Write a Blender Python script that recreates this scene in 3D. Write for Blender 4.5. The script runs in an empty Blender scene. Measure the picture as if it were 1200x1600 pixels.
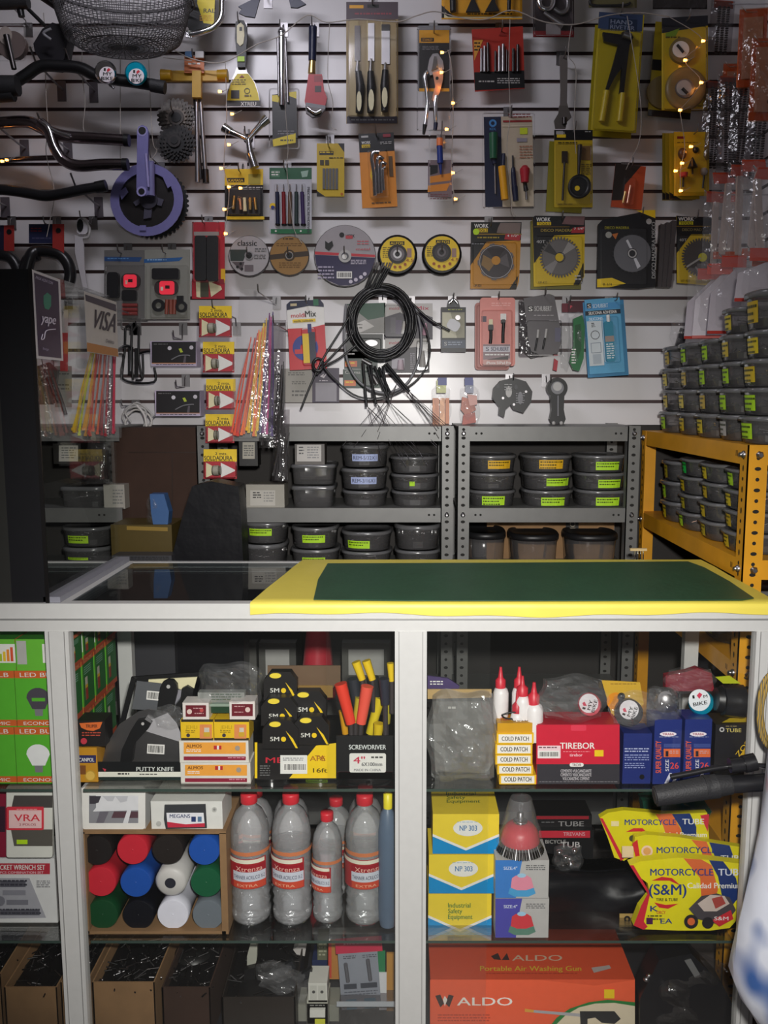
import bpy, math, random, re
from mathutils import Vector, Matrix
random.seed(7)
R = random.Random(11)
PI = math.pi
C = bpy.context.scene.collection
# ---------------------------------------------------------------- camera, world, lights, exposure
F, VX, PITCH, EYE, WALL = 1376.0, 630.0, math.radians(7.42), 1.46, 2.85
CP, SP = math.cos(PITCH), math.sin(PITCH)
cd = bpy.data.cameras.new('camera'); cam = bpy.data.objects.new('camera', cd); C.objects.link(cam)
cam.location = (0, 0, EYE); cam.rotation_euler = (PI/2 - PITCH, 0, 0)
cd.sensor_width = 36; cd.lens = 36*F/1600; cd.shift_x = (600-VX)/1600; cd.clip_start = .02
sc = bpy.context.scene; sc.camera = cam
sc.view_settings.view_transform = 'Standard'; sc.view_settings.look = 'None'
sc.view_settings.gamma = 1; sc.view_settings.exposure = 0.0
sc.cycles.transparent_max_bounces = 40; sc.cycles.max_bounces = 8
wd = bpy.data.worlds.new('world'); sc.world = wd; wd.use_nodes = True
wd.node_tree.nodes['Background'].inputs[0].default_value = (.75, .8, 1, 1)
wd.node_tree.nodes['Background'].inputs[1].default_value = .035
def area(name, loc, target, sx, sy, power, col):
    l = bpy.data.lights.new(name, 'AREA'); l.shape = 'RECTANGLE'; l.size = sx; l.size_y = sy; l.energy = power; l.color = col
    o = bpy.data.objects.new(name, l); C.objects.link(o); o.location = loc
    o.rotation_euler = (Vector(target)-Vector(loc)).to_track_quat('-Z', 'Y').to_euler(); return o
area('tube_light', (-.5, 1.75, 2.85), (-.1, 2.85, 1.95), .6, .1, 7, (.92, .9, 1.0))
area('doorway_daylight', (.1, -1.3, 1.3), (.1, 1.73, .7), .8, .9, 3.5, (.93, .96, 1.0))
l = bpy.data.lights.new('flash_lamp', 'SPOT'); l.energy = 198; l.color = (1, .97, .93); l.spot_size = math.radians(77); l.spot_blend = 1; l.shadow_soft_size = .035
o = bpy.data.objects.new('flash_lamp', l); C.objects.link(o); o.location = (.06, -.02, 1.6); o.rotation_euler = (Vector((.06, 1.73, .84))-o.location).to_track_quat('-Z', 'Y').to_euler()

# ---------------------------------------------------------------- photograph-to-place geometry
def P(px, py, Y):
    t = (800-py)/F; d = Y/(CP+t*SP); return Vector(((px-VX)/F*d, Y, EYE+d*(t*CP-SP)))
def PZ(px, py, z):
    t = (800-py)/F; d = (z-EYE)/(t*CP-SP); return Vector(((px-VX)/F*d, d*(CP+t*SP), z))
def PX(px, py, x):
    t = (800-py)/F; d = x/((px-VX)/F); return Vector((x, d*(CP+t*SP), EYE+d*(t*CP-SP)))
def pxm(py, Y): t = (800-py)/F; return F/(Y/(CP+t*SP))          # pixels per metre there

# ---------------------------------------------------------------- materials (all procedural)
def lin(h):
    f = lambda c: c/12.92 if c <= .04045 else ((c+.055)/1.055)**2.4
    return tuple(f(int(h[i:i+2], 16)/255) for i in (0, 2, 4))+(1,)
PAL = dict(w='e6e4e0', k='121214', dg='2e2e32', gy='7c7c80', lg='b4b2b0', y='e6cf1c', am='e0a01c', r='b81c2a', b='1c3486', lb='4a90d0',
  g='1c7038', lgn='58b828', o='e0622a', br='6a4a2c', cb='8a6844', tan='c09a5c', pu='32184a', pk='e2707c', cr='e0d8b0', hr='c81830', lm='b8e020', ye='e8c420',
  nb='141c3c', dr='7a141e', cy='28a8c8', bl='0a84cc', or2='f07a30', mg='a01450')
MATS = {}
def bsdf(name, col, rough, metal=0, alpha=1, spec=.5, emit=0, noise=.04, nscale=60, bump=0, bscale=30, trans=0):
    m = bpy.data.materials.new(name); m.use_nodes = True; nt = m.node_tree; b = nt.nodes['Principled BSDF']
    if len(col) == 3: col = col+(1,)
    b.inputs['Metallic'].default_value = metal; b.inputs['Alpha'].default_value = alpha
    b.inputs['Specular IOR Level'].default_value = spec; b.inputs['Transmission Weight'].default_value = trans
    tc = nt.nodes.new('ShaderNodeTexCoord'); n = nt.nodes.new('ShaderNodeTexNoise'); n.inputs['Scale'].default_value = nscale
    nt.links.new(tc.outputs['Object'], n.inputs['Vector'])
    mx = nt.nodes.new('ShaderNodeMix'); mx.data_type = 'RGBA'
    mx.inputs[6].default_value = tuple(c*(1-noise*2) for c in col[:3])+(1,); mx.inputs[7].default_value = tuple(min(1, c*(1+noise*2)) for c in col[:3])+(1,)
    nt.links.new(n.outputs['Fac'], mx.inputs[0]); nt.links.new(mx.outputs[2], b.inputs['Base Color'])
    b.inputs['Roughness'].default_value = rough
    if emit: b.inputs['Emission Color'].default_value = col; b.inputs['Emission Strength'].default_value = emit
    if bump:
        n2 = nt.nodes.new('ShaderNodeTexNoise'); n2.inputs['Scale'].default_value = bscale; n2.inputs['Detail'].default_value = 3
        nt.links.new(tc.outputs['Object'], n2.inputs['Vector'])
        bp = nt.nodes.new('ShaderNodeBump'); bp.inputs['Strength'].default_value = bump; bp.inputs['Distance'].default_value = .01
        nt.links.new(n2.outputs['Fac'], bp.inputs['Height']); nt.links.new(bp.outputs[0], b.inputs['Normal'])
    return m
def film(name, tint=(1, 1, 1), base=.04, rough=.08, bump=.0, bscale=40, haze=0, hazecol=(.7, .7, .72), refl=1.0, cap=1.0):
    """clear plastic / glass: light passes through, the rest is a Fresnel reflection, with optional milky haze"""
    m = bpy.data.materials.new(name); m.use_nodes = True; nt = m.node_tree; nt.nodes.clear()
    N = nt.nodes.new; L = nt.links.new
    out = N('ShaderNodeOutputMaterial'); tr = N('ShaderNodeBsdfTransparent'); tr.inputs[0].default_value = tint+(1,)
    gl = N('ShaderNodeBsdfGlossy'); gl.inputs['Roughness'].default_value = rough
    fr = N('ShaderNodeFresnel'); fr.inputs[0].default_value = 1.45
    ma = N('ShaderNodeMath'); ma.operation = 'MULTIPLY_ADD'; L(fr.outputs[0], ma.inputs[0]); ma.inputs[1].default_value = refl; ma.inputs[2].default_value = base
    mn = N('ShaderNodeMath'); mn.operation = 'MINIMUM'; L(ma.outputs[0], mn.inputs[0]); mn.inputs[1].default_value = cap
    mi = N('ShaderNodeMixShader'); L(mn.outputs[0], mi.inputs[0])
    src = tr
    if haze:
        di = N('ShaderNodeBsdfDiffuse'); di.inputs[0].default_value = hazecol+(1,)
        mh = N('ShaderNodeMixShader'); mh.inputs[0].default_value = haze; L(tr.outputs[0], mh.inputs[1]); L(di.outputs[0], mh.inputs[2]); src = mh
    L(src.outputs[0], mi.inputs[1]); L(gl.outputs[0], mi.inputs[2]); L(mi.outputs[0], out.inputs[0])
    if bump:
        tc = N('ShaderNodeTexCoord'); n2 = N('ShaderNodeTexNoise'); n2.inputs['Scale'].default_value = bscale; n2.inputs['Detail'].default_value = 2
        L(tc.outputs['Object'], n2.inputs['Vector'])
        bp = N('ShaderNodeBump'); bp.inputs['Strength'].default_value = bump; bp.inputs['Distance'].default_value = .02
        L(n2.outputs['Fac'], bp.inputs['Height']); L(bp.outputs[0], gl.inputs['Normal'])
    return m
def wood(name, c1, c2, scale, rough=.7):
    m = bsdf(name, c1, rough); nt = m.node_tree
    w = nt.nodes.new('ShaderNodeTexWave'); w.inputs['Scale'].default_value = scale; w.inputs['Distortion'].default_value = 2
    tc = nt.nodes.new('ShaderNodeTexCoord'); nt.links.new(tc.outputs['Object'], w.inputs['Vector'])
    mx = nt.nodes.new('ShaderNodeMix'); mx.data_type = 'RGBA'; mx.inputs[6].default_value = c1; mx.inputs[7].default_value = c2
    nt.links.new(w.outputs['Fac'], mx.inputs[0]); nt.links.new(mx.outputs[2], nt.nodes['Principled BSDF'].inputs['Base Color']); return m
def mat(k):
    if k in MATS: return MATS[k]
    S = {
     'ch': lambda: bsdf('chrome', (.75, .75, .78), .16, 1),
     'st': lambda: bsdf('steel', (.34, .33, .34), .38, 1),
     'dst': lambda: bsdf('dark_steel', (.07, .065, .065), .38, 1, spec=.6),
     'cop': lambda: bsdf('copper', (.85, .5, .36), .3, 1),
     'gold': lambda: bsdf('brass', (.7, .5, .2), .32, 1),
     'bk': lambda: bsdf('black_plastic', (.012, .012, .014), .32),
     'rub': lambda: bsdf('black_rubber', (.016, .016, .018), .6, bump=.15, bscale=300),
     'lil': lambda: bsdf('lilac_alloy', lin('8a86c0'), .35, .35),
     'blk_cab': lambda: bsdf('dark_cabinet', (.018, .018, .016), .5),
     'film': lambda: film('clear_blister', base=.01, rough=.1, haze=.012, refl=.7),
     'bag': lambda: film('clear_bag', base=.015, rough=.16, bump=.2, bscale=60, haze=.09, hazecol=(.75, .75, .77), cap=.10),
     'bagd': lambda: film('smoky_bag', tint=(.6, .58, .6), base=.02, rough=.16, bump=.3, bscale=45, haze=.08, hazecol=(.35, .33, .33), cap=.06),
     'glass': lambda: film('pane_glass', tint=(.985, .99, .985), base=.0, rough=.01, haze=.004, hazecol=(.6, .62, .62), refl=.55),
     'sideglass': lambda: film('side_pane_glass', tint=(.97, .98, .97), base=.0, rough=.02, refl=.12),
     'topglass': lambda: film('top_glass', tint=(.62, .68, .68), base=.02, rough=.02, haze=.05, hazecol=(.4, .42, .44)),
     'tub': lambda: film('tub_plastic', tint=(.72, .72, .72), base=.03, rough=.14, haze=.14, hazecol=(.42, .41, .42)),
     'lid': lambda: film('tub_lid', tint=(.5, .5, .5), base=.05, rough=.2, haze=.55, hazecol=(.24, .24, .25)),
     'bagm': lambda: film('milky_bag', base=.03, rough=.18, bump=.3, bscale=50, haze=.33, hazecol=(.42, .42, .42), cap=.12),
     'bottle': lambda: film('bottle_plastic', tint=(.99, .99, .99), base=.04, rough=.09, haze=.22, hazecol=(.95, .95, .98), bump=.35, bscale=22),
     'liquid': lambda: film('clear_liquid', tint=(.96, .97, .98), base=.06, rough=.12, haze=.12, hazecol=(.8, .84, .9), bump=.6, bscale=26),
     'milky': lambda: bsdf('milky_plastic', (.62, .6, .58), .45, alpha=.9),
     'oralt': lambda: film('orange_film', tint=(.8, .6, .5), base=.04, rough=.2, haze=.16, hazecol=(.6, .18, .05), bump=.4, cap=.12),
     'lime': lambda: bsdf('lime_sticker', (.42, .72, .02), .6),
     'wallw': lambda: bsdf('white_melamine', (.74, .72, .73), .28, noise=.02, nscale=4),
     'groove': lambda: bsdf('brown_groove', (.085, .05, .05), .6),
     'alu': lambda: bsdf('counter_aluminium', (.6, .6, .585), .42, .1, noise=.02),
     'aluD': lambda: bsdf('aluminium_track', (.4, .4, .39), .4, .5, noise=.02),
     'grysh': lambda: bsdf('grey_shelf_paint', (.15, .15, .145), .42, .2, noise=.08, nscale=20),
     'yelsh': lambda: bsdf('yellow_shelf_paint', (.72, .33, .015), .42, noise=.08, nscale=14),
     'hole': lambda: bsdf('dark_hole', (.008, .007, .006), .8),
     'card': lambda: bsdf('cardboard', lin('8a6a48'), .85, noise=.1, nscale=25),
     'cardd': lambda: bsdf('dark_cardboard', lin('38241a'), .85, noise=.12, nscale=20),
     'matg': lambda: bsdf('green_mat', (.022, .085, .04), .5, noise=.12, nscale=12, bump=.1, bscale=60),
     'maty': lambda: bsdf('yellow_mat', (.82, .68, .1), .45, noise=.04, nscale=8, bump=.2, bscale=8),
     'mesh': lambda: bsdf('basket_wire', (.10, .095, .1), .5),
     'bulb': lambda: bsdf('fairy_bulb', (1, .36, .05), .3, emit=14),
     'redl': lambda: bsdf('red_lens', (.9, .04, .07), .2, emit=.35),
     'floor': lambda: bsdf('floor_tile', (.12, .1, .09), .5, noise=.1, nscale=3),
     'ceil': lambda: bsdf('ceiling_paint', (.5, .48, .46), .8),
     'dchrome': lambda: bsdf('smoked_chrome', (.30, .25, .27), .2, 1),
     'darkw': lambda: bsdf('shaded_wall', (.03, .027, .025), .8),
     'sidew': lambda: bsdf('plaster', (.3, .27, .26), .8),
     'teal': lambda: bsdf('teal_metal', (.0, .42, .62), .25, .6),
     'blkbag': lambda: bsdf('black_bag', (.005, .005, .007), .42, bump=.25, bscale=14, spec=.22),
     'sack': lambda: sackmat(),
     'lamp': lambda: bsdf('lamp_tube', (1, 1, 1), .5, emit=2),
     'rope': lambda: wood('rope', lin('b08c30'), lin('5a5a50'), 90),
     'sil': lambda: bsdf('silver_foil', (.6, .6, .62), .3, .8, bump=.6, bscale=40),
    }
    if k in S: m = S[k]()
    else:
        kk, ro = (k[:-1], .16) if k.endswith('!') else (k, .42)
        m = bsdf('print_'+kk, lin(PAL.get(kk, kk)), ro, noise=.03)
    MATS[k] = m; return m
def sackmat():
    m = bsdf('printed_sack', (.78, .8, .86), .45, bump=.5, bscale=7); nt = m.node_tree
    n = nt.nodes.new('ShaderNodeTexNoise'); n.inputs['Scale'].default_value = 7; n.inputs['Detail'].default_value = 1.5
    tc = nt.nodes.new('ShaderNodeTexCoord'); nt.links.new(tc.outputs['Object'], n.inputs['Vector'])
    r = nt.nodes.new('ShaderNodeValToRGB'); e = r.color_ramp.elements
    e[0].position = .44; e[0].color = lin('3c5f9c'); e[1].position = .53; e[1].color = lin('d8dce8')
    x = e.new(.69); x.color = lin('d8dce8'); x = e.new(.74); x.color = lin('b82838')
    nt.links.new(n.outputs['Fac'], r.inputs[0]); nt.links.new(r.outputs[0], nt.nodes['Principled BSDF'].inputs['Base Color']); return m

# ---------------------------------------------------------------- mesh builder
class MB:
    def __init__(s, name, par=None, label=None, kind=None):
        s.name, s.par, s.label, s.kind = name, par, label, kind; s.v = []; s.f = []; s.m = []; s.s = []; s.mats = []
    def mi(s, k):
        if k not in s.mats: s.mats.append(k)
        return s.mats.index(k)
    def add(s, vs, fs, k, sm=False):
        n = len(s.v); s.v += [tuple(v) for v in vs]; i = s.mi(k)
        for f in fs: s.f.append([a+n for a in f]); s.m.append(i); s.s.append(sm)
    def prism(s, pts, d, k, kside=None):
        n = len(pts); pts = [Vector(p) for p in pts]; back = [p+d for p in pts]
        s.add(pts+back, [list(range(n)), list(range(2*n-1, n-1, -1))], k)
        s.add(pts+back, [[i, n+i, n+(i+1) % n, (i+1) % n] for i in range(n)], kside or k)
    def box(s, a, b, k):
        (x0, y0, z0), (x1, y1, z1) = a, b
        s.prism([(x0, y0, z0), (x1, y0, z0), (x1, y0, z1), (x0, y0, z1)], Vector((0, y1-y0, 0)), k)
    def ring(s, c, u, w, r, n, r2=None):
        return [c+u*math.cos(2*PI*i/n)*r+w*math.sin(2*PI*i/n)*(r2 or r) for i in range(n)]
    def cone(s, a, b, r1, r2, k, n=10, caps=True):
        a, b = Vector(a), Vector(b); d = (b-a)
        if d.length < 1e-7: return
        d.normalize(); u = d.orthogonal().normalized(); w = d.cross(u)
        s.add(s.ring(a, u, w, r1, n)+s.ring(b, u, w, r2, n), [[i, (i+1) % n, n+(i+1) % n, n+i] for i in range(n)], k, True)
        if caps: s.add(s.ring(a, u, w, r1, n), [list(range(n))[::-1]], k); s.add(s.ring(b, u, w, r2, n), [list(range(n))], k)
    def tube(s, pts, r, k, n=8, closed=False):
        pts = [Vector(p) for p in pts]; m = len(pts); rr = r if isinstance(r, (list, tuple)) else [r]*m
        rings = []; u = None
        for i, p in enumerate(pts):
            a = pts[i-1] if (i or closed) else p; b = pts[(i+1) % m] if (i < m-1 or closed) else p
            d = (b-a).normalized() if (b-a).length > 1e-9 else Vector((0, 0, 1))
            u = d.orthogonal().normalized() if u is None else (u-d*u.dot(d)).normalized() if (u-d*u.dot(d)).length > 1e-6 else d.orthogonal().normalized()
            rings += s.ring(p, u, d.cross(u), rr[i], n)
        fs = []
        for i in range(m if closed else m-1):
            j = (i+1) % m
            fs += [[i*n+q, i*n+(q+1) % n, j*n+(q+1) % n, j*n+q] for q in range(n)]
        s.add(rings, fs, k, True)
        if not closed: s.add(rings[:n], [list(range(n))[::-1]], k); s.add(rings[-n:], [list(range(n))], k)
    def lathe(s, c, ax, prof, k, n=28, cap=True):
        c = Vector(c); ax = Vector(ax).normalized(); u = ax.orthogonal().normalized(); w = ax.cross(u); vs = []
        for r, h in prof: vs += s.ring(c+ax*h, u, w, max(r, 1e-5), n)
        m = len(prof); s.add(vs, [[i*n+q, i*n+(q+1) % n, (i+1)*n+(q+1) % n, (i+1)*n+q] for i in range(m-1) for q in range(n)], k, True)
        if cap: s.add(vs[:n], [list(range(n))[::-1]], k); s.add(vs[-n:], [list(range(n))], k)
    def ball(s, c, rx, ry, rz, k, n=12):
        vs = []; c = Vector(c); h = n//2
        for i in range(1, h):
            a = PI*i/h
            for j in range(n): b = 2*PI*j/n; vs.append(c+Vector((math.sin(a)*math.cos(b)*rx, math.sin(a)*math.sin(b)*ry, math.cos(a)*rz)))
        t = len(vs); vs += [c+Vector((0, 0, rz)), c-Vector((0, 0, rz))]
        fs = [[i*n+j, (i+1)*n+j, (i+1)*n+(j+1) % n, i*n+(j+1) % n] for i in range(h-2) for j in range(n)]
        fs += [[t, j, (j+1) % n] for j in range(n)]+[[t+1, (h-2)*n+(j+1) % n, (h-2)*n+j] for j in range(n)]
        s.add(vs, fs, k, True)
    def link(s, name, origin, parent=None):
        me = bpy.data.meshes.new(name); me.from_pydata([Vector(v)-origin for v in s.v], [], s.f)
        for k in s.mats: me.materials.append(mat(k))
        me.polygons.foreach_set('material_index', s.m); me.polygons.foreach_set('use_smooth', s.s); me.update()
        o = bpy.data.objects.new(name, me); C.objects.link(o)
        if parent: o.parent = parent
        else: o.location = origin
        if s.label: o['label'] = s.label
        if s.kind: o['kind'] = s.kind
        return o
THINGS = []
class Thing:
    def __init__(s, name, label, cat, group=None, kind=None):
        s.name, s.label, s.cat, s.group, s.kind = name, label, cat, group, kind; s.parts = []; THINGS.append(s)
    def part(s, name, par=None, label=None, kind=None):
        m = MB(name, par, label, kind); s.parts.append(m); return m
    def end(s):
        ps = [p for p in s.parts if p.v]
        if not ps: return
        vs = [v for p in ps for v in p.v]; lo = [min(v[i] for v in vs) for i in range(3)]; hi = [max(v[i] for v in vs) for i in range(3)]
        org = Vector(((lo[0]+hi[0])/2, (lo[1]+hi[1])/2, lo[2]))
        if len(ps) == 1 and not ps[0].par:
            l, kd = ps[0].label, ps[0].kind; ps[0].label = None; root = ps[0].link(s.name, org)
        else:
            root = bpy.data.objects.new(s.name, None); root.empty_display_size = .05; C.objects.link(root); root.location = org; ob = {}
            for p in ps:
                ob[id(p)] = p.link(p.name, org if not p.par else org, root if not p.par or id(p.par) not in ob else ob[id(p.par)])
        root['label'] = s.label; root['category'] = s.cat
        if s.group: root['group'] = s.group
        if s.kind: root['kind'] = s.kind
        s.root = root; return root
def structure(name):
    m = MB(name); STR.append(m); return m
STR = []

# ---------------------------------------------------------------- text
TC = {}
def textmesh(st):
    if st in TC: return TC[st]
    cu = bpy.data.curves.new('t', 'FONT'); cu.body = st; cu.resolution_u = 3; cu.fill_mode = 'FRONT'
    o = bpy.data.objects.new('t', cu); C.objects.link(o); bpy.context.view_layer.update()
    me = bpy.data.meshes.new_from_object(o.evaluated_get(bpy.context.evaluated_depsgraph_get()))
    vs = [(v.co.x, v.co.y) for v in me.vertices]; fs = [list(p.vertices) for p in me.polygons]
    bpy.data.objects.remove(o); bpy.data.meshes.remove(me); bpy.data.curves.remove(cu)
    x0 = min(v[0] for v in vs); x1 = max(v[0] for v in vs); TC[st] = ([(v[0]-x0, v[1]/.72) for v in vs], fs, x1-x0); return TC[st]

# ---------------------------------------------------------------- drawing interpreter (photo pixels on a plane of the place)
class Pen:
    def __init__(s): s.mode = 'y'; s.Y = 2.8; s.off = 0; s.rot = None; s.m = None; s.T = None; s.p1 = None; s.sign = -1
    def at(s, x, y, off=None):
        if s.rot:
            cx, cy, a = s.rot; dx, dy = x-cx, y-cy; x, y = cx+dx*math.cos(a)-dy*math.sin(a), cy+dx*math.sin(a)+dy*math.cos(a)
        off = s.off if off is None else off
        if s.mode == 'y': return P(x, y, s.Y-off)
        if s.mode == 'z': return PZ(x, y, s.Y+off)
        return PX(x, y, s.Y+off*s.sign)
    def nrm(s): return {'y': Vector((0, -1, 0)), 'z': Vector((0, 0, 1)), 'x': Vector((s.sign, 0, 0))}[s.mode]
    def sc(s, y=None, x=None): return 1/pxm(y if y is not None else 800, s.Y-s.off) if s.mode == 'y' else .0013
    def bump(s): s.off += .00025
    def poly(s, pts, d, k):
        if not d: s.bump(); s.m.add([s.at(*p) for p in pts], [list(range(len(pts)))], k); return
        s.off += d; s.m.prism([s.at(*p) for p in pts], -s.nrm()*d, k)
def rr(x0, y0, x1, y1, r, n=4):
    o = []
    for cx, cy, a0 in ((x1-r, y0+r, -PI/2), (x1-r, y1-r, 0), (x0+r, y1-r, PI/2), (x0+r, y0+r, PI)):
        o += [(cx+r*math.cos(a0+PI/2*i/n), cy+r*math.sin(a0+PI/2*i/n)) for i in range(n+1)]
    return o
def hook(x, y, Y, what):
    """bent wire hook on a small plate, root in the wall, the hole of the thing at pixel x,y on plane Y"""
    t = Thing('display_hook', 'wire wall hook carrying the '+what, 'hook', 'display hooks on the slat wall')
    h = P(x, y, Y); m = t.part('wire'); k = 'st'
    top = min(SLOTS, key=lambda z: abs(z-h.z-.012))
    m.tube([(h.x, WALL-.004, top), (h.x, WALL-.014, top-.006), (h.x, WALL-.02, h.z), (h.x, Y-.03, h.z), (h.x, Y-.036, h.z+.006), (h.x, Y-.04, h.z+.02)], .0019, k, 6)
    q = t.part('plate'); q.box((h.x-.013, WALL-.004, top-.034), (h.x+.013, WALL-.0005, top+.006), 'st')
SLOTS = [1.4463+.0812*k for k in range(-1, 17)]
def draw(spec):
    pn = Pen()
    for ln in spec.split('\n'):
        ln = ln.strip()
        if not ln or ln[0] == '#': continue
        c, _, rest = ln.partition(' '); a = rest.split()
        f = lambda i: float(a[i])
        if c == '@':
            q = [x.strip() for x in rest.split('|')]
            pn.T = Thing(q[0], q[1], q[2], q[3] if len(q) > 3 else None); pn.m = None; pn.off = 0; pn.rot = None; pn.sign = -1; continue
        if c in ('%', '%%'):
            nm, _, lb = rest.partition('|')
            par = pn.p1 if c == '%%' else None
            pn.m = pn.T.part(nm.strip(), par, lb.strip() or None)
            if c == '%': pn.p1 = pn.m
            continue
        if c == 'Y': pn.mode = 'y'; pn.Y = f(0); pn.off = 0; pn.rot = None; continue
        if c == 'Z': pn.mode = 'z'; pn.Y = f(0); pn.off = 0; pn.rot = None; continue
        if c == 'X': pn.mode = 'x'; pn.Y = f(0); pn.off = 0; pn.rot = None; continue
        if c == 'G': pn.mode = 'y'; pn.Y = PZ(600, f(1), SH[a[0]]).y; pn.off = 0; pn.rot = None; pn.gz = SH[a[0]]; continue
        if c == 'TOP':    # top face of the box whose front top edge is at pixel y on the current plane
            pn.keep = pn.Y; z = P(600, f(0), pn.Y).z; pn.mode = 'z'; pn.Y = z; pn.off = .0004; pn.rot = None; continue
        if c == 'R': pn.rot = (f(0), f(1), math.radians(f(2))) if f(2) else None; continue
        if c == 'z': pn.off = f(0)/1000; continue
        if c == 'h': hook(f(0), f(1), pn.Y-pn.off if len(a) < 1 else pn.Y, ' '.join(a[2:])); continue
        if pn.m is None: pn.m = pn.T.part(pn.T.name); pn.p1 = pn.m
        m = pn.m
        if c == 'r': pn.poly([(f(0), f(1)), (f(2), f(1)), (f(2), f(3)), (f(0), f(3))], 0, a[4])
        elif c == 'b': pn.poly([(f(0), f(1)), (f(2), f(1)), (f(2), f(3)), (f(0), f(3))], f(4)/1000, a[5])
        elif c == 'rb': pn.poly(rr(f(0), f(1), f(2), f(3), f(4)), f(5)/1000, a[6])
        elif c == 'B':    # box going back from the current plane: x0 y0 x1 y1 depth col
            A, B_ = pn.at(f(0), f(3)), pn.at(f(2), f(1)); m.box((A.x, A.y, A.z), (B_.x, A.y+f(4)/1000, B_.z), a[5])
        elif c == 'p': pn.poly([tuple(float(q) for q in w.split(',')) for w in a[2:]], f(0)/1000, a[1])
        elif c in 'ce' and c in ('c', 'e'):
            if c == 'c': x, y, rx, ry, d, k = f(0), f(1), f(2), f(2), f(3), a[4]
            else: x, y, rx, ry, d, k = f(0), f(1), f(2), f(3), f(4), a[5]
            n = 28 if rx > 8 else 12
            pn.poly([(x+rx*math.cos(2*PI*i/n), y+ry*math.sin(2*PI*i/n)) for i in range(n)], d/1000, k)
        elif c == 'o':    # ring x y rin rout depth col
            n = 32; pn.bump(); d = f(4)/1000; pn.off += d
            I = [pn.at(f(0)+f(2)*math.cos(2*PI*i/n), f(1)+f(2)*math.sin(2*PI*i/n)) for i in range(n)]
            O = [pn.at(f(0)+f(3)*math.cos(2*PI*i/n), f(1)+f(3)*math.sin(2*PI*i/n)) for i in range(n)]
            m.add(I+O, [[i, (i+1) % n, n+(i+1) % n, n+i] for i in range(n)], a[5])
            if d:
                D = -pn.nrm()*d; m.add(O+[q+D for q in O], [[i, (i+1) % n, n+(i+1) % n, n+i] for i in range(n)], a[5]); m.add(I+[q+D for q in I], [[i, (i+1) % n, n+(i+1) % n, n+i] for i in range(n)], a[5])
        elif c == 'g':    # gear / toothed disc x y r teeth toothpx depth col
            n = int(f(3)); pts = []
            for i in range(n):
                for fr, q in ((0, 0), (.25, 1), (.6, 1), (.8, 0)):
                    an = 2*PI*(i+fr)/n; rad = f(2)-(0 if q else f(4)); pts.append((f(0)+rad*math.cos(an), f(1)+rad*math.sin(an)))
            pn.poly(pts, f(5)/1000, a[6])
        elif c == 'k':    # rod x1 y1 x2 y2 r1 r2 col
            s1 = 1/pxm(f(1), pn.Y); r1, r2 = f(4)*s1, f(5)*s1; o = pn.off+max(r1, r2)
            m.cone(pn.at(f(0), f(1), o), pn.at(f(2), f(3), o), r1, r2, a[6])
        elif c == 'u':    # tube r col x,y[,off] ...
            pts = []
            for w in a[2:]:
                q = [float(t) for t in w.split(',')]; pts.append(pn.at(q[0], q[1], pn.off+(q[2]/1000 if len(q) > 2 else 0)))
            m.tube(smooth(pts) if len(pts) > 2 else pts, f(0)/pxm(600, pn.Y), a[1])
        elif c == 's': s1 = 1/pxm(f(1), pn.Y); m.ball(pn.at(f(0), f(1)), f(2)*s1, f(2)*s1*.9, f(3)*s1, a[4])
        elif c == 'a':    # lathe facing the camera: x y col r,h ...
            s1 = 1/pxm(f(1), pn.Y); pr = [tuple(float(q) for q in w.split(',')) for w in a[3:]]
            m.lathe(pn.at(f(0), f(1)), pn.nrm(), [(p[0]*s1, p[1]/1000) for p in pr], a[2])
        elif c == 'v':    # upright lathe on centre x: x col r,y ...
            pr = [tuple(float(q) for q in w.split(',')) for w in a[2:]]; c0 = pn.at(f(0), pr[0][1])
            m.lathe((c0.x, c0.y, 0), (0, 0, 1), [(p[0]/pxm(p[1], pn.Y), pn.at(f(0), p[1]).z) for p in pr], a[1])
        elif c == 't':    # text x y h w col words
            st = ' '.join(a[5:]); vs, fs, w0 = textmesh(st); h = f(2); w = f(3) or w0*h/.72
            for dx in (0, .045*h):      # two passes give the heavier strokes of packaging print
                pn.bump(); m.add([pn.at(f(0)+dx+v[0]/w0*w, f(1)-v[1]*h) for v in vs], fs, a[4])
        elif c == 'n':    # illegible small print x0 y0 x1 y1 rows col
            n = int(f(4)); hh = (f(3)-f(1))/n; pn.bump()
            for i in range(n):
                x = f(0); y = f(1)+i*hh
                while x < f(2)-1:
                    w = min(R.uniform(2, 7), f(2)-x)
                    m.add([pn.at(x, y), pn.at(x+w, y), pn.at(x+w, y+hh*.45), pn.at(x, y+hh*.45)], [[0, 1, 2, 3]], a[5]); x += w+R.uniform(.8, 1.8)
        elif c == 'i':    # barcode
            pn.poly([(f(0), f(1)), (f(2), f(1)), (f(2), f(3)), (f(0), f(3))], 0, 'w'); x = f(0)+2; pn.bump()
            while x < f(2)-2:
                w = R.uniform(.4, 1.3); m.add([pn.at(x, f(1)+2), pn.at(x+w, f(1)+2), pn.at(x+w, f(3)-2), pn.at(x, f(3)-2)], [[0, 1, 2, 3]], 'k'); x += w+R.uniform(.5, 1)
        elif c == 'f':    # blister shell x0 y0 x1 y1 depth [mat]
            q = pn.T.part('blister', None); x0, y0, x1, y1, d = f(0), f(1), f(2), f(3), f(4)/1000
            b0 = rr(x0, y0, x1, y1, 4); b1 = rr(x0+2, y0+2, x1-2, y1-2, 3); n = len(b0)
            A = [pn.at(x, y, .0012) for x, y in b0]; B_ = [pn.at(x, y, d) for x, y in b1]
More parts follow.
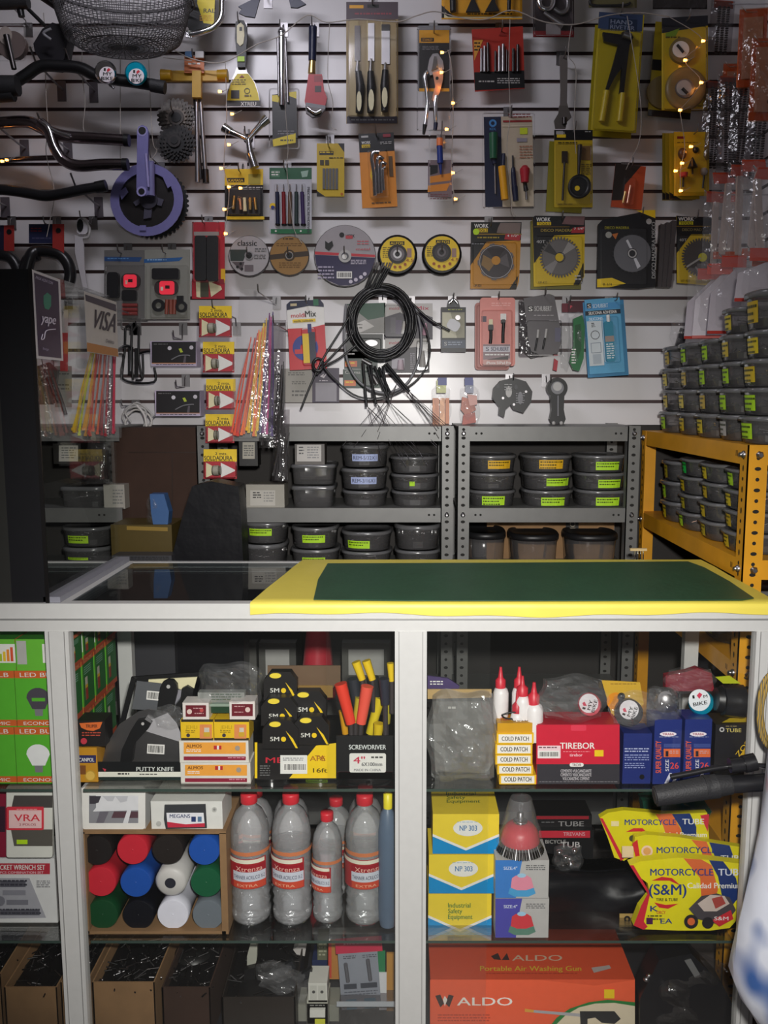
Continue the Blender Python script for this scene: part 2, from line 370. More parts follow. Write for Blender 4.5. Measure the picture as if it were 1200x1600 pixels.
            q.add(A+B_, [[i, (i+1) % n, n+(i+1) % n, n+i] for i in range(n)]+[list(range(n, 2*n))], a[5] if len(a) > 5 else 'film')
        elif c == 'j':    # crumpled bag sheet over region x0 y0 x1 y1 depth mat
            q = pn.T.part('bag', None); x0, y0, x1, y1, d = f(0), f(1), f(2), f(3), f(4)/1000; nx, ny = 14, 16; V = []
            ph = [R.uniform(0, 6.3) for _ in range(8)]
            for j in range(ny+1):
                for i in range(nx+1):
                    u, v = i/nx, j/ny; e = min(1, min(u, 1-u, v, 1-v)*4)**.5
                    w = .62+.16*math.sin(u*7+v*4+ph[0])+.12*math.sin(u*13-v*9+ph[1])+.1*math.sin(v*19+u*5+ph[2])
                    s2 = .86+.05*math.sin(5*u+ph[3]+7*v)+.05*math.sin(11*v+ph[4]); cxx, cyy = (x0+x1)/2, (y0+y1)/2
                    a_ = 2*u-1; b_ = 2*v-1; a2, b2 = a_*math.sqrt(1-b_*b_*.28), b_*math.sqrt(1-a_*a_*.28)
                    w += R.uniform(-.07, .07)
                    V.append(pn.at(cxx+(x1-x0)*.5*a2*(.94+.07*math.sin(9*v+ph[5])), cyy+(y1-y0)*.5*b2*(.94+.07*math.sin(8*u+ph[6])), .001+d*e*w))
            q.add(V, [[j*(nx+1)+i, j*(nx+1)+i+1, (j+1)*(nx+1)+i+1, (j+1)*(nx+1)+i] for j in range(ny) for i in range(nx)], a[5], False)
        elif c == 'S': pn.sign = f(0)
        else: raise ValueError('bad '+ln)
def smooth(p, n=5):
    o = []
    for i in range(len(p)-1):
        a, b, c, d = p[max(i-1, 0)], p[i], p[i+1], p[min(i+2, len(p)-1)]
        for j in range(n):
            t = j/n; o.append(.5*((2*b)+(c-a)*t+(2*a-5*b+4*c-d)*t*t+(3*b-a-3*c+d)*t**3))
    o.append(p[-1]); return o
# shelf heights of the display counter
CT, S1, S2, S3 = 1.05, .642, .298, .05
SH = dict(top=CT, s1=S1, s2=S2, s3=S3)
# ---------------------------------------------------------------- the room
XL, XR = -1.75, 1.10
def slat(name, along, a0, a1, pos, sign):
    m = structure(name); zs = [1.372]+[z for z in SLOTS if z > 1.4]+[2.95]; g = .0052
    pts = [(zs[0], 0)]
    for z in zs[1:-1]: pts += [(z-g, 0), (z-g, 1), (z+g, 1), (z+g, 0)]
    pts.append((zs[-1], 0)); D = .009
    def v(a, z, q): return (a, pos+q*D, z) if along == 'x' else (pos+sign*q*D, a, z)
    for i in range(len(pts)-1):
        (z0, q0), (z1, q1) = pts[i], pts[i+1]
        m.add([v(a0, z0, q0), v(a1, z0, q0), v(a1, z1, q1), v(a0, z1, q1)], [[0, 1, 2, 3]], 'groove' if (q0 or q1) else 'wallw')
    return m
m = slat('wall_back', 'x', XL, XR, WALL, 1)
m.box((XL, WALL+.002, 0), (XR, WALL+.06, 1.371), 'darkw'); m.box((XL, WALL+.012, 1.372), (XR, WALL+.06, 2.95), 'sidew')  # lower wall coloured near black to stand for the shade behind the racks
m = slat('wall_right', 'y', 1.7, WALL, XR, 1); m.box((XR+.012, -2.2, 0), (XR+.06, WALL, 2.95), 'sidew'); m.box((XR, 1.7, 0), (XR+.012, WALL, 1.372), 'sidew')
m = structure('wall_left'); m.box((XL-.05, -2.2, 0), (XL, WALL+.06, 2.95), 'sidew')
m = structure('floor'); m.box((XL-.05, -2.2, -.05), (XR+.06, WALL+.06, 0), 'floor')
m = structure('ceiling'); m.box((XL-.05, -2.2, 2.95), (XR+.06, WALL+.06, 3.0), 'ceil')

# fluorescent lamp above the wall
t = Thing('ceiling_lamp', 'white fluorescent tube lamp under the ceiling in front of the slat wall', 'lamp')
m = t.part('housing'); m.box((-1.1, 1.69, 2.9), (.1, 1.81, 2.95), 'w')
m = t.part('tube'); m.cone((-1.05, 1.75, 2.875), (.05, 1.75, 2.875), .013, .013, 'lamp', 12)
for x in (-1.06, .06): m = t.part('socket'); m.box((x-.01, 1.73, 2.86), (x+.01, 1.77, 2.9), 'w')

# ---------------------------------------------------------------- slotted-angle racks
def slotted(m, x0, x1, y, z0, z1, col, n=-1, axis='x'):
    """angle post with a row of dark slots on its front face"""
    w = x1-x0
    if axis == 'x': m.box((x0, y, z0), (x1, y+.003, z1), col); m.box((x0, y, z0), (x0+.003, y+.035, z1), col)
    z = z0+.02; i = 0; xc = (x0+x1)/2
    while z < z1-.01:
        h = .006 if i % 2 else .004
        if axis == 'x': m.prism([(xc+math.cos(a)*(.0045 if i % 2 else .0065), y-.0004, z+math.sin(a)*(.0045)) for a in [2*PI*q/10 for q in range(10)]], Vector((0, .0003, 0)), 'hole')
        z += .0245; i += 1
def rack(x0, x1, label, levels, yf=2.56, yb=2.83, right=True, left=True):
    t = Thing('storage_rack', label, 'shelving')
    for x, on in ((x0, left), (x1-.036, right)):
        if not on: continue
        m = t.part('post'); slotted(m, x, x+.036, yf-.004, 0, 1.378, 'grysh'); m = t.part('post'); slotted(m, x, x+.036, yb, 0, 1.378, 'grysh')
        for z in levels:
            b = t.part('bolt', None); b.lathe((x+.018, yf-.004, z-.02), (0, -1, 0), [(.0068, 0), (.0068, .003), (.003, .004), (.003, .007)], 'st', 10)
    for z in levels:
        m = t.part('shelf'); m.box((x0+.002, yf, z-.042), (x1-.002, yf+.002, z), 'grysh'); m.box((x0+.002, yf+.002, z-.004), (x1-.002, yb, z), 'grysh')
        for x in (x0+.055, x0+.07, x1-.055, x1-.07): m.prism([(x+math.cos(a)*.0035, yf-.0005, z-.02+math.sin(a)*.0035) for a in [2*PI*q/8 for q in range(8)]], Vector((0, .0003, 0)), 'hole')
    return t
X = lambda px, py, Y: P(px, py, Y).x
LV = (1.376, 1.138, .951, .55, .2)
rack(X(-60, 750, 2.56), X(190, 750, 2.56), 'grey slotted-angle rack at the far left, seen past the glass showcase', LV, right=False)
rack(X(309, 750, 2.56), X(708, 750, 2.56), 'grey slotted-angle rack in the middle, left of the twin posts', LV)
rack(X(714, 750, 2.56), X(1003, 750, 2.56)-.01, 'grey slotted-angle rack on the right, beside the yellow rack', LV)

# yellow rack along the right wall
YX = .765; Y0, Y1 = 1.955, 2.835
t = Thing('storage_rack', 'yellow slotted-angle rack along the right wall full of screw tubs', 'shelving')
def ypost(y, flip):
    m = t.part('post'); m.box((YX, y, .0), (YX+.003, y+.042, 1.355), 'yelsh'); m.box((YX, y if not flip else y+.039, .0), (YX+.045, (y if not flip else y+.039)+.003, 1.355), 'yelsh')
    z = .03; i = 0
    while z < 1.33:
        rz, ry = (.0075, .004) if i % 2 else (.0045, .0045)
        m.add([(YX-.0005, y+.022+math.cos(2*PI*q/10)*ry, z+math.sin(2*PI*q/10)*rz) for q in range(10)], [list(range(10))], 'hole')
        if not flip: m.add([(YX+.024+math.cos(2*PI*q/10)*(.0075 if i % 2 else .0045), y-.0005, z+math.sin(2*PI*q/10)*.0045) for q in range(10)], [list(range(10))], 'hole')
        z += .024; i += 1
ypost(Y0, False); ypost(Y1-.05, True)
for z in (1.355, 1.095, .85, .4):
    m = t.part('shelf'); m.box((YX+.001, Y0+.003, z-.045), (YX+.004, Y1, z), 'yelsh'); m.box((YX+.004, Y0+.003, z-.004), (XR-.015, Y1, z), 'yelsh')
    m.box((YX+.003, Y0+.004, z-.045), (XR-.015, Y0+.007, z), 'yelsh')
    for yy in (Y0+.06, Y0+.068): m.add([(YX-.0, yy, z-.015), (YX-.0, yy+.003, z-.015), (YX-.0, yy+.003, z-.028), (YX-.0, yy, z-.028)], [[0, 1, 2, 3]], 'hole')
    for yy, xx in ((Y0+.02, YX), (Y1-.03, YX)):
        b = t.part('bolt'); b.lathe((xx, yy, z-.022), (-1, 0, 0), [(.009, 0), (.009, .004), (.005, .006), (.005, .012)], 'st', 6)
    b = t.part('bolt'); b.lathe((YX+.026, Y0, z-.022), (0, -1, 0), [(.009, 0), (.009, .004), (.005, .006), (.005, .01)], 'st', 6)

# ---------------------------------------------------------------- display counter
CF, CB = 1.73, 2.19
xA0, xA1, xB0, xB1, xC0 = [(p-VX)/F*1.7755 for p in (70, 107, 617, 667, 1182)]; xE = xC0+.035; xL = -1.35
t = Thing('display_counter', 'aluminium framed glass display counter with three bays and two glass shelves', 'counter')
m = t.part('frame')
m.box((xL, CF-.004, 1.018), (xE, CF+.022, CT), 'alu'); m.box((xL, CF, .992), (xE, CF+.022, 1.018), 'alu'); m.box((xL, CF-.006, 1.0165), (xE, CF-.003, 1.0195), 'aluD')
m.box((xL, CB-.022, CT-.025), (xE, CB, CT), 'alu'); m.box((xE-.03, CF+.022, CT-.025), (xE, CB-.022, CT), 'alu')
m.box((xA0, CF+.022, CT-.025), (xA1, CB-.022, CT), 'alu')
m.box((xL, CF, .02), (xE, CF+.022, .055), 'alu'); m.box((xL, CB-.022, .02), (xE, CB, .055), 'alu')
for a, b in ((xA0, xA1), (xB0, xB1), (xC0, xE)):
    q = t.part('post'); q.box((a, CF-.002, .0), (b, CF+.024, .992), 'alu'); q.box((a+.0075, CF-.0035, .0), (a+.009, CF-.002, .992), 'aluD'); q.box((b-.009, CF-.0035, .0), (b-.0075, CF-.002, .992), 'aluD')
for a in (xA0, xC0): q = t.part('post'); q.box((a, CB-.025, 0), (a+.035, CB, CT-.025), 'alu')
q = t.part('glass_top'); q.box((xL, CF+.024, CT-.006), (xE-.032, CB-.024, CT-.0005), 'topglass')
for z in (S1, S2):
    for a, b in ((xL, xA0-.001), (xA1+.001, xB0-.001), (xB1+.001, xC0-.001)):
        q = t.part('glass_shelf'); q.box((a, CF+.034, z-.006), (b, CB-.03, z), 'glass'); q.box((a, CF+.0335, z-.006), (b, CF+.034, z), '3a4a44')
q = t.part('bottom_board'); q.box((xL, CF+.022, S3-.02), (xE, CB-.022, S3), 'dg')
for a, b in ((xL, xA0), (xA1, xB0), (xB1, xC0)):
    q = t.part('sliding_pane'); q.box((a-.004, CF+.010, .055), (b+.004, CF+.013, .992), 'glass')
q = t.part('sliding_pane'); q.box((xB0-.14, CF+.015, .055), (xB0+.005, CF+.018, .992), 'glass')
q = t.part('sliding_pane'); q.box((xB1-.005, CF+.015, .055), (xB1+.13, CF+.018, .992), 'glass')

# yellow and green mats over the counter top
def sheet(t, name, pts, zt, k, th=.0015, drop=None):
    m = t.part(name); m.prism([(x, y, zt+th) for x, y in pts], Vector((0, 0, -th)), k); return m
t = Thing('counter_mat', 'yellow plastic sheet under the green mat, folded over the counter edge', 'mat')
m = t.part('counter_mat'); n = 40; V = []; z0 = CT+.0015
def Lx(y): return X(392, 940, 1.73)+(y-1.73)*.115
pr = [(CB+.0, z0), (CB-.1, z0+.001), (2.0, z0), (1.85, z0+.001), (1.76, z0), (CF-.006, z0), (CF-.009, z0-.003), (CF-.0095, z0-.012), (CF-.0095, z0-.024)]
for i in range(n+1):
    u = i/n
    for j, (y, z) in enumerate(pr):
        x0 = Lx(max(y, 1.73)); x = x0+(xE+.004-x0)*u
        if j == len(pr)-1: z += .0035*math.sin(u*9)+.002*math.sin(u*31)
        if y > CB-.01: y -= .0
        V.append((x, y, z+.0006*math.sin(u*14+j)*(j < 5 and j > 0)+.0022))
q = len(pr); m.add(V, [[i*q+j, i*q+j+1, (i+1)*q+j+1, (i+1)*q+j] for i in range(n) for j in range(q-1)], 'maty', True)
m.add([(a, b-(.002 if b < CF else 0), c-.001) for a, b, c in V], [[i*q+j, i*q+j+1, (i+1)*q+j+1, (i+1)*q+j] for i in range(n) for j in range(q-1)], 'maty', True)
t = Thing('cutting_mat', 'dark green mat lying on the yellow sheet on the counter', 'mat')
m = t.part('cutting_mat'); g = [PZ(x, y, CT+.0085) for x, y in ((490, 936), (497, 905), (512, 880), (800, 879), (1075, 877), (1100, 886), (1140, 908), (1178, 934), (1160, 937), (900, 938), (640, 938))]
m.prism(g, Vector((0, 0, -.0015)), 'matg')

# ---------------------------------------------------------------- glass showcase standing on the left of the counter
t = Thing('glass_showcase', 'dark fronted glass showcase standing on the left end of the counter', 'cabinet')
gx = -.712; gz = 1.704
q = t.part('front_panel'); q.box((xL+.1, CF+.004, CT+.001), (gx-.075, CF+.012, gz), 'blk_cab')
q = t.part('front_panel'); q.box((gx-.075, CF+.004, CT+.001), (gx-.006, CF+.012, gz), 'bk')
q = t.part('back_panel'); q.box((xL+.1, CB-.012, CT+.001), (-.96, CB-.004, gz), 'blk_cab')
q = t.part('top_panel'); q.box((xL+.1, CF+.012, gz-.006), (-.96, CB-.004, gz), 'blk_cab')
q = t.part('top_pane'); q.box((-.96, CF+.012, gz-.006), (gx, CB-.004, gz), 'glass')
q = t.part('side_pane'); q.box((gx-.005, CF+.004, CT+.012), (gx, CB-.004, gz-.006), 'sideglass')
q = t.part('bottom_rail'); q.box((gx-.012, CF+.004, CT+.0005), (gx+.022, CB-.004, CT+.012), '8a8a94')
q = t.part('corner_post'); q.box((gx-.006, CF-.0, CT+.0005), (gx+.001, CF+.004, gz), 'dst')

draw('''
@ payment_sticker | purple payment sticker with a green speech bubble on the side pane of the showcase | sticker
X -0.7105
S 1
% sticker
p 0 e0dce0 50,421 94,437 99,564 57,560
p 0 2c1440 53,426 91,440 96,560 60,556
p 0 2a8a70 68,462 74,457 80,462 80,478 76,484 70,482 68,474
R 56 430 20
t 57 435 4.5 28 c0b8d0 PAGA AQUI CON
R 64 505 10
t 64 503 15 22 e8e0f0 yape
t 74 545 4 9 a8a0c0 bcp
R 64 520 6
u 1.6 e8e0f0 67,522,1 66,530,1 70,528,1 72,516,1 86,512,1
R 0 0 0
@ payment_sticker | white debit card sticker with an orange foot on the side pane of the showcase | sticker
X -0.7105
S 1
% sticker
p 0 c8c4c0 131,455 182,472 185,558 136,550
p 0 2a2440 133,460 181,476 182,487 134,470
p 0 b87830 136,535 184,545 185,557 136,549
R 141 515 13
t 141 511 30 38 1c1830 VISA
R 165 535 12
t 165 535 6 13 6a6870 Debito
R 0 0 0
''')
# ---------------------------------------------------------------- goods on the slat wall
draw('''
@ hacksaw | chrome framed hacksaw on a yellow and black card at the top edge | saw
Y 2.74
% card
p 2 k 288,-40 338,-40 330,50 300,57 288,30
p 0 y 312,-40 338,-40 334,38 318,36 308,5
t 318 20 7 18 k RAL
n 312 24 332 34 3 am
% frame
z 6
u 4.5 ch 296,54,8 315,50,8 334,42,8 345,28,8 347,5,8 347,-40,8
b 290 48 300 58 10 ch
h 318 -20 hacksaw
@ lopping_shears | pair of navy blue curved blades hanging down at the top edge | tool
Y 2.72
% blade
p 8 nb 402,-30 392,0 372,10 378,14 373,20 383,25 398,27 404,5 414,-30
% blade
p 8 nb 442,-30 452,2 454,11 465,12 478,6 470,0 468,-30
h 408 -28 navy shears
@ putty_knife | black and yellow handled putty knife with yellow printed label | tool
Y 2.8
% handle
p 16 k 368,34 374,31 381,32 385,40 386,60 384,85 383,105 371,105 370,85 367,60
p 3 cr 370,40 376,35 381,40 382,55 380,68 375,72 370,66
r 371 88 382 96 lm
r 374 42 378 48 k
% blade
z 4
p 1.5 st 370,104 384,104 386,112 398,128 404,145 407,167 353,167 354,146 360,128 367,113
p .5 y 371,115 388,115 397,128 403,145 406,160 354,160 356,146 361,130
r 354 157 407 166 k
t 376 165 6 24 w XTREU
n 362 124 384 134 3 6a5a10
r 361 141 374 154 dg
o 386 142 3.5 4.5 0 k
n 382 148 394 154 1 6a5a10
p 0 8a2a10 374,121 382,121 378,117
h 375 38 yellow labelled putty knife
@ ratchet_wrench | long chrome wrench on a black and yellow blister card | wrench
Y 2.8
% card
p 2 k 425,148 463,143 465,215 426,229
p 0 y 425,149 437,148 435,160 425,158
p 0 y 452,144 463,143 463,154 452,150
p 0 y 426,218 462,208 462,223 427,229
n 434 204 460 212 2 gy
n 438 218 458 223 1 k
% wrench
z 4
k 440 52 440 165 5 4 ch
s 440 50 6.5 7 ch
k 446 60 450 160 2 2 st
k 434 60 436 150 2 2 st
f 420 138 468 233 14
h 440 50 long chrome wrench
@ pipe_wrench | small red pipe wrench with navy handle hanging upside down | wrench
Y 2.79
% handle
k 489 42 488 95 6.5 6 nb
k 488 95 487 115 5 6 gold
% jaw
z 3
p 14 r 482,116 503,116 506,140 511,152 508,165 478,168 476,158
r 491 118 503 128 8e1420
r 492 134 502 144 2a0e10
p 3 gy 478,160 509,165 508,170 477,166
p 14 dst 477,166 508,170 500,180 488,183 478,176
u 2.5 ch 480,168,6 492,176,6 502,172,6
h 489 45 red pipe wrench
@ chisel_set | three wood chisels with black and yellow handles on a large card | chisel set
Y 2.79
% card
b 541 3 622 193 2 9a8456
r 541 3 622 30 4a3c44
r 546 8 568 13 am
n 554 20 612 26 1 8a3a44
r 574 7 592 12 k
r 542 182 621 193 2a2030
n 548 186 616 191 1 gy
r 546 32 560 180 a89462
r 573 32 575 180 b8a470
r 595 32 597 180 b8a470
% chisel
z 4
b 554 40 563 95 3 dst
k 559 95 558 112 2 3.5 st
%% handle
z 2
k 560 112 563 135 5 7 k
k 563 135 561 176 7 5.5 k
z 29
e 561 158 4 16 2 cr
% chisel
z 4
b 575 36 585 95 3 st
k 580 92 579 112 2 3.5 ch
%% handle
z 2
k 579 112 580 135 5 7 k
k 580 135 579 176 7 5.5 k
z 29
e 580 156 4.5 17 2 cr
% chisel
z 4
b 596 38 609 100 3 st
r 596 38 609 48 k
k 602 98 602 112 2 3.5 ch
%% handle
z 2
k 602 110 601 135 5 7 k
k 601 135 601 174 7 5.5 k
z 29
e 601 152 4.5 16 2 cr
f 543 30 621 184 34
h 582 8 three chisel set
@ locking_pliers | chrome locking pliers with copper lever on a black and yellow card | pliers
Y 2.79
% card
rb 652 40 704 143 4 1 gy
r 655 47 702 140 k
r 655 47 702 67 am
r 658 59 678 65 k
t 660 64 4 16 am STANLEY
n 660 72 686 79 3 gy
r 655 138 702 143 am
% jaw
z 4
p 8 st 676,84 684,83 692,95 694,108 686,112 672,118 668,108 671,92
p 5 ch 678,88 682,88 684,106 674,110
u 3.2 ch 668,112,4 664,120,4 667,145,4 668,165,4 664,198,4
k 664 195 662 210 3.6 2 k
% lever
z 6
p 7 cop 676,113 693,110 692,125 687,145 678,160 674,155 680,135
u 3.2 ch 682,150,4 680,165,4 681,198,4
k 681 192 680 203 3.4 3 nb
c 683 122 2.5 2 k
f 651 42 705 205 20
h 678 52 copper levered locking pliers
@ plier_set | yellow card of several black tools cut off by the top edge | tool set
Y 2.79
% card
b 690 -60 816 30 2 am
p 0 k 690,8 712,28 690,28
p 0 cr 694,22 700,26 816,26 816,28 694,28
n 730 20 800 26 1 k
% pliers
z 3
k 706 -40 708 18 5 5 k
% pliers
p 8 k 738,-40 744,-40 742,0 750,18 728,18 736,0
% pliers
p 8 k 768,-40 774,-40 774,4 780,16 758,18 768,0
% pliers
k 797 -40 795 18 4 3 k
f 693 -50 814 22 22
h 752 -40 yellow tool set
@ drill_bit_set | red plastic wallet of steel drill bits with black base | drill bits
Y 2.8
% card
p 3 b03024 737,46 817,41 820,138 742,143
p 1 k 741,113 819,110 820,137 742,141
p 0 d89a3c 740,63 755,62 741,95
n 741 66 750 82 3 k
n 748 126 774 131 1 lg
n 777 122 812 132 3 lg
p 0 8a2018 784,48 792,56 779,56
% drill_bit
k 752 112 752 76 2.2 1.8 st
% drill_bit
k 757 112 757 72 2.4 2 st
% drill_bit
k 763 112 762 67 2.8 2.2 dst
% drill_bit
k 774 112 774 80 2 1.8 dst
% drill_bit
k 780 112 780 72 2.6 2 st
% drill_bit
k 786 112 786 69 2.9 2.4 st
% drill_bit
k 792 112 792 78 2 1.5 dst
% drill_bit
k 802 112 802 76 2.6 2.2 dst
% drill_bit
k 809 112 809 70 2.9 2.4 dst
h 783 50 red drill bit wallet
@ tube_cutter | chrome tube cutter on a dark card with red stripe at the top edge | cutter
Y 2.78
% card
b 833 -40 897 58 2 2c2426
r 833 48 897 58 7a1c20
p 0 4a4044 860,-40 897,-40 897,40
r 853 37 876 54 8a8484
% cutter
z 4
u 4 ch 842,0,6 846,12,6 858,14,6 864,4,6 862,-14,6 846,-12,6
u 3.5 st 866,14,6 876,20,6 886,14,6 886,-4,6 874,-12,6
k 850 20 880 40 3 5 st
f 834 -38 896 57 22
h 866 -30 chrome tube cutter
@ rivet_gun | black hand riveter in a tall yellow blister pack | riveter
Y 2.78
R 955 120 4
% card
b 929 20 1000 205 2 b8a414
r 929 20 998 46 3a4a6a
r 945 28 990 46 26344c
t 948 37 7 34 8a94a8 HAND
t 948 45 6.5 38 8a94a8 RIVETER
% riveter
R 0 0 0
z 6
p 12 k 942,50 972,54 972,50 982,48 990,58 984,70 980,100 975,144 968,145 972,105 960,122 950,142 946,141 958,100 966,70 944,64
k 974 54 986 58 5 5 st
% sleeve
z 4
k 948 142 940 190 5 5 c8b020
k 973 146 968 190 5 5 c8b020
R 955 120 4
f 931 46 999 204 34
h 968 24 yellow riveter pack
@ rivet_gun_pack | second yellow riveter pack showing behind the first one | riveter
Y 2.815
R 945 125 4
% card
b 924 40 992 214 2 a89818
n 930 190 985 200 2 7a6a10
@ wire_brush_pack | yellow pack with two round wire brushes, in front of its twin | brush
Y 2.76
% card
b 1034 28 1106 172 2 c4a818
p 0 2a2a30 1034,28 1106,24 1106,40 1034,52
p 0 7a9a28 1040,52 1062,44 1056,56 1040,60
n 1040 57 1064 62 1 5a4a10
n 1090 165 1104 168 1 k
% brush
z 3
c 1067 78 20 14 7a6a3a
c 1064 77 13 3 w
k 1058 70 1068 82 2 2 dst
% brush
z 3
a 1070 140 8a7444 31,0 32,8 30,14 24,16 16,12
c 1070 138 15 15 st
c 1069 137 12 2 lg
k 1066 138 1074 146 2.4 2.4 dst
f 1036 40 1105 172 30
h 1072 34 two brush pack
@ wire_brush_pack | yellow wire brush pack half hidden behind its twin | brush
Y 2.8
R 1050 110 5
% card
b 1018 36 1085 184 2 9a8618
r 1018 95 1050 112 k
r 1018 174 1085 184 k
% brush
c 1040 145 26 10 6a5a34
@ adjustable_wrench | adjustable spanner with grey flat handle hanging jaw down | wrench
Y 2.8
% handle
p 7 6a6460 875,86 886,86 887,100 886,160 888,168 875,168 876,140 875,100
% jaw
p 9 5c5652 874,165 887,165 893,183 886,190 884,200 868,200 866,188 873,176
k 882 184 882 194 4 4 dst
h 880 92 adjustable spanner
@ pump_handle | yellow T-handled tool with long steel legs and orange tag | tool
Y 2.77
% handle
b 250 110 355 126 14 c89c20
b 300 110 314 152 18 c89c20
k 252 118 268 118 9 8 b88c18
k 340 118 356 118 8 9 b88c18
% leg
z 4
k 307 150 309 285 3 4 st
% leg
k 313 150 322 285 3 3.5 st
k 321 265 322 286 5 5 dst
% leg
k 304 150 314 280 2.4 3 dst
% tag
z 22
b 288 88 319 114 2 c8703a
b 289 80 300 89 8 3a6a9a
b 305 80 318 90 8 lg
n 294 98 314 104 1 w
h 305 95 yellow T-handle
@ socket_wrench | chrome three-way Y socket wrench | wrench
Y 2.79
% arm
k 386 217 356 204 4 5.5 ch
k 360 206 349 199 6.5 7.5 ch
% arm
k 388 217 412 190 4 5.5 ch
k 408 194 418 185 6.5 7.5 ch
% arm
k 388 218 392 245 4 5.5 ch
k 391 240 398 262 6.5 7.5 ch
% hub
s 388 217 8 8 dst
k 382 202 382 216 1.5 1.5 st
k 389 202 389 216 1.5 1.5 st
h 386 214 Y socket wrench
@ tap_set | black and yellow card with five brass-tipped screw taps | tool set
Y 2.8
% card
b 351 264 411 345 2 k
r 351 264 411 290 ye
r 355 278 382 285 k
t 357 284 4.5 23 ye KAMASA
r 355 289 411 290 k
r 388 272 407 288 a89a30
r 353 338 413 343 ye
n 375 292 410 296 1 lg
% tap
k 366 306 364 327 2.4 3 gold
% tap
k 375 311 376 328 2.2 2.8 cop
% tap
k 382 309 383 330 2.5 3 cr
% tap
k 391 309 391 328 2.4 2.6 gold
% tap
k 398 309 400 328 2.4 2.6 gold
f 354 294 409 337 12
h 376 270 black and yellow tap card
@ precision_screwdriver_set | white and green card with five precision screwdrivers | screwdriver set
Y 2.8
% card
b 421 262 487 364 2 b8b8c0
r 421 262 487 280 1a5a38
r 423 358 487 365 1a6a40
r 424 266 437 277 4a7a5a
n 424 268 437 276 2 w
p 0 9ab8a8 470,268 482,266 480,276 472,277
t 426 290 0 0 k I
R 480 320 90
t 452 320 4 72 3a3a44 PRECISION SCREWDRIVER
R 0 0 0
c 426 322 5 0 ye
c 426 324 3 0 b
c 431 361 1.5 0 w
c 470 361 1.5 0 w
% screwdriver
k 433 288 433 300 .8 1 ch
k 433 300 434 350 3 3.2 nb
s 434 351 4.5 3 k
% screwdriver
k 443 288 443 300 .8 1 ch
k 443 300 444 350 3 3.2 dr
s 444 351 4.5 3 k
% screwdriver
k 453 288 453 300 .8 1 ch
k 453 300 453 350 3 3.2 6a5040
s 453 351 4.5 3 k
% screwdriver
k 463 288 463 300 .8 1 ch
k 463 300 463 350 3 3.2 2a3a3a
s 464 351 4.5 3 k
% screwdriver
k 472 288 472 300 .8 1 ch
k 472 300 474 350 3 3.2 3a2a5a
s 474 351 4.5 3 k
f 428 286 478 355 12
h 446 266 precision screwdrivers
@ file_bit_set | slim yellow card with five grey spade-shank bits | tool set
Y 2.8
% card
b 495 224 538 307 2 c8a818
p 0 k 528,224 538,224 538,238
p 0 k 495,298 508,307 495,307
r 499 236 521 242 k
n 500 237 520 241 1 ye
n 514 246 536 249 1 k
r 500 250 506 258 3a3010
r 508 250 514 258 3a3010
c 534 303 2 0 b86010
% bit
b 504 263 508 295 3 5a5a5c
% bit
z 2
b 509 263 513 296 3 5a5a5c
% bit
z 2
b 514 263 518 296 3 5a5a5c
% bit
z 2
b 519 263 523 296 3 5a5a5c
% bit
z 2
b 524 263 528 296 3 5a5a5c
h 514 230 slim yellow bit card
@ hex_key_set | orange and black card with fan of chrome hex keys in a yellow holder | hex keys
Y 2.79
R 590 265 -3
% card
b 563 208 618 324 2 d8882a
r 563 208 618 237 k
r 567 211 578 214 lg
t 567 224 4.5 14 w WORK
r 567 225 580 230 ye
t 568 229.5 3.5 11 k TOOLS
n 596 222 614 227 2 lg
r 601 210 613 215 8a2030
r 608 245 614 277 5a4020
n 578 316 608 320 1 5a4020
% holder
z 4
p 8 ye 580,262 592,260 600,266 600,282 582,288 578,274
% hex_key
u 3.4 ch 584,306,6 584,270,6 582,248,6 585,238,6 594,238,8
% hex_key
u 2.8 ch 589,303,6 590,270,6 590,252,6 594,246,8 600,250,8
% hex_key
u 2.4 ch 594,302,6 595,270,6 596,256,6 600,255,8 604,258,8
% hex_key
u 2 ch 598,298,6 598,270,6 599,264,6 603,262,8
f 575 234 607 309 22
R 0 0 0
h 588 212 orange hex key card
@ voltage_tester | blue tester screwdriver in a clear pack with orange and black card | tester
Y 2.79
% card
b 669 250 708 308 2 7a6a70
p 0 k 671,258 684,258 684,270 671,274
p 0 d88a2c 671,276 706,270 704,282 671,286
p 0 d88a2c 669,290 703,286 698,298 668,300
n 672 303 700 313 3 7a4a50
% tester
z 5
k 687 216 687 228 5 5 e8824a
k 687 226 688 255 4.5 4.8 b
k 688 255 689 272 3 1.5 b
f 670 202 708 314 16
h 690 206 blue voltage tester
@ screwdriver_set | blue and white blister card with four assorted screwdrivers | screwdriver set
Y 2.78
% card
R 795 250 -1
b 757 182 833 323 2 c8b8a0
r 757 182 784 323 nb
c 771 192 6 0 lb
c 771 192 3 0 nb
t 766 203 4 10 lb KDL
r 787 188 832 191 a02828
n 796 178 830 186 2 8a3030
r 786 196 832 198 d8c8b0
r 813 200 825 210 d8e830
r 808 216 824 222 9a94a0
n 812 228 832 250 5 b07a60
R 0 0 0
% screwdriver
z 4
k 771 208 771 248 7 6 1a5a3c
k 771 248 773 256 4 4 nb
%% shaft
k 773 256 774 303 1.5 1.5 st
% screwdriver
k 787 240 786 262 3 3.5 nb
k 784 260 789 312 6 6 am
% screwdriver
k 802 262 802 270 3 4 nb
%% shaft
k 801 243 802 270 1.4 2 dst
%% handle
k 802 270 804 294 4 4.5 nb
k 804 292 806 314 5 4.5 nb
% screwdriver
s 820 268 8 10 b02030
k 820 264 820 285 8 6 b02030
k 820 285 822 298 3 4 k
%% shaft
k 822 296 823 312 2 2 st
f 753 176 836 326 22
h 797 182 four screwdriver card
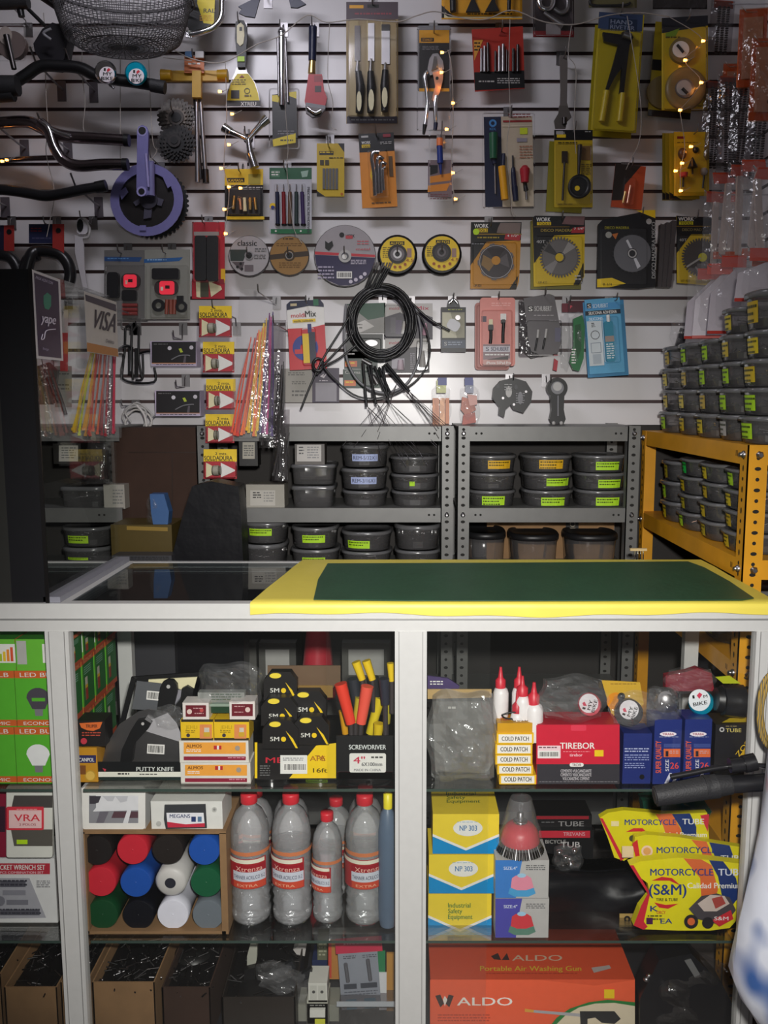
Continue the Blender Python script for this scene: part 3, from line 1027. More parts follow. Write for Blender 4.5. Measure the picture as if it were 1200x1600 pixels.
@ hole_saw_set | yellow card with spade bit and round hole saw, front of its stack | drill bits
Y 2.77
% card
b 866 203 926 324 2 b89c1c
r 866 203 926 219 k
r 869 205 880 210 lg
t 870 209.5 4 13 lg WORK
r 870 210 884 215 ye
n 914 205 923 208 1 lg
n 872 222 902 225 1 k
r 904 228 924 250 7a5a30
n 908 256 924 274 6 5a4a14
n 872 318 896 322 1 k
% spade_bit
z 3
b 878 236 887 254 5 2a1c10
k 882 254 879 313 1.8 1.8 dst
% hole_saw
k 906 226 904 272 4 2 dst
a 904 293 k 17,0 18,16 15,18 12,14
c 902 294 4 16 ye
f 868 224 925 320 34
h 896 206 spade bit and hole saw card
@ hole_saw_set | lower yellow hole saw card showing behind the front one | drill bits
Y 2.8
% card
R 888 270 3
b 856 222 912 332 2 8a8018
R 0 0 0
@ drill_bit_pack | small orange and dark pack of brass bits on its own hook | drill bits
Y 2.79
R 985 292 6
% card
b 958 258 1006 326 3 b84c28
p 0 2c2420 958,258 998,258 976,290 974,314 958,316
% drill_bit
z 5
k 978 300 976 318 2 2 gold
% drill_bit
k 985 290 983 318 2 2 cop
f 974 276 994 322 14
R 0 0 0
h 984 262 orange bit pack
@ rotary_burr_set | front yellow card of assorted mounted grinding burrs | grinding set
Y 2.75
% card
b 1053 206 1108 306 2 c8a41c
r 1058 213 1070 217 7a1c20
n 1058 222 1090 225 1 6a5010
% burr
z 4
s 1066 240 7 9 5a3818
k 1066 248 1066 256 1.4 1.4 dst
% burr
k 1082 262 1082 246 8 1 dst
k 1082 262 1082 272 1.4 1.4 dst
% burr
k 1068 270 1068 276 7 6 b83a3a
k 1068 276 1067 292 1.4 1.4 dst
% burr
s 1087 234 5 5 dst
% burr
s 1100 268 6 6 9a9088
k 1100 274 1098 294 1.4 1.4 dst
f 1056 228 1106 302 16
h 1084 210 front burr card
''')
for i, (dx, Y) in enumerate(((-7, 2.77), (-13, 2.79), (-18, 2.81))):
    draw('''
@ rotary_burr_set | yellow burr card %s in the stack under the front one | grinding set
Y %g
%% card
b %g 208 %g %g 2 %s
p 0 k %g,300 %g,312 %g,312
''' % (('second', 'third', 'rearmost')[i], Y, 1053+dx, 1100+dx, 311+i, ('b89618', 'a88a1a', '98801a')[i], 1053+dx, 1053+dx, 1072+dx))

# discs; the gleam on the large disc's hub is a painted white spot
draw('''
@ cutting_disc | grey and white cutting disc with lettering, leftmost disc of the row | disc
Y 2.805
% disc
c 389 400 32 12 2a2426
c 389 399.5 31 .6 a8a4a6
p 0 2e3a36 359,390 387,390 380,408 360,408
p 0 5a5054 362,409 382,409 378,424
t 371 384 9 30 k classic
n 397 398 415 406 3 3a3a3a
n 398 388 416 395 2 5a5a5a
r 382 414 396 424 6a6064
c 376 412 2.2 0 k
c 371 417 2.2 0 k
c 378 420 2.2 0 k
c 389 399 7 1 st
c 389 399 5 1 k
h 389 399 grey lettered cutting disc
@ cutting_disc | brown cutting disc with dark band beside the grey one | disc
Y 2.805
% disc
c 452 400 31 12 2a2018
c 452 399.5 30 .6 96703a
p 0 3a2c20 422,398 482,392 482,400 422,406
n 442 372 460 377 1 4a3010
n 432 380 472 386 2 6a4818
n 436 410 470 420 3 6a4818
o 452 399 7 9 0 3a2810
c 452 399 6 1 st
c 452 399 5 1 k
h 452 399 brown cutting disc
@ cutting_disc | large navy and silver cutting disc with red stripe | disc
Y 2.8
% disc
c 539 400 48.5 6 1a1418
c 539 399.5 47.5 .6 a09a9e
p 0 241c48 491.8,398 586.2,403 583,418 574,432 560,442 545,446 530,446 512,438 500,426 494,413
p 0 c03440 492,393 586,398 586,402 492,397.5
t 540 371 5 14 k WORK
r 540 368 551 373 b84048
c 534 367 4 0 k
p 0 k 508,376 513,380 519,376 521,384 514,392 508,388
n 558 376 576 384 2 c06068
t 556 391 4 22 c04048 metal
r 526 424 550 435 lg
i 526 424 550 435
n 548 406 572 414 3 c8c0d0
c 548 440 3 0 c8c0d0
c 556 437 3 0 c8c0d0
c 564 433 3 0 c8c0d0
c 570 428 3 0 c8c0d0
n 497 416 522 438 4 a8a0b8
c 539 400 10 .5 lg
c 539 400 6 1 ch
c 538 401 4 1 w
h 539 398 large navy and silver disc
@ flap_disc | yellow ringed flap disc nearer the large navy disc | disc
Y 2.8
% disc
a 621 400 k 31,0 31,14 28,18
c 621 397 28 0 k
z 19
c 621 397 27 .6 ye
r 609 377 632 383 k
t 610 382 4 20 ye ALFOS
n 598 386 611 404 6 6a5a10
r 636 388 643 402 9a7a70
t 634 409 5 12 9a4a10 4.5
c 609 413 2.4 0 9a4a10
c 617 417 2.4 0 9a4a10
c 625 417 2.4 0 9a4a10
c 633 413 2.4 0 9a4a10
c 621 397 15 1 1c1a1c
c 621 397 11 1 6a6468
c 621 397 7 1 st
c 621 397 4 1 k
h 621 397 flap disc nearer the navy disc
@ flap_disc | yellow ringed flap disc nearer the diamond blade pack | disc
Y 2.8
% disc
a 690 399 k 31,0 31,14 28,18
z 19
c 691 396 27 .6 ye
r 681 375 703 381 k
t 682 380 4 20 ye ALFOS
n 667 385 680 402 6 6a5a10
r 706 388 713 402 9a7a70
t 704 408 5 12 9a4a10 4.5
c 678 412 2.4 0 9a4a10
c 686 416 2.4 0 9a4a10
c 694 416 2.4 0 9a4a10
c 703 412 2.4 0 9a4a10
c 690 394 15 1 1c1a1c
c 690 394 11 1 3a3638
c 690 394 7 1 6a6468
c 690 394 4 1 k
h 690 395 flap disc nearer the diamond blade
@ diamond_blade_pack | amber and black pack with a segmented diamond cutting blade | blade pack
Y 2.79
% card
p 3 c08420 736,347 815,347 811,440 807,451 735,451
p 0 k 736,347 815,347 814,375 760,378 735,415
p 0 k 810,430 807,451 796,451
t 741 356 6.5 22 w WORK
r 743 357 762 360 ye
r 744 358 762 363 ye
t 745 362.5 4.5 16 k TOOLS
p 0 7a6a64 778,356 782,348 814,348 812,366 776,364
r 740 365 815 367 8a6a20
n 746 370 780 375 1 9a8420
p 0 a82830 790,365 814,367 812,376 788,374
t 792 370 3.4 18 w 4 1/2"
c 744 362 5 0 lm
n 737 380 756 384 1 gy
t 740 448 3 12 k UP-601
% blade
z 5
g 775 409 29 9 6 2 6a6668
c 775 409 27 1 3a3436
p 0 2a2022 775,409 760,388 790,388
p 0 8a6a3a 775,409 755,398 752,414 764,424
p 0 5a5456 775,409 792,396 796,418
o 775 409 25 26 0 a8a4a4
c 775 407 7 1 c08420
f 738 378 808 446 16
h 766 354 amber diamond blade pack
@ saw_blade_pack | yellow and black pack with a toothed wood saw blade, left of the black pack | blade pack
Y 2.785
% card
p 4 d0b01c 832,340 836,337 914,338 913,432 905,445 834,448
p 0 k 832,340 836,337 914,338 914,366 866,368 834,412
p 0 k 912,410 912,432 905,445 896,445
t 838 346 6.5 22 w WORK
r 839 347 861 352 ye
t 841 351.5 4 18 k TOOLS
p 0 7a5a5a 878,350 884,338 914,338 912,352
t 845 362 4.5 50 a89040 DISCO MADERA
p 0 a82830 895,356 914,354 912,364 892,364
t 897 359 3.4 15 w 7 1/4"
r 834 354 890 355 8a6a20
t 838 380 5 14 lg 40T
t 841 443 3.5 14 5a4a10 UP-422
n 898 430 908 440 2 lg
% blade
z 5
g 875 402 32 40 4 1.5 5a5654
c 875 402 27 .5 6a6664
p 0 8a8684 875,402 850,418 862,428
p 0 98948f 875,402 900,386 888,378
p 0 3a3838 875,402 858,380 850,392
o 875 402 7 8 0 k
c 874 402 6.5 .6 d0b01c
f 836 368 911 444 14
h 876 344 yellow saw blade pack
@ saw_blade_pack | greenish saw blade pack just behind the yellow one | blade pack
Y 2.81
% card
b 829 345 908 452 3 7a7430
@ saw_blade_pack | black pack with a bright round saw blade and sideways lettering | blade pack
Y 2.775
% card
p 10 16161a 935,350 942,343 1000,332 1024,340 1024,448 998,451 933,449
p 0 ye 994,329 1024,328 1024,341
p 0 ye 933,436 956,434 978,443 952,449 933,449
t 945 358 4.5 38 a8a030 DISCO MADERA
c 951 367 5 0 a8a8a0
p 0 c87030 956,366 966,364 962,374
c 1014 346 4.5 0 lg
t 942 446 3.6 14 k 9 1/4
R 1020 400 -90
t 985 404 6 88 lg DISCO MADERA DISCO
R 0 0 0
% blade
z 14
g 988 396 31 30 3 1.5 2c2c30
o 988 396 8 29 .5 6a6a6e
p .2 d8d8dc 984,388 978,376 981,374 988,388
p .2 d8d8dc 990,404 996,420 1001,416 994,403
o 988 396 5 7 1 lg
f 938 355 1012 446 22
h 1000 338 black saw blade pack
@ saw_blade_pack | yellow and black toothed saw blade pack at the right end near the orange bags | blade pack
Y 2.76
% card
p 3 c8a81c 1057,337 1112,342 1110,446 1058,442
p 0 k 1057,337 1112,342 1112,366 1080,366 1057,396
t 1060 345 6 24 w WORK
r 1061 346 1083 351 c8c020
t 1063 350.5 4 18 k TOOLS
t 1066 361 4.5 30 8a7a50 DISCO MAD
r 1057 353 1110 354 8a6a20
t 1061 377 4.5 12 lg 40T
t 1064 440 3.5 14 5a4a10 UP-422
% blade
z 4
g 1095 402 30 40 4 1.5 4a4442
c 1098 402 7 1 c8c020
p 0 a8a4a0 1072,416 1074,418 1096,404 1094,402
f 1060 366 1110 440 14
h 1085 342 right end saw blade pack
''')
for i, x in enumerate((1030, 1038, 1046)):
    draw('@ saw_blade_pack | dark pack seen edge-on %s between the two saw blade packs | blade pack\nY %g\n%% card\nR %d 400 %d\nb %d %d %d 448 %d 4a4444\nR 0 0 0\nj %d 348 %d 450 14 bagd' % (('on the left', 'in the middle', 'on the right')[i], 2.80-.01*i, x, 3+i, x, 350-i*3, x+7, 26, x-1, x+9))

draw('''
@ lace_pack | red card with a bundle of black laces in a clear sleeve | laces
Y 2.79
% card
b 300 347 351 467 2 b02030
p 0 c83038 338,357 346,362 342,390 336,372
r 345 420 352 438 e0b020
r 340 438 351 442 c8a040
r 306 436 350 444 8a1c28
p 0 cr 306,440 313,442 314,465 307,464
r 313 442 326 464 4a4a3a
p 0 cr 326,440 345,447 347,452 330,464
% laces
z 4
rb 304 368 322 438 4 18 k
z 4
rb 323 368 341 439 4 18 k
z 20
b 303 362 342 368 3 9a9490
f 300 345 343 442 30
h 320 350 black lace pack
''')
sold = [(311, 478, 362, 527, 'topmost'), (317, 534, 366, 582, 'second from the top'), (322, 592, 368, 640, 'middle one'), (321, 647, 366, 692, 'fourth from the top'), (318, 702, 370, 748, 'lowest')]
for x0, y0, x1, y1, w in sold:
    draw('''
@ solder_pack | red and yellow solder wire pack, {w} of the hanging strip | solder
Y 2.525
% card
b {x0} {y0} {x1} {y1} 2 b01c2c
r {x0} {y0} {x1} {ym} ye
t {xa} {ya} 4.5 19 k 2 mts.
t {xb} {yb} 7 {wt} k SOLDADURA
p 0 cr {xc},{yc} {xd},{ye} {xd},{yf} {xc},{yg}
p 0 w {xe},{yc} {xf},{yh} {xf},{yi} {xe},{yg}
% solder_coil
z 3
k {xd} {yj} {xe} {yj} 7 7 5a5648
k {xg} {yj} {xh} {yj} 8 8 9a9688
f {x0} {yb} {x1} {y1} 14
'''.format(w=w, x0=x0, y0=y0, x1=x1, y1=y1, ym=y0+19, xa=x0+18, ya=y0+9, xb=x0+1, yb=y0+17, wt=x1-x0-8, xc=x0+4, xd=x0+14, xe=x1-25, xf=x1-3, yc=y0+21, ye=y0+26, yf=y1-6, yg=y1-2, yh=y0+32, yi=y1-12, yj=(y0+y1)/2+10, xg=x0+16, xh=x1-28))
hook(336, 482, 2.525, 'strip of red and yellow solder packs')

# hanging bundles of cable ties in clear bags
def tiebag(x0, y0, x1, y1, Y, cols, label, n, dark=False, seed=1, hk=True):
    rr_ = random.Random(seed); t = Thing('cable_tie_bag', label, 'cable ties'); pn = Pen(); pn.Y = Y
    for i in range(n):
        col = cols[int(i/n*len(cols))] if not dark else cols[rr_.randrange(len(cols))]
        u = (i+.5)/n; xa = x0+(x1-x0)*(.30+.45*u)+rr_.uniform(-3, 3)+(y1-y0)*.05; xb = x0+(x1-x0)*(.0+.84*u)+rr_.uniform(-2, 2)+3
        ya = y0+(y1-y0)*(.32-.2*u*(not dark))+rr_.uniform(0, 12); yb = y1-4-rr_.uniform(0, 10); o = .006+rr_.uniform(0, .022)
        m = t.part('cable_tie'); a, b = pn.at(xa, ya, o), pn.at(xb, yb, o+.004); d = Vector((.0028, 0, 0)); d2 = Vector((.004, 0, 0))
        mid = pn.at((xa+xb)/2+rr_.uniform(-3, 3), (ya+yb)/2, o)
        m.prism([a-d*.5, a+d*.5, mid+d*.8, b+d, b-d, mid-d*.8], Vector((0, .0012, 0)), col)
        m.prism([b-d2+Vector((0, 0, .004)), b+d2+Vector((0, 0, .004)), b+d2-Vector((0, 0, .004)), b-d2-Vector((0, 0, .004))], Vector((0, .005, 0)), col)
    pn.T = t; V = []; nx, ny = 7, 14; q = t.part('bag')
    for j in range(ny+1):
        for i in range(nx+1):
            u, v = i/nx, j/ny; e = min(1, min(u, 1-u)*4)**.5*min(1, .3+v*2); sh = (1-v)*(x1-x0)*.22
            V.append(pn.at(x0+sh+(x1-x0-sh*.9)*u, y0+(y1-y0)*v, .001+.034*e*(.75+.3*rr_.random())))
    q.add(V, [[j*(nx+1)+i, j*(nx+1)+i+1, (j+1)*(nx+1)+i+1, (j+1)*(nx+1)+i] for j in range(ny) for i in range(nx)], 'bag' if not dark else 'bagd', True)
    if hk: hook((x0+x1)/2+(x1-x0)*.12, y0+6, Y, label.split(',')[0].split(' hanging')[0])
tiebag(358, 452, 436, 684, 2.52, ['d84a28', 'c83020', 'b82030', 'e8703a', 'e8b020', 'f0d020', 'e87028', 'e8c020', '1c2a5a', '6a1c6a', 'b0207a', '3a1a6a'], 'bag of orange, yellow and purple cable ties hanging beside the solder packs', 24, seed=3)
tiebag(108, 470, 190, 684, 2.52, ['d8b018', 'c8d020', 'e8a020', 'c83828', 'e85a30', '8a1c28', 'a82434', '5a1430', 'c02848'], 'bag of yellow and red cable ties hanging behind the card-payment stickers', 22, seed=5)
tiebag(404, 500, 446, 700, 2.53, ['k', 'k', '1c1c1e'], 'bag of black cable ties just right of the coloured bag', 12, True, 7)
tiebag(424, 640, 452, 752, 2.5, ['k', 'k', '222226'], 'bag of black cable ties hanging lowest, in front of the grey rack', 8, True, 9, False)
tiebag(128, 690, 172, 756, 2.5, ['k', 'k', '222226'], 'bag of black cable ties behind the glass showcase', 8, True, 10, False)
draw('''
@ modelling_paste_pack | white and red card of modelling paste beside the cable ties | glue
Y 2.79
% card
R 483 520 -3
p 2 w 450,474 456,469 503,469 508,476 508,577 450,577
r 450 512 508 577 c83038
p 0 c83038 450,519 508,508 508,514 450,522
p 0 nb 450,474 456,469 503,469 508,476 508,481 485,478 450,483
r 492 468 500 478 1c6a48
r 456 473 466 477 c8b890
t 456 495 7 22 c02838 moldi
t 478 495 10 17 k Mix
r 458 498 494 503 ye
t 460 502.5 3.4 30 k masilla moldeable
o 476 543 8 20 0 283888
r 459 545 492 552 c83038
r 481 506 487 520 1c2c6a
b 472 521 482 567 5 ye
z 2
b 482 519 492 568 5 1c1c38
f 470 512 494 572 14
h 480 474 white and red modelling card
@ information_sheet | grey printed paper sheet with small text lines | sheet
Y 2.84
% sheet
b 440 576 492 629 1 9a968e
n 450 582 476 588 2 5a5854
n 456 596 478 602 2 5a5854
n 456 610 478 622 2 5a5854
R 0 0 0
@ payment_sheet | dark purple sheet with a plain pale square, code left blank | sheet
Y 2.83
% sheet
b 488 575 530 629 1 2a1838
r 493 598 526 627 8a868e
p 0 c8c0c8 500,588 506,584 505,588 512,582 506,591
n 499 594 512 597 1 c8c0c8
@ glue_pack | green topped card behind the left half of the cable coil | glue
Y 2.83
% card
p 2 8a8884 541,475 602,473 600,520 541,520
p 0 1a4a34 541,475 602,473 600,495 575,500 556,485
p 0 c8c4c0 570,500 585,510 562,520 552,508
n 548 506 566 516 2 6a6864
@ steel_putty_pack | dark blister card with small silver part behind the coil | glue
Y 2.83
% card
b 541 522 598 560 2 3a3c3a
e 580 536 10 5 4 st
n 545 526 560 534 2 gy
f 562 528 596 555 14
@ oil_pack | orange and dark green card behind the coil, upper of two | glue
Y 2.83
% card
b 538 549 590 576 2 2a3a34
r 539 564 558 573 c86030
n 540 566 556 571 1 e0c020
n 541 552 556 556 1 lg
% spout
k 566 562 580 570 3 4 st
@ oil_pack | orange and dark green card behind the coil, lower of two | glue
Y 2.825
% card
b 536 577 594 606 2 223a30
t 539 584 5 24 lg Chema
r 538 594 556 603 d06a30
n 540 596 554 601 1 e0c020
% nozzle
k 582 586 590 600 3 5 st
f 566 580 592 604 12
@ glue_tube_pack | purple glue tube card at the upper right behind the coil | glue
Y 2.83
% card
b 600 474 676 530 2 22182c
p 0 b8b4b0 600,474 676,474 676,496 655,488 640,496 625,488 600,496
t 608 484 5 16 a03040 moldi
t 650 484 6 20 b02848 Mix
r 610 496 618 520 4a4450
r 618 500 628 522 3a1c50
t 646 490 0.1 1 k i
% tube
z 4
k 632 502 631 522 2 5 w
% tube
k 665 505 664 524 2 5 c8a0b0
f 600 476 640 528 14
@ glue_tube_pack | second purple glue tube card, below the first behind the coil | glue
Y 2.825
% card
b 602 529 671 582 2 241e28
p 0 a8a4a0 602,529 671,529 671,550 650,542 602,548
t 608 538 5 16 a03040 moldi
t 652 538 6 18 k Mix
n 641 552 648 578 8 8a8490
r 612 560 632 576 98949c
% tube
z 4
k 660 548 660 574 3 6 lg
k 626 562 626 578 4 6 c8b8c0
f 650 532 670 580 14
h 642 478 purple glue cards
@ keyring_light_pack | small black and silver card with white plastic key light | light
Y 2.79
% card
b 689 480 728 550 3 16161a
r 691 488 726 528 b8b49c
p 0 8a8670 704,488 726,488 726,528 714,528
r 690 531 727 544 3a4454
t 694 540 6 4 lg S
n 700 534 722 541 2 8a94a4
n 700 483 722 486 1 a8b040
% key_light
z 5
R 708 507 30
rb 699 499 719 516 6 8 c8c8cc
c 709 494 4 6 st
R 0 0 0
p 2 3a3c3e 698,480 700,470 708,465 716,470 719,480
u 2 ch 702,474,4 709,468,5 715,474,4
h 708 470 silver key light card
@ usb_cable_pack | salmon pink blister pack with two dark charging plugs | cable pack
Y 2.77
% card
rb 750 465 805 572 5 3 d8867c
n 768 473 798 480 2 e8a8a0
r 752 494 760 503 4a3a4a
r 755 538 797 572 8a7478
p 0 c89890 755,562 797,560 797,572 755,572
r 755 541 797 550 c8c4cc
t 759 548 6 5 nb S
t 767 548 6 28 3a3a58 SCHUBERT
n 758 553 795 558 1 w
t 760 569 4.5 38 w iPhone 5/iPad Pro
p 0 3a3434 760,562 794,556 794,562
% cable_plug
z 4
rb 764 499 770 508 1 5 cr
rb 763 507 771 517 2 8 k
u 2.5 k 767,515,4 767,528,4 766,537,4
% cable_plug
z 4
rb 782 490 791 500 1 5 w
rb 783 499 790 506 2 8 k
u 2.5 k 787,504,4 786,522,4 786,536,4
f 752 484 801 572 22
h 778 468 pink charging cable pack
@ usb_cable_pack | second pink cable pack peeping out behind the salmon one | cable pack
Y 2.8
% card
rb 742 473 796 578 5 3 a86860
f 744 476 794 576 18
@ phone_cable_pack | dark grey pack with rounded foot and two small cable tips | cable pack
Y 2.77
% card
p 3 5c585a 818,466 858,459 866,462 876,515 877,535 872,552 848,556 830,549 826,535
r 825 478 833 487 k
t 826 486 7 6 w S
t 835 486 8 27 lg SCHUBERT
n 834 492 866 495 1 a8a4a6
r 867 512 876 534 5c5a6e
n 858 500 872 504 1 8a8688
% cable_plug
z 3
k 841 515 840 528 2 2 lg
k 840 526 836 548 1.6 1.6 k
% cable_plug
k 854 514 852 528 2 2 lg
k 852 526 848 546 1.6 1.6 k
f 822 500 878 556 18
h 850 462 front grey cable pack
@ phone_cable_pack | grey cable pack behind, its clear edges fanned out to the left | cable pack
Y 2.8
% card
p 3 4a4648 812,472 846,464 860,552 830,560 812,545
f 810 468 850 558 18 bagd
@ utility_knife_pack | green plastic tool in a clear bag left of the blue silicone card | tool
Y 2.79
% card
b 888 470 916 488 2 4a1420
t 891 482 5 0 e05060 P
% knife
z 4
p 12 1a6a38 896,498 910,492 914,510 912,560 905,580 896,578 890,565 896,540
p 3 0c4a24 899,508 907,506 908,545 903,560 899,540
n 893 545 900 570 6 w
j 887 486 918 582 22 bag
@ utility_knife_pack | clear bag with red edge tucked left of the green tool | tool
Y 2.81
% card
b 878 474 893 488 2 6a1c2c
% blade
p 6 b82838 866,560 872,564 870,580 864,578
j 874 486 892 582 20 bag
h 888 474 green tool bags
@ silicone_tube_card | light blue card with a small blue and white silicone tube | sealant
Y 2.77
% card
R 950 522 -4
b 917 466 972 583 3 5aa4cc
r 917 473 972 483 4a94c8
r 920 472 927 480 k
t 921 479.5 6 5 w S
t 929 480 6.5 24 c8dce8 SCHUBERT
r 917 484 972 491 1c2430
t 922 490 5 44 w SILICONA ADHESIVA
t 922 499 4.5 22 e0ecf4 SILICONA
r 918 500 941 570 c8d0d4
n 925 503 931 511 3 k
o 930 522 6 7 0 4a4a50
r 922 534 938 550 8a94a0
r 923 535 937 549 c8d0d4
r 924 552 937 567 aab4bc
% tube
z 4
k 952 492 952 503 3 3 e0e4e4
rb 945 502 959 565 3 10 2a88a4
r 945 525 959 534 a09088
n 946 537 958 562 7 e0e8ec
f 941 494 968 568 26
R 0 0 0
h 960 470 light blue silicone card
@ silicone_tube_card | second blue silicone card edge showing behind the first | sealant
Y 2.79
% card
R 950 522 -4
b 914 470 978 588 3 3c84b0
R 0 0 0
@ hook_bag | small clear bag with salmon coloured strips on a blue hook | small parts
Y 2.78
% header
b 682 594 697 614 2 d8dc98
b 684 590 698 602 4 3a4484
% strips
z 2
b 676 622 686 664 4 d8906a
b 687 622 695 664 4 e8b088
b 696 622 702 662 4 c87c54
j 672 600 706 667 14 bag
@ hook_bag | small crumpled clear bag with coppery parts right of the salmon one | small parts
Y 2.78
% header
b 727 594 740 614 2 9aa0b4
b 726 590 739 602 4 3a4484
% parts
z 2
p 5 b86a54 722,620 738,624 744,640 728,650 720,640
p 5 a84a3c 724,648 742,644 744,660 722,664
p 3 c8948a 730,616 745,618 746,632 734,634
j 717 600 751 670 16 bag
@ bicycle_pedal | black bicycle pedal hanging under the pink pack | pedal
Y 2.78
% body
p 30 k 782,595 802,590 822,596 832,612 830,628 818,645 803,640 798,632 790,640 788,652 780,648 781,636 770,622 772,606
r 776 600 780 606 dg
% cage
z 28
e 795 612 5 9 4 lg
e 813 622 4 10 4 gy
e 806 605 3 4 4 dg
c 786 622 2 3 st
c 803 632 2 3 st
c 822 612 2 3 st
n 806 614 820 632 5 gy
n 788 600 800 612 3 8a8a8a
h 800 594 black bicycle pedal
@ handlebar_clamp | black forged handlebar stem hanging under the grey pack | stem
Y 2.78
% clamp
o 871 606 8 16 24 k
c 871 606 10 8 gy
c 871 604 7 1 lg
% body
z 2
p 22 k 860,616 882,616 881,640 884,655 880,664 872,661 864,665 859,655 862,640
k 872 618 872 650 1.5 1.5 gy
s 865 661 3 3 lg
s 877 661 3 3 lg
h 858 598 black handlebar stem
@ bicycle_light_pack | clear pack with lit red tail light and black front light, left of its twin | light
Y 2.78
% card
b 163 391 231 501 2 6a6866
p 0 2c4c7c 163,401 222,402 218,409 163,408
n 168 403 202 407 1 5a8ac0
% front_light
z 3
rb 167 425 185 465 5 18 bk
% tail_light
z 3
rb 189 427 219 450 10 8 3a2a2c
%% lens
rb 193 429 213 449 4 5 redl
p .4 3a1014 200,436 207,436 207,441 200,441
r 196 438 199 444 f0d8c0
% clamp
z 3
rb 190 453 213 470 4 12 bk
% battery
z 3
k 191 477 215 477 3 3 8a3430
% battery
k 191 484 215 484 3 3 8a3430
% battery
k 191 490 215 490 3 3 8a3430
f 164 414 230 500 28
h 190 396 left bicycle light pack
@ bicycle_light_pack | clear pack with lit red tail light, lamp at the top and two clamps | light
Y 2.77
% card
b 226 390 297 499 2 8a8a82
p 0 2c5c94 225,405 286,402 280,408 225,411
n 230 405 260 409 1 8ab0d8
% front_light
z 3
rb 237 419 279 436 3 18 bk
% tail_light
z 3
rb 241 438 278 461 10 8 3a2a2c
%% lens
rb 249 439 272 460 4 5 redl
p .4 3a1014 258,446 265,446 265,451 258,451
r 251 448 255 454 f0e0d0
% clamp
z 3
o 247 477 5 10 10 bk
% clamp
o 283 479 5 9 10 bk
z 3
b 276 462 286 474 10 bk
% battery
z 3
k 261 468 260 491 3 3 8a4434
% battery
k 267 468 267 491 3 3 8a4434
% battery
k 273 468 272 491 3 3 8a4434
f 234 414 295 497 28
h 259 396 right bicycle light pack
@ bottle_cage | black wire bicycle bottle cage hanging left of the light boxes | bottle cage
Y 2.77
% wire
u 1.8 k 196,512,6 195,550,6 192,592,6 240,597,6 241,574,6
u 1.8 k 196,512,6 201,509,6 206,514,6 205,560,6 208,594,6
u 1.8 k 208,516,8 213,510,8 217,516,8 217,560,8 222,592,8
u 1.8 k 186,545,20 196,540,10 205,542,10
u 1.8 k 186,553,20 193,558,10 190,592,10
u 1.8 k 218,552,10 236,550,20 239,572,20
u 1.8 k 223,553,10 223,590,10 212,594,10
% plate
z 4
b 200 542 208 585 3 k
b 203 548 206 580 1 gy
b 210 544 216 590 3 k
h 196 513 black bottle cage
@ bicycle_lamp_box | black and white boxed bicycle lamp, upper of two | box
Y 2.72
% box
B 236 533 306 572 60 c0b4cc
r 237 534 306 567 1c1a1e
n 240 537 262 540 1 6a6a6a
c 265 544 3.2 0 d8d4dc
c 299 543 3.2 0 c8c4cc
p 0 b8c840 279,545 283,544 286,550 282,551
u 1 gy 268,562 280,556 292,555 297,556
p 0 5a545c 288,556 291,556 290,567 286,567
r 237 567 306 568 c88850
n 244 569 302 571 1 3a3434
@ bicycle_lamp_box | black and white boxed bicycle lamp, lower of two | box
Y 2.72
% box
B 243 610 312 650 60 c0b4cc
r 244 611 312 645 1c1a1e
n 247 614 269 617 1 6a6a6a
c 271 621 3.2 0 d8d4dc
c 305 620 3.2 0 c8c4cc
p 0 b8c840 285,622 289,621 292,627 288,628
u 1 gy 274,640 286,634 298,632 303,632
p 0 5a545c 294,634 297,634 296,645 292,645
r 244 645 312 646 c88850
n 250 647 308 649 1 3a3434
Y 2.76
h 276 528 upper lamp box
Y 2.76
h 280 604 lower lamp box
@ white_cable | coiled white cable with its end hanging into the dark gap | cable
Y 2.74
% coil
u 1.6 lg 195,640,0 210,632,4 230,640,0 238,655,4 226,668,0 205,668,4 192,655,0 196,642,4 215,634,8
u 1.6 c8c4c0 198,650,8 212,640,8 232,648,8 236,664,8 215,674,8 196,664,8 200,652,8
u 1.4 lg 205,660,12 196,645,12 208,636,12 228,642,12 222,672,12 204,676,12
u 1.4 gy 196,634,0 218,638,4 236,652,4 244,648,4
u 1.4 lg 192,648,2 214,629,6 240,650,3
% cord
u 2.0 cfcbc8 214,634,14 226,650,20 229,680,20 226,730,20 224,770,20 226,790,20
% plug
k 225 782 227 812 5 7 k
Y 2.74
h 196 634 white cable coil
@ strap_lamp | white strap mounted bicycle light with black face | light
Y 2.77
% strap
p 5 c8c4c8 117,368 130,368 131,390 132,420 137,452 130,452 124,425 117,395
u 2 lg 132,345,4 140,356,4 138,370,4 130,372,4
% head
z 4
rb 120 340 137 366 6 8 d0ccd0
e 125 352 5 10 3 k
h 132 344 white strap light
@ cable_lock | coiled black cable lock with blue and red card, right of its twin | lock
Y 2.78
% card
z 16
b 45 350 84 380 2 22284a
n 48 356 66 364 2 8a2838
n 50 371 80 376 1 4a4a6a
b 82 350 100 396 2 a83430
c 91 360 4 2 k
% coil
z 0
u 9 bk 60,398,8 45,404,8 38,424,8 44,450,8 62,462,8 85,462,8 104,450,8 110,428,8 104,408,8 90,396,8 60,392,10 48,400,22 40,430,22
h 76 352 right cable lock
@ cable_lock | coiled black cable lock with red card, cut by the left edge | lock
Y 2.78
% card
z 16
b -10 352 8 396 2 22203a
b 6 352 22 392 2 a83430
c 14 362 4 2 k
% coil
z 0
u 9 bk -20,402,8 0,398,8 18,404,8 28,424,8 24,448,8 5,462,8 -20,462,8
h 4 354 left cable lock
@ handlebar | black riser handlebar with grip carrying two bells | handlebar
Y 2.66
% bar
u 9 k -60,140 -20,138 15,132 40,118 62,104 90,103 125,106 150,118 180,124 210,128 258,136
% grip
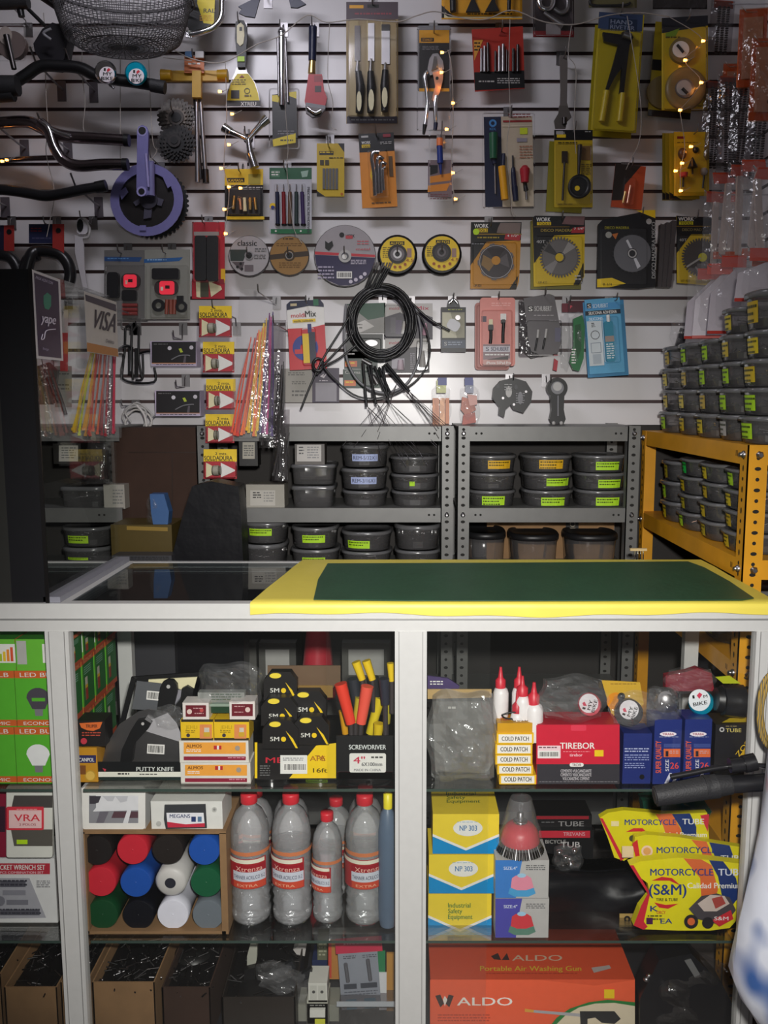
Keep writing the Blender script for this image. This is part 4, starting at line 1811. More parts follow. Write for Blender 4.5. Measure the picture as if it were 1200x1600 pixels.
k -10 136 28 134 17 15 rub
k -10 146 22 146 14 12 rub
% clamp
k 236 133 258 137 10 10 rub
@ bicycle_bell | silver ringed bell with "I love my bike" print, left of its twin | bell
Y 2.64
% bell
a 169 117 ch 15,6 17,16 17,24 14,30
z 30
c 167 116 12 1 e8e0e4
t 162 111 5 3 k I
p 0 c82838 167,109 170,106 173,109 167.5,113
t 161 118 5.5 14 k MY
t 158 125 5.5 18 k BIKE
% lever
z 0
k 172 132 178 138 3 2 st
@ bicycle_bell | blue ringed bell with "I love my bike" print, right of its twin | bell
Y 2.64
% bell
a 216 119 teal 15,6 17,16 17,24 14,30
z 30
c 213 119 12 1 e8e0e4
t 208 114 5 3 k I
p 0 c82838 213,112 216,109 219,112 213.5,116
t 207 121 5.5 14 k MY
t 205 128 5.5 17 k BIKE
@ handlebar | chrome upswept handlebar pair bent between two heights | handlebar
Y 2.68
% bar
u 9 dchrome -60,190 -10,192 40,190 62,198 82,208 110,214 150,216 200,219
u 8.6 dchrome 62,192,10 76,205,10 86,232,10 100,250,10 122,259,10 160,257,10 198,257,10
u 3.4 ch 66,192,20 76,200,20 84,225,20 96,246,20
u 3.4 ch 76,200,18 92,208,18 110,213,18
% end_cap
z 2
k 194 219 202 219.5 9.6 9.6 k
% end_cap
k 192 257 200 257 9.4 9.4 k
@ handlebar | thin dark chrome handlebar behind the upswept pair | handlebar
Y 2.76
% bar
u 4 dchrome -60,254 0,251 40,248 96,246
@ handlebar | black flat handlebar with slight bend below the chrome ones | handlebar
Y 2.68
% bar
u 8 bk -60,298 -10,296 20,298 45,302 72,306 100,302 130,296 165,291
k 150 293 166 290 9 9 k
@ bicycle_lamp | round glass front lamp with chrome clip at the left edge | lamp
Y 2.66
% lens
z 10
c 18 70 22 20 6a5c58
e 8 55 10 14 4 a89c94
% clip
k 10 55 22 108 5 4 dst
k 12 60 16 84 3 3 ch
f -5 38 40 96 44
@ saddle_bag | black bicycle bag hanging above the handlebar | bag
Y 2.7
% bag
p 50 16141a 66,45 82,35 104,42 106,60 100,92 88,104 68,102 54,80 52,68
u 2 gy 80,62,52 68,52,56 80,45,56
% strap
z 0
k 40 10 70 40 3 3 k
% strap
k 100 40 150 60 1.6 1.6 gy
''')
# the shelf brackets / flat hooks holding the bars
for x, y, w in ((90, 130, 'black riser bar, left'), (140, 132, 'black riser bar, right'), (32, 222, 'chrome bars, left'), (100, 225, 'chrome bars, right'), (2, 312, 'flat black bar, left'), (148, 312, 'flat black bar, right')):
    t = Thing('display_bracket', 'flat grey bracket with wire arm on the slat wall under the '+w, 'bracket', 'display brackets for the handlebars')
    q = t.part('plate'); a, b = P(x, y+28, WALL-.004), P(x+12, y-4, WALL-.004); q.box((a.x, WALL-.004, a.z), (b.x, WALL-.0005, b.z), '5a545a')
    q = t.part('wire'); c = P(x+8, y+10, WALL-.004); q.tube([c, c+Vector((0, -.05, .0)), c+Vector((-.012, -.17, .02)), c+Vector((-.014, -.2, .05))], .003, 'st', 6)
for x, y, Y in ((205, 95, 2.7), (190, 150, 2.8)): pass
draw('''
@ bicycle_sprocket | grey toothed freewheel, upper of the two | sprocket
Y 2.77
% sprocket
g 275 183 30 24 3 4 5a5450
g 275 183 26 22 3 5 6a645e
g 275 183 22 20 3 5 58524c
g 275 183 17 16 3 5 7a7068
o 275 183 5 12 5 4a4440
c 275 183 8 2 k
@ bicycle_sprocket | black toothed freewheel, lower of the two | sprocket
Y 2.75
% sprocket
g 275 224 31 24 3 4 2a2626
g 275 224 26 22 3 5 k
g 275 224 21 20 3 5 2a2626
g 275 224 16 16 3 5 k
o 272 220 5 10 5 dst
c 272 219 6 2 k
h 272 176 two freewheel sprockets
@ bicycle_crankset | lilac alloy crank with guard ring and black chainring | crankset
Y 2.77
% chainring
g 240 318 55 44 3 4 k
o 238 316 30 50 4 bk
% chainring
z 18
g 234 314 50 40 2 3 dst
% spider
z 20
p 8 4a4858 228,312 212,322 208,316 226,304 224,300 238,300 240,306 256,312 252,322 238,318 236,340 224,342 226,322
c 232 312 14 4 34323e
% guard_ring
z 26
o 229 312 43 57 4 lil
p 4 lil 186,300 196,292 200,300 190,312
p 0 lil 252,272 268,290 262,294
b 218 352 228 360 1 lil
% crank_arm
z 44
p 12 lil 214,205 216,198 222,195 229,198 232,206 231,240 234,290 235,298 230,305 221,306 214,300 213,292 214,240
c 222 205 8 1 a09ad0
c 222 204 6 1 k
c 221 299 8 1 a09ad0
c 221 299 5 1 k
k 228 240 232 292 2 2 a09ad0
% pedal_arm
z 34
k 236 252 236 306 5 6 7a78a8
h 240 250 lilac crankset
@ trowel_handle_pack | clear wrapped black handled tool above the tub stack by the yellow rack | tool
Y 2.72
% handle
z 6
p 10 26242a 1056,540 1064,512 1074,516 1068,546 1050,546
n 1060 518 1070 524 1 lg
j 1046 500 1082 545 20 bag
@ tool_pack | dark clear pack cut by the top edge right of the cutter | tool
Y 2.78
% card
b 920 -30 995 12 2 6a6440
u 2 k 925,-6,6 925,8,6 975,8,6 985,4,6
f 922 -28 993 14 20
@ tool_pack | dark brown pack cut by the top edge above the wire brushes | tool
Y 2.78
% card
b 1020 -30 1105 14 2 2c2622
f 1020 -28 1105 14 20 bagd
''')
for t in THINGS:
    if t.name == 'tool_pack': t.name = 'tool_pack'

# wire basket at the top left
t = Thing('bicycle_basket', 'dark grey wire mesh bicycle basket hanging from the top edge', 'basket')
cx = P(195, 40, 2.66); rt, rb = .205, .142; zt, zb = 2.62, P(190, 70, 2.62).z
m = t.part('rim'); q = [Vector((cx.x+math.cos(2*PI*i/40)*rt*1.0, 2.64+math.sin(2*PI*i/40)*.15, zt-.025)) for i in range(40)]; m.tube(q, .004, 'mesh', 6, True)
q = [Vector((cx.x+math.cos(2*PI*i/40)*rt*.985, 2.64+math.sin(2*PI*i/40)*.148, zt-.055)) for i in range(40)]; m.tube(q, .002, '6a686c', 5, True)
m = t.part('wire_wall'); ln_ = 96; rg = 26
def bp(u, v):
    s = rb/rt+(1-rb/rt)*v**.6; 
    if v < .12: s *= .86+.14*v/.12
    return Vector((cx.x+math.cos(u)*rt*s, 2.64+math.sin(u)*.15*s, zb+(zt-zb)*v))
for i in range(ln_): m.tube([bp(2*PI*i/ln_, v/8) for v in range(9)], .0011, 'mesh', 3)
for j in range(rg+1): m.tube([bp(2*PI*i/32, j/rg) for i in range(32)], .0011, 'mesh', 3, True)
m = t.part('base'); cb = Vector((cx.x, 2.64, zb))
for j in range(1, 9): m.tube([cb+(bp(2*PI*i/32, 0)-cb)*(j/8.5) for i in range(32)], .0015, 'mesh', 4, True)
for i in range(36): m.tube([cb, bp(2*PI*i/36, 0)], .0015, 'mesh', 4)

# coil of black brake cables with steel inner wires
t = Thing('cable_coil', 'large coil of black brake cables with loose steel wire ends', 'cable')
pn = Pen(); pn.Y = 2.74; rc = random.Random(4); m = t.part('coil')
for i in range(17):
    cxx, cyy = 597+rc.uniform(-3, 3), 503+rc.uniform(-3, 3); rx, ry = 46+rc.uniform(-7, 7), 52+rc.uniform(-7, 7); o = rc.uniform(-.012, .02)
    m.tube([pn.at(cxx+math.cos(2*PI*q/36)*rx, cyy+math.sin(2*PI*q/36)*ry, o+.004*math.sin(q/3+i)) for q in range(36)], .0037, 'bk', 6, True)
for pts, w in (([(555, 480), (530, 520), (505, 560), (486, 600), (470, 640)], .0035), ([(552, 520), (520, 555), (500, 575)], .0035), ([(500, 565), (520, 590), (560, 620), (610, 618), (655, 590), (672, 550), (660, 500), (640, 480)], .003), ([(640, 470), (670, 498), (703, 517)], .0035), ([(556, 540), (530, 560), (508, 572), (495, 585)], .0035)):
    q = t.part('loose_end'); q.tube(smooth([pn.at(x, y, .02) for x, y in pts]), w, 'bk', 6)
q = t.part('tie'); q.tube([pn.at(497+8*math.cos(a), 570+10*math.sin(a), .02+.004*math.sin(a)) for a in [2*PI*i/12 for i in range(12)]], .005, 'bk', 6, True)
for i, (xa, ya, xb, yb) in enumerate(((567, 565, 573, 636), (575, 570, 588, 632), (585, 572, 608, 628), (592, 574, 610, 615), (600, 570, 634, 610), (604, 568, 640, 612), (598, 572, 606, 625), (580, 570, 583, 620))):
    q = t.part('cable_end'); q.tube([pn.at(xa, ya, .01), pn.at(xb, yb, .024)], .0042, 'bk', 6)
for i in range(26):
    s = [(575, 636), (590, 632), (608, 628), (634, 610), (640, 612), (620, 600)][i % 6]; dx = rc.choice((-55, -30, 40, 60, 75, 50, 20)); L = rc.uniform(60, 100)
    if s[0] > 630: dx = 50+rc.uniform(-5, 10); L = rc.uniform(45, 75)
    q = t.part('steel_wire'); q.tube([pn.at(s[0], s[1], .03), pn.at(s[0]+dx*.5, s[1]+L*.5, .12), pn.at(s[0]+dx, s[1]+L, .2)], .0008, 'st', 4)
for i in range(8):
    x = 570+i*3+rc.uniform(-1, 1); q = t.part('cable_end'); q.tube([pn.at(x, 450, .02), pn.at(x+12+i*.8, 418+rc.uniform(-4, 4), .03)], .003, 'bk', 6); q.tube([pn.at(x+12+i*.8, 420, .03), pn.at(x+15+i, 410, .034)], .0025, 'ch', 6)
m = t.part('grey_cable'); m.tube(smooth([pn.at(x, y, .016) for x, y in ((541, 475), (538, 530), (545, 570), (565, 600), (600, 614), (635, 600), (655, 560), (658, 520), (650, 480))]), .0042, 'gy', 6)
hook(597, 455, 2.76, 'large black cable coil')

# fairy lights
t = Thing('string_lights', 'string of small orange fairy lights on clear wire draped over the goods', 'string lights')
m = t.part('wire'); pn = Pen(); pn.Y = 2.71
for pts in ([(180, 70), (250, 70), (300, 92), (350, 97), (400, 70), (440, 55), (480, 24), (510, 35), (560, 30), (620, 34), (650, 25), (680, 18), (720, 28), (760, 30), (800, 16), (850, 34), (900, 38), (950, 24), (1000, 20), (1045, 26)],
    [(515, 35), (512, 120), (520, 160), (517, 195), (526, 203)], [(797, 30), (795, 110), (797, 180), (792, 230), (797, 290), (800, 328), (806, 338)], [(893, 40), (888, 85), (900, 110), (897, 190), (900, 240)],
    [(352, 97), (354, 180), (350, 260), (358, 300), (350, 370)], [(445, 70), (445, 150), (450, 230), (448, 262), (455, 330), (460, 360), (472, 380)], [(700, 78), (706, 110), (708, 190), (705, 260), (711, 316)],
    [(68, 20), (70, 60), (72, 150), (75, 200), (72, 240), (85, 300), (78, 345), (73, 370)], [(130, 40), (128, 110), (133, 160), (130, 200), (140, 213)], [(188, 85), (188, 260)], [(232, 85), (238, 215), (245, 235), (235, 250)], [(980, 25), (1000, 150), (1000, 215), (985, 250), (978, 265)],
    [(255, 90), (300, 95)], [(1045, 26), (1098, 62), (1070, 94), (1095, 128), (1062, 172)], [(1062, 172), (1070, 228), (1064, 260), (1063, 298)]):
    m.tube(smooth([pn.at(x, y, .004*math.sin(i*2)) for i, (x, y) in enumerate(pts)]), .0017 if len(pts) > 12 else .0011, 'b0a8a0', 5)
for x, y in ((343, 143), (362, 178), (357, 226), (345, 263), (350, 327), (352, 365), (357, 292), (375, 294), (690, 82), (689, 113), (707, 161), (697, 202), (707, 270), (711, 311), (1098, 64), (1070, 94), (1095, 129), (1062, 172), (1079, 229), (1065, 255), (1063, 298), (1055, 267), (38, 78), (2, 192), (3, 252), (10, 250)):
    q = t.part('bulb'); c = pn.at(x, y, .004); q.cone(c+Vector((.006, 0, 0)), c+Vector((-.003, 0, 0)), .003, .0038, 'bulb', 8); q.cone(c+Vector((.012, 0, .001)), c+Vector((.006, 0, 0)), .002, .0024, 'lg', 6)
    m.tube([c+Vector((.012, 0, .001)), c+Vector((.03, .0, .01))], .0009, 'b0a8a0', 4)

# ---------------------------------------------------------------- bagged goods hooked along the right wall
rc = random.Random(21)
def rbag(px, py, h, x, kind, label, cat, w=.055):
    """a bag hanging across the right wall: px,py = image point of its top, x = its distance from the camera axis"""
    c = PX(px, py, x); t = Thing('hanging_bag', label, cat); a = rc.uniform(-.35, .2)
    def T_(u, v, o=0): q = Vector((u*math.cos(a)-o*math.sin(a), -(u*math.sin(a)+o*math.cos(a)), -v)); return c+q
    def rect(m, u0, v0, u1, v1, o, k, d=.002, b=0): m.prism([T_(u0, v1, o), T_(u1, v1, o), T_(u1+b, v0, o), T_(u0+b, v0, o)], Vector((0, d, 0)), k)
    m = t.part('header'); lean = rc.uniform(-.012, .006)
    if kind == 'strip':
        rect(m, -w*.5, 0, w*.5, .03, .004, 'c84422', .003, -lean); q = t.part('strip'); rect(q, -.01, .03, .008, h-.012, .008, 'c0b0a8', .01, lean*2); q = t.part('clip'); rect(q, -w*.4, h-.02, w*.4, h, .006, 'c05020', .004)
    elif kind == 'chain':
        rect(m, -w*.5, 0, w*.5, .02, .004, 'a84424', .003); q = t.part('chain')
        for s in (-.014, 0.0, .014):
            for i in range(int(h/.0065)): cc = T_(s+lean*i*.05, .02+i*.0065, .008); q.ball(cc, .006, .005, .0028, '2e2826', 6)
    elif kind == 'frame':
        rect(m, -w*.6, 0, w*.6, h, .0, 'd0602a', .002); q = t.part('card'); rect(q, -w*.42, .022, w*.42, h-.02, .004, 'c8bcb4', .002)
        q.prism([T_(w*.2+math.cos(z)*.005, h-.045+math.sin(z)*.007, .006) for z in [2*PI*i/10 for i in range(10)]], Vector((0, .001, 0)), '4a4448'); 
    elif kind == 'mask':
        rect(m, -w*.3, 0, w*.5, .03, .004, 'd04028', .003); q = t.part('panel'); q.prism([T_(-w*.7, h, .008), T_(w*.25, h, .012), T_(w*.5, .03, .008), T_(w*.1, .035, .014), T_(-w*.65, h*.5, .012)], Vector((0, .004, 0)), 'c4bcc4'); q.prism([T_(-w*.7, h+.006, .009), T_(w*.25, h+.006, .012), T_(w*.25, h-.002, .012), T_(-w*.7, h-.002, .009)], Vector((0, .003, 0)), 'b83428')
    q = t.part('bag'); V = []; nx, ny = 5, 9
    for j in range(ny+1):
        for i in range(nx+1):
            u, v = i/nx, j/ny; e = min(1, min(u, 1-u, v, 1-v)*4)**.5; V.append(T_((u-.5)*w*1.25+lean*v, v*h*1.03-.002, .001+.022*e*(.7+.5*rc.random())))
    q.add(V, [[j*(nx+1)+i, j*(nx+1)+i+1, (j+1)*(nx+1)+i+1, (j+1)*(nx+1)+i] for j in range(ny) for i in range(nx)], {'frame': 'oralt', 'chain': 'bagd'}.get(kind, 'bag'), False)
    hk = Thing('display_hook', 'wall hook of the '+label, 'hook', 'display hooks on the right wall')
    m = hk.part('wire'); z = c.z-.008; m.tube([(XR-.004, c.y, z), (c.x-.02, c.y, z), (c.x-.032, c.y, z+.014)], .0019, 'ch', 6)
    q = hk.part('plate'); q.box((XR-.004, c.y-.013, z-.02), (XR-.0005, c.y+.013, z+.012), 'st')
RB = [('strip', 1118, 300, .235, .90, 'orange clipped bag with pale strip, lowest left of the strip cluster'), ('strip', 1133, 270, .24, .92, 'orange clipped bag with pale strip, second of the strip cluster'),
 ('strip', 1158, 258, .25, .92, 'orange clipped bag with pale strip, third of the strip cluster'), ('strip', 1180, 250, .25, .94, 'orange clipped bag with tall pale strip right of the others'), ('strip', 1196, 262, .25, .94, 'orange clipped bag with pale strip at the right edge'),
 ('strip', 1145, 300, .2, .98, 'orange clipped bag with pale strip set back against the wall'),
 ('frame', 1178, 14, .2, .95, 'orange framed bag with white card hanging at the upper right edge'), ('frame', 1198, 60, .2, .93, 'orange film bag cut by the right edge'),
 ('chain', 1130, 2, .14, .95, 'narrow bag of dark beaded chain hanging at the top'), ('chain', 1118, 128, .24, .93, 'bag of dark twisted bits hanging left under the framed bag'), ('chain', 1140, 120, .26, .96, 'middle bag of dark twisted bits under the framed bag'),
 ('chain', 1165, 118, .26, .95, 'bag of dark twisted bits hanging right under the framed bag'), ('chain', 1190, 130, .24, .96, 'bag of dark twisted bits at the right edge'),
 ('frame', 1150, 100, .09, .99, 'small orange film bag above the twisted bits'),
 ('mask', 1104, 420, .19, .86, 'clear bag with white rounded panel, left of the three'), ('mask', 1120, 412, .2, .88, 'clear bag with white folded panel, middle of the three'), ('mask', 1142, 400, .2, .88, 'clear bag with narrow white panel, right of the three'), ('mask', 1188, 388, .12, .86, 'clear bag with white dotted sheet above the near tubs')]
for k, px, py, h, x, lb in RB: rbag(px, py, h, x, k, lb, 'hanging bag', .06 if k != 'mask' else .085)

draw('''
@ modelling_paste_pack | red and white card behind the showcase pane, between the two payment stickers | glue
Y 2.8
% card
b 94 484 106 580 2 b8b0ac
r 94 520 106 580 b03030
h 99 488 red card between the payment stickers
@ information_sheet | small grey printed sheet behind the showcase under the purple sticker | sheet
Y 2.84
% sheet
b 60 602 84 632 1 5a5a54
b 86 572 112 636 1 8a8880
n 90 578 108 588 2 4a4a48
n 90 600 108 612 2 4a4a48
@ cable_bundle | bundle of black cables behind the showcase under the purple sticker | cable
Y 2.78
% bundle
p 14 k 58,572 76,566 90,580 88,600 60,602
u 3 k 82,590 94,620 103,648
u 3 k 74,590 84,612 92,628
h 74 572 black cables behind the showcase
''')

draw('''
@ bicycle_grip | short black rubber grip at the top left corner | grip
Y 2.7
% grip
k -30 4 44 2 11 11 rub
% clamp
k 30 8 34 26 6 5 k
h 10 2 black corner grip
@ bicycle_grip | black rounded grip end just left of the wire basket | grip
Y 2.7
% grip
k 70 -10 94 10 12 9 rub
h 76 -4 black grip by the basket
''')
# ---------------------------------------------------------------- plastic tubs of screws
rt_ = random.Random(33)
def superell(cx, cy, rx, ry, z, n=28, e=3.2):
    o = []
    for i in range(n):
        a = 2*PI*i/n; c, s = math.cos(a), math.sin(a)
        o.append(Vector((cx+rx*math.copysign(abs(c)**(2/e), c), cy+ry*math.copysign(abs(s)**(2/e), s), z)))
    return o
def tub(cx, cy, rx, ry, z0, h, label, e=2.6, stk=None, face='y', fill='st', fh=.55, n=46, dark=False, bed='121214'):
    t = Thing('plastic_tub', label, 'tub', None); N = 28
    b = t.part('tub_body'); lv = [(0, .88), (.003, .93), (h*.5, .96), (h*.86, .99)]; vs = []
    for z, s in lv: vs += superell(cx, cy, rx*s, ry*s, z0+z, N, e)
    b.add(vs, [[i*N+q, i*N+(q+1) % N, (i+1)*N+(q+1) % N, (i+1)*N+q] for i in range(len(lv)-1) for q in range(N)]+[list(range(N))[::-1]], 'tub', True)
    l = t.part('tub_lid'); vs = []; ll = [(h*.82, 1.0), (h*.82, 1.045), (h*.93, 1.05), (h*.97, 1.03), (h, 1.0), (h, .93), (h*.96, .90)]
    for z, s in ll: vs += superell(cx, cy, rx*s, ry*s, z0+z, N, e)
    l.add(vs, [[i*N+q, i*N+(q+1) % N, (i+1)*N+(q+1) % N, (i+1)*N+q] for i in range(len(ll)-1) for q in range(N)]+[list(range(6*N, 7*N))], 'lid' if not dark else '1c1c1e', True)
    if stk:
        u0, u1, v0, v1, k, tx = stk; s = t.part('sticker', None); V = []; m = 6      # wraps the body, u -1..1 across the face, v 0..1 up
        def pt(u, v, o):
            sc_ = .93+.06*v; f = (1-abs(u)**e)**(1/e)
            if face == 'y': return Vector((cx+u*rx*sc_, cy-(f*ry*sc_)-o, z0+v*h))
            return Vector((cx-(f*rx*sc_)-o, cy-u*ry*sc_, z0+v*h))
        for i in range(m+1):
            u = u0+(u1-u0)*i/m; V += [pt(u, v0, .0012), pt(u, v1, .0012)]
        s.add(V, [[2*i, 2*i+2, 2*i+3, 2*i+1] for i in range(m)], k)
        if tx:
            ws, fs, w0 = textmesh(tx); s.add([pt(u0+(u1-u0)*(.05+.9*a/w0), v0+(v1-v0)*(.22+.55*c), .0018) for a, c in ws], fs, '28283c')
        else:
            for rw in range(2 if (v1-v0) < .5 else 3):
                u = u0+.04; vv = v1-(v1-v0)*(.3+.33*rw)
                while u < u1-.08-(.2 if rw else 0):
                    w = rt_.uniform(.03, .1); s.add([pt(u, vv, .0018), pt(u+w, vv, .0018), pt(u+w, vv+(v1-v0)*.13, .0018), pt(u, vv+(v1-v0)*.13, .0018)], [[0, 1, 2, 3]], '2c3408'); u += w+.025
    if fill:
        f = Thing('loose_screws', 'loose screws and small metal parts inside the '+label, 'screws', None, 'stuff'); m = f.part('loose_screws')
        m.prism(superell(cx, cy, rx*.84, ry*.84, z0+.006, 18, e), Vector((0, 0, h*fh*.45)), bed)
        for i in range(n):
            a = rt_.uniform(0, 2*PI); q = rt_.uniform(.3, .86); x, y = cx+rx*q*math.cos(a)*.95, cy+ry*q*math.sin(a)*.95
            z = z0+.008+rt_.uniform(.1, 1)*h*fh; th = rt_.uniform(0, PI); L = rt_.uniform(.004, .011); d = Vector((math.cos(th)*L, math.sin(th)*L, rt_.uniform(-.4, .4)*L)); c = Vector((x, y, z))
            k = fill if rt_.random() < .75 else 'dst'; m.cone(c-d, c+d, .0011, .0011, k, 4, False)
            if rt_.random() < .5: m.cone(c+d, c+d*1.25, .0026, .0026, k, 6)
def ptub(x0, x1, yt, yb, Y, label, stk=None, depth=.17, e=2.6, **kw):
    """tub whose front spans photo pixels x0..x1, lid top yt, bottom yb, front face at Y"""
    a, b = P(x0, (yt+yb)/2, Y), P(x1, (yt+yb)/2, Y); z0, z1 = P(x0, yb, Y).z, P(x0, yt, Y).z; rx = (b.x-a.x)/2
    if stk: sx0, sx1, sy0, sy1, k, tx = stk; c = (x0+x1)/2; w = (x1-x0)/2; stk = ((sx0-c)/w, (sx1-c)/w, (yb-sy1)/(yb-yt), (yb-sy0)/(yb-yt), k, tx)
    tub((a.x+b.x)/2, Y+depth/2, rx/1.05, depth/2/1.05, z0, z1-z0, label, e, stk, **kw)
def col3(x0, x1, rows, Y, lab, stks, **kw):
    """stack of tubs, bottoms meet lids; rows = list of (ytop,ybot) from the top down"""
    for i, ((yt, yb), s) in enumerate(zip(rows, stks)): ptub(x0+rt_.uniform(-1.5, 1.5), x1+rt_.uniform(-1.5, 1.5), yt, yb, Y, ('top', 'middle', 'bottom')[i]+' tub of the '+lab, s, **kw)
YR = 2.57
R3 = [(712, 739.5), (740, 767), (767.5, 794)]
L_ = lambda *a: a+('lime', None)
A_ = lambda *a: a+('d8a820', None)
col3(732, 812, R3, YR, 'left stack on the right grey rack', [A_(762, 801, 720, 733), None, L_(752, 791, 776, 790)], depth=.2)
col3(820, 902, R3, YR, 'middle stack on the right grey rack', [A_(842, 883, 719, 733), L_(854, 894, 748, 760), L_(845, 886, 778, 791)], depth=.2)
col3(905, 988, R3, YR, 'right stack on the right grey rack', [L_(931, 972, 722, 735), L_(935, 975, 750, 763), L_(931, 972, 778, 791)], depth=.2)
col3(453, 524, [(726, 758), (760, 794)], YR, 'plain square stack on the middle grey rack', [None, None], e=6, fill=None)
col3(530, 606, [(696, 731), (733, 766), (768, 794)], YR, 'stack with size labels on the middle grey rack', [(548, 592, 710, 721, 'a8b4dc', 'REM-5/32X1'), (546, 590, 746, 757, 'a8b4dc', 'REM-3/16X1'), None], depth=.2, n=130, fh=.75, bed='3a3a3c')
col3(609, 688, [(714, 741), (742, 768), (769, 794)], YR, 'shiny nail stack on the middle grey rack', [None, (639, 648, 753, 760, 'lime', None), None], depth=.2, n=130, fh=.75, bed='4a4a4c')
col3(374, 446, [(817, 851), (852, 889)], YR, 'first stack on the lower shelf of the middle grey rack', [L_(386, 425, 827, 838), None], depth=.19)
col3(451, 528, [(825, 859), (860, 889)], YR, 'second stack on the lower shelf of the middle grey rack', [L_(470, 509, 837, 849), L_(470, 509, 872, 883)], depth=.19)
col3(530, 612, [(832, 863), (863.5, 889)], YR, 'third stack on the lower shelf of the middle grey rack', [L_(540, 578, 846, 858), None], depth=.19)
col3(616, 690, [(822, 861), (862, 889)], YR, 'fourth stack on the lower shelf of the middle grey rack', [None, None], depth=.19)
for x0, x1, yt, w in ((729, 795, 834, 'left'), (799, 880, 837, 'middle'), (888, 974, 837, 'right')): ptub(x0, x1, yt, 889, 2.585, 'dark lidded tub on the lower shelf of the right grey rack, '+w, None, depth=.2, fill=None, dark=True)
col3(88, 162, [(761, 797)], YR, 'far left rack seen through the showcase, upper level', [None], depth=.19, e=5)
col3(86, 168, [(825, 856), (857, 892)], YR, 'far left rack seen through the showcase, lower level', [L_(100, 137, 838, 850), L_(100, 137, 872, 876)], depth=.19)
# square labelled cartons
draw('''
@ label_carton | small carton with white printed label on top of the plain square tubs | box
Y 2.575
% carton
B 461 694 507 726 80 4a4440
r 464 695 502 721 b0aca8
n 467 698 475 712 3 3a3a3c
n 480 698 498 718 5 7a7a7c
@ label_carton | white paper wrapped carton with black print left of the square tubs | box
Y 2.575
% carton
B 385 757 444 794.5 90 9a968c
r 391 766 430 790 b4b0a8
n 395 769 408 780 3 k
n 412 769 428 786 4 8a8884
@ label_carton | white carton on the far left rack beside the tub, behind the showcase | box
Y 2.575
% carton
B 163 757 194 795 90 a09c94
n 176 765 192 790 5 7a7a78
@ label_carton | black carton with white label high on the far left rack | box
Y 2.575
% carton
B 84 693 126 725 80 2a2826
r 92 696 122 721 b8b4ac
n 96 699 118 718 5 6a6a68
@ label_carton | small dark carton with pale label beside the hanging solder packs | box
Y 2.575
% carton
B 374 688 402 728 60 1c1c1c
r 379 691 398 717 a8a498
n 381 696 396 714 5 5a5a58
@ cardboard_carton | brown cardboard carton with black ERIC print behind the dark lidded tubs | box
Y 2.76
% carton
B 760 812 960 893 60 card
r 884 813 904 850 141210
R 894 828 -90
t 882 833 9 24 8a8070 ERIC
@ cardboard_carton | dark brown cardboard carton on the floor in the gap between the racks | box
Y 2.62
% carton
B 201 668 312 1346 200 cardd
r 201 706 312 708 2a180e
r 268 710 270 1000 2a180e
@ plastic_bag | crumpled blue plastic bag in the dark gap between the racks | bag
Y 2.45
% bag
p 40 3a5c8c 234,772 256,772 264,800 262,822 240,824 236,800
j 228 770 264 824 50 bag
@ cardboard_carton | tan open carton below the blue bag in the dark gap | box
Y 2.4
% carton
B 198 820 268 1406 140 4e4018
p 0 8a7030 198,822 262,824 262,830 198,828
@ perforated_tray | grey perforated metal tray edge at the counter back | tray
Y 2.3
% tray
B 200 868 268 1440 60 3a3a3e
n 204 870 264 878 3 141416
@ storage_sack | large black plastic sack standing between the counter and middle rack | bag
Y 2.42
% sack
p 90 blkbag 300,760 330,752 372,760 376,800 380,880 384,1404 268,1404 266,880 284,810
''')
for i, (x0, x1) in enumerate(((330, 400), (404, 462), (534, 610))):
    t = Thing('label_carton', 'white labelled carton on the low rack shelf seen through the counter glass, %s of three' % ('left', 'middle', 'right')[i], 'box'); m = t.part('carton')
    m.box((X(x0, 1000, 2.6), 2.6, .556), (X(x1, 1000, 2.6), 2.75, .72), '5a5a56'); m.box((X(x0, 1000, 2.6)+.02, 2.598, .62), (X(x1, 1000, 2.6)-.02, 2.6, .7), 'b0b0ac')

# yellow rack: stacks of tubs one behind the other, above and below its top shelf
hs = .0635; cxr = .885
st = [(2.015, 5, 'nearest'), (2.165, 5, 'second'), (2.325, 4, 'third'), (2.49, 4, 'fourth'), (2.655, 4, 'farthest')]
lvn = ['bottom', 'second', 'third', 'fourth', 'top']
for si, (cy, n, w) in enumerate(st):
    for k in range(n):
        h = hs-.001 if not (si == 0 and k == 4) else .085
        kk = ['lime', 'd0b420', 'c8a820', 'lime', 'd8c020'][(si*2+k*3) % 5]; u = -.62 if si else -.4
        if si == 1 and k == 0: kk = 'lg'
        tub(cxr+.004*((k+si) % 2), cy, .108, .071, 1.3555+k*hs, h, '%s tub of the %s stack on top of the yellow rack' % (lvn[k], w), 3.2, (u, u+.85, .18, .74, kk, None), 'x', ['st', 'dst', 'gold', 'st', 'st'][(si+k) % 5], .5, 60, bed='4a4440')
for si, (cy, n, w) in enumerate(((2.09, 4, 'nearest'), (2.265, 4, 'second'), (2.44, 4, 'third'), (2.61, 3, 'farthest'))):
    hh = .0495 if n == 4 else .06
    for k in range(n):
        kk = ['d0b420', 'lime', 'c8a820', 'b8a828', 'd8c020'][(si*3+k*2) % 5]; u = -.8
        if si == 2 and k == 3: kk = '20c850'
        tub(cxr+.003*((k+si) % 2), cy, .108, .079, 1.0955+k*hh, hh-.0005, '%s tub of the %s stack on the middle shelf of the yellow rack' % (lvn[k], w), 3.2, (u, u+.85, .15, .75, kk, None), 'x', ['ch', 'st', 'cop', 'st', 'dst'][(si+k) % 5], .62, 90, bed='3a3632')
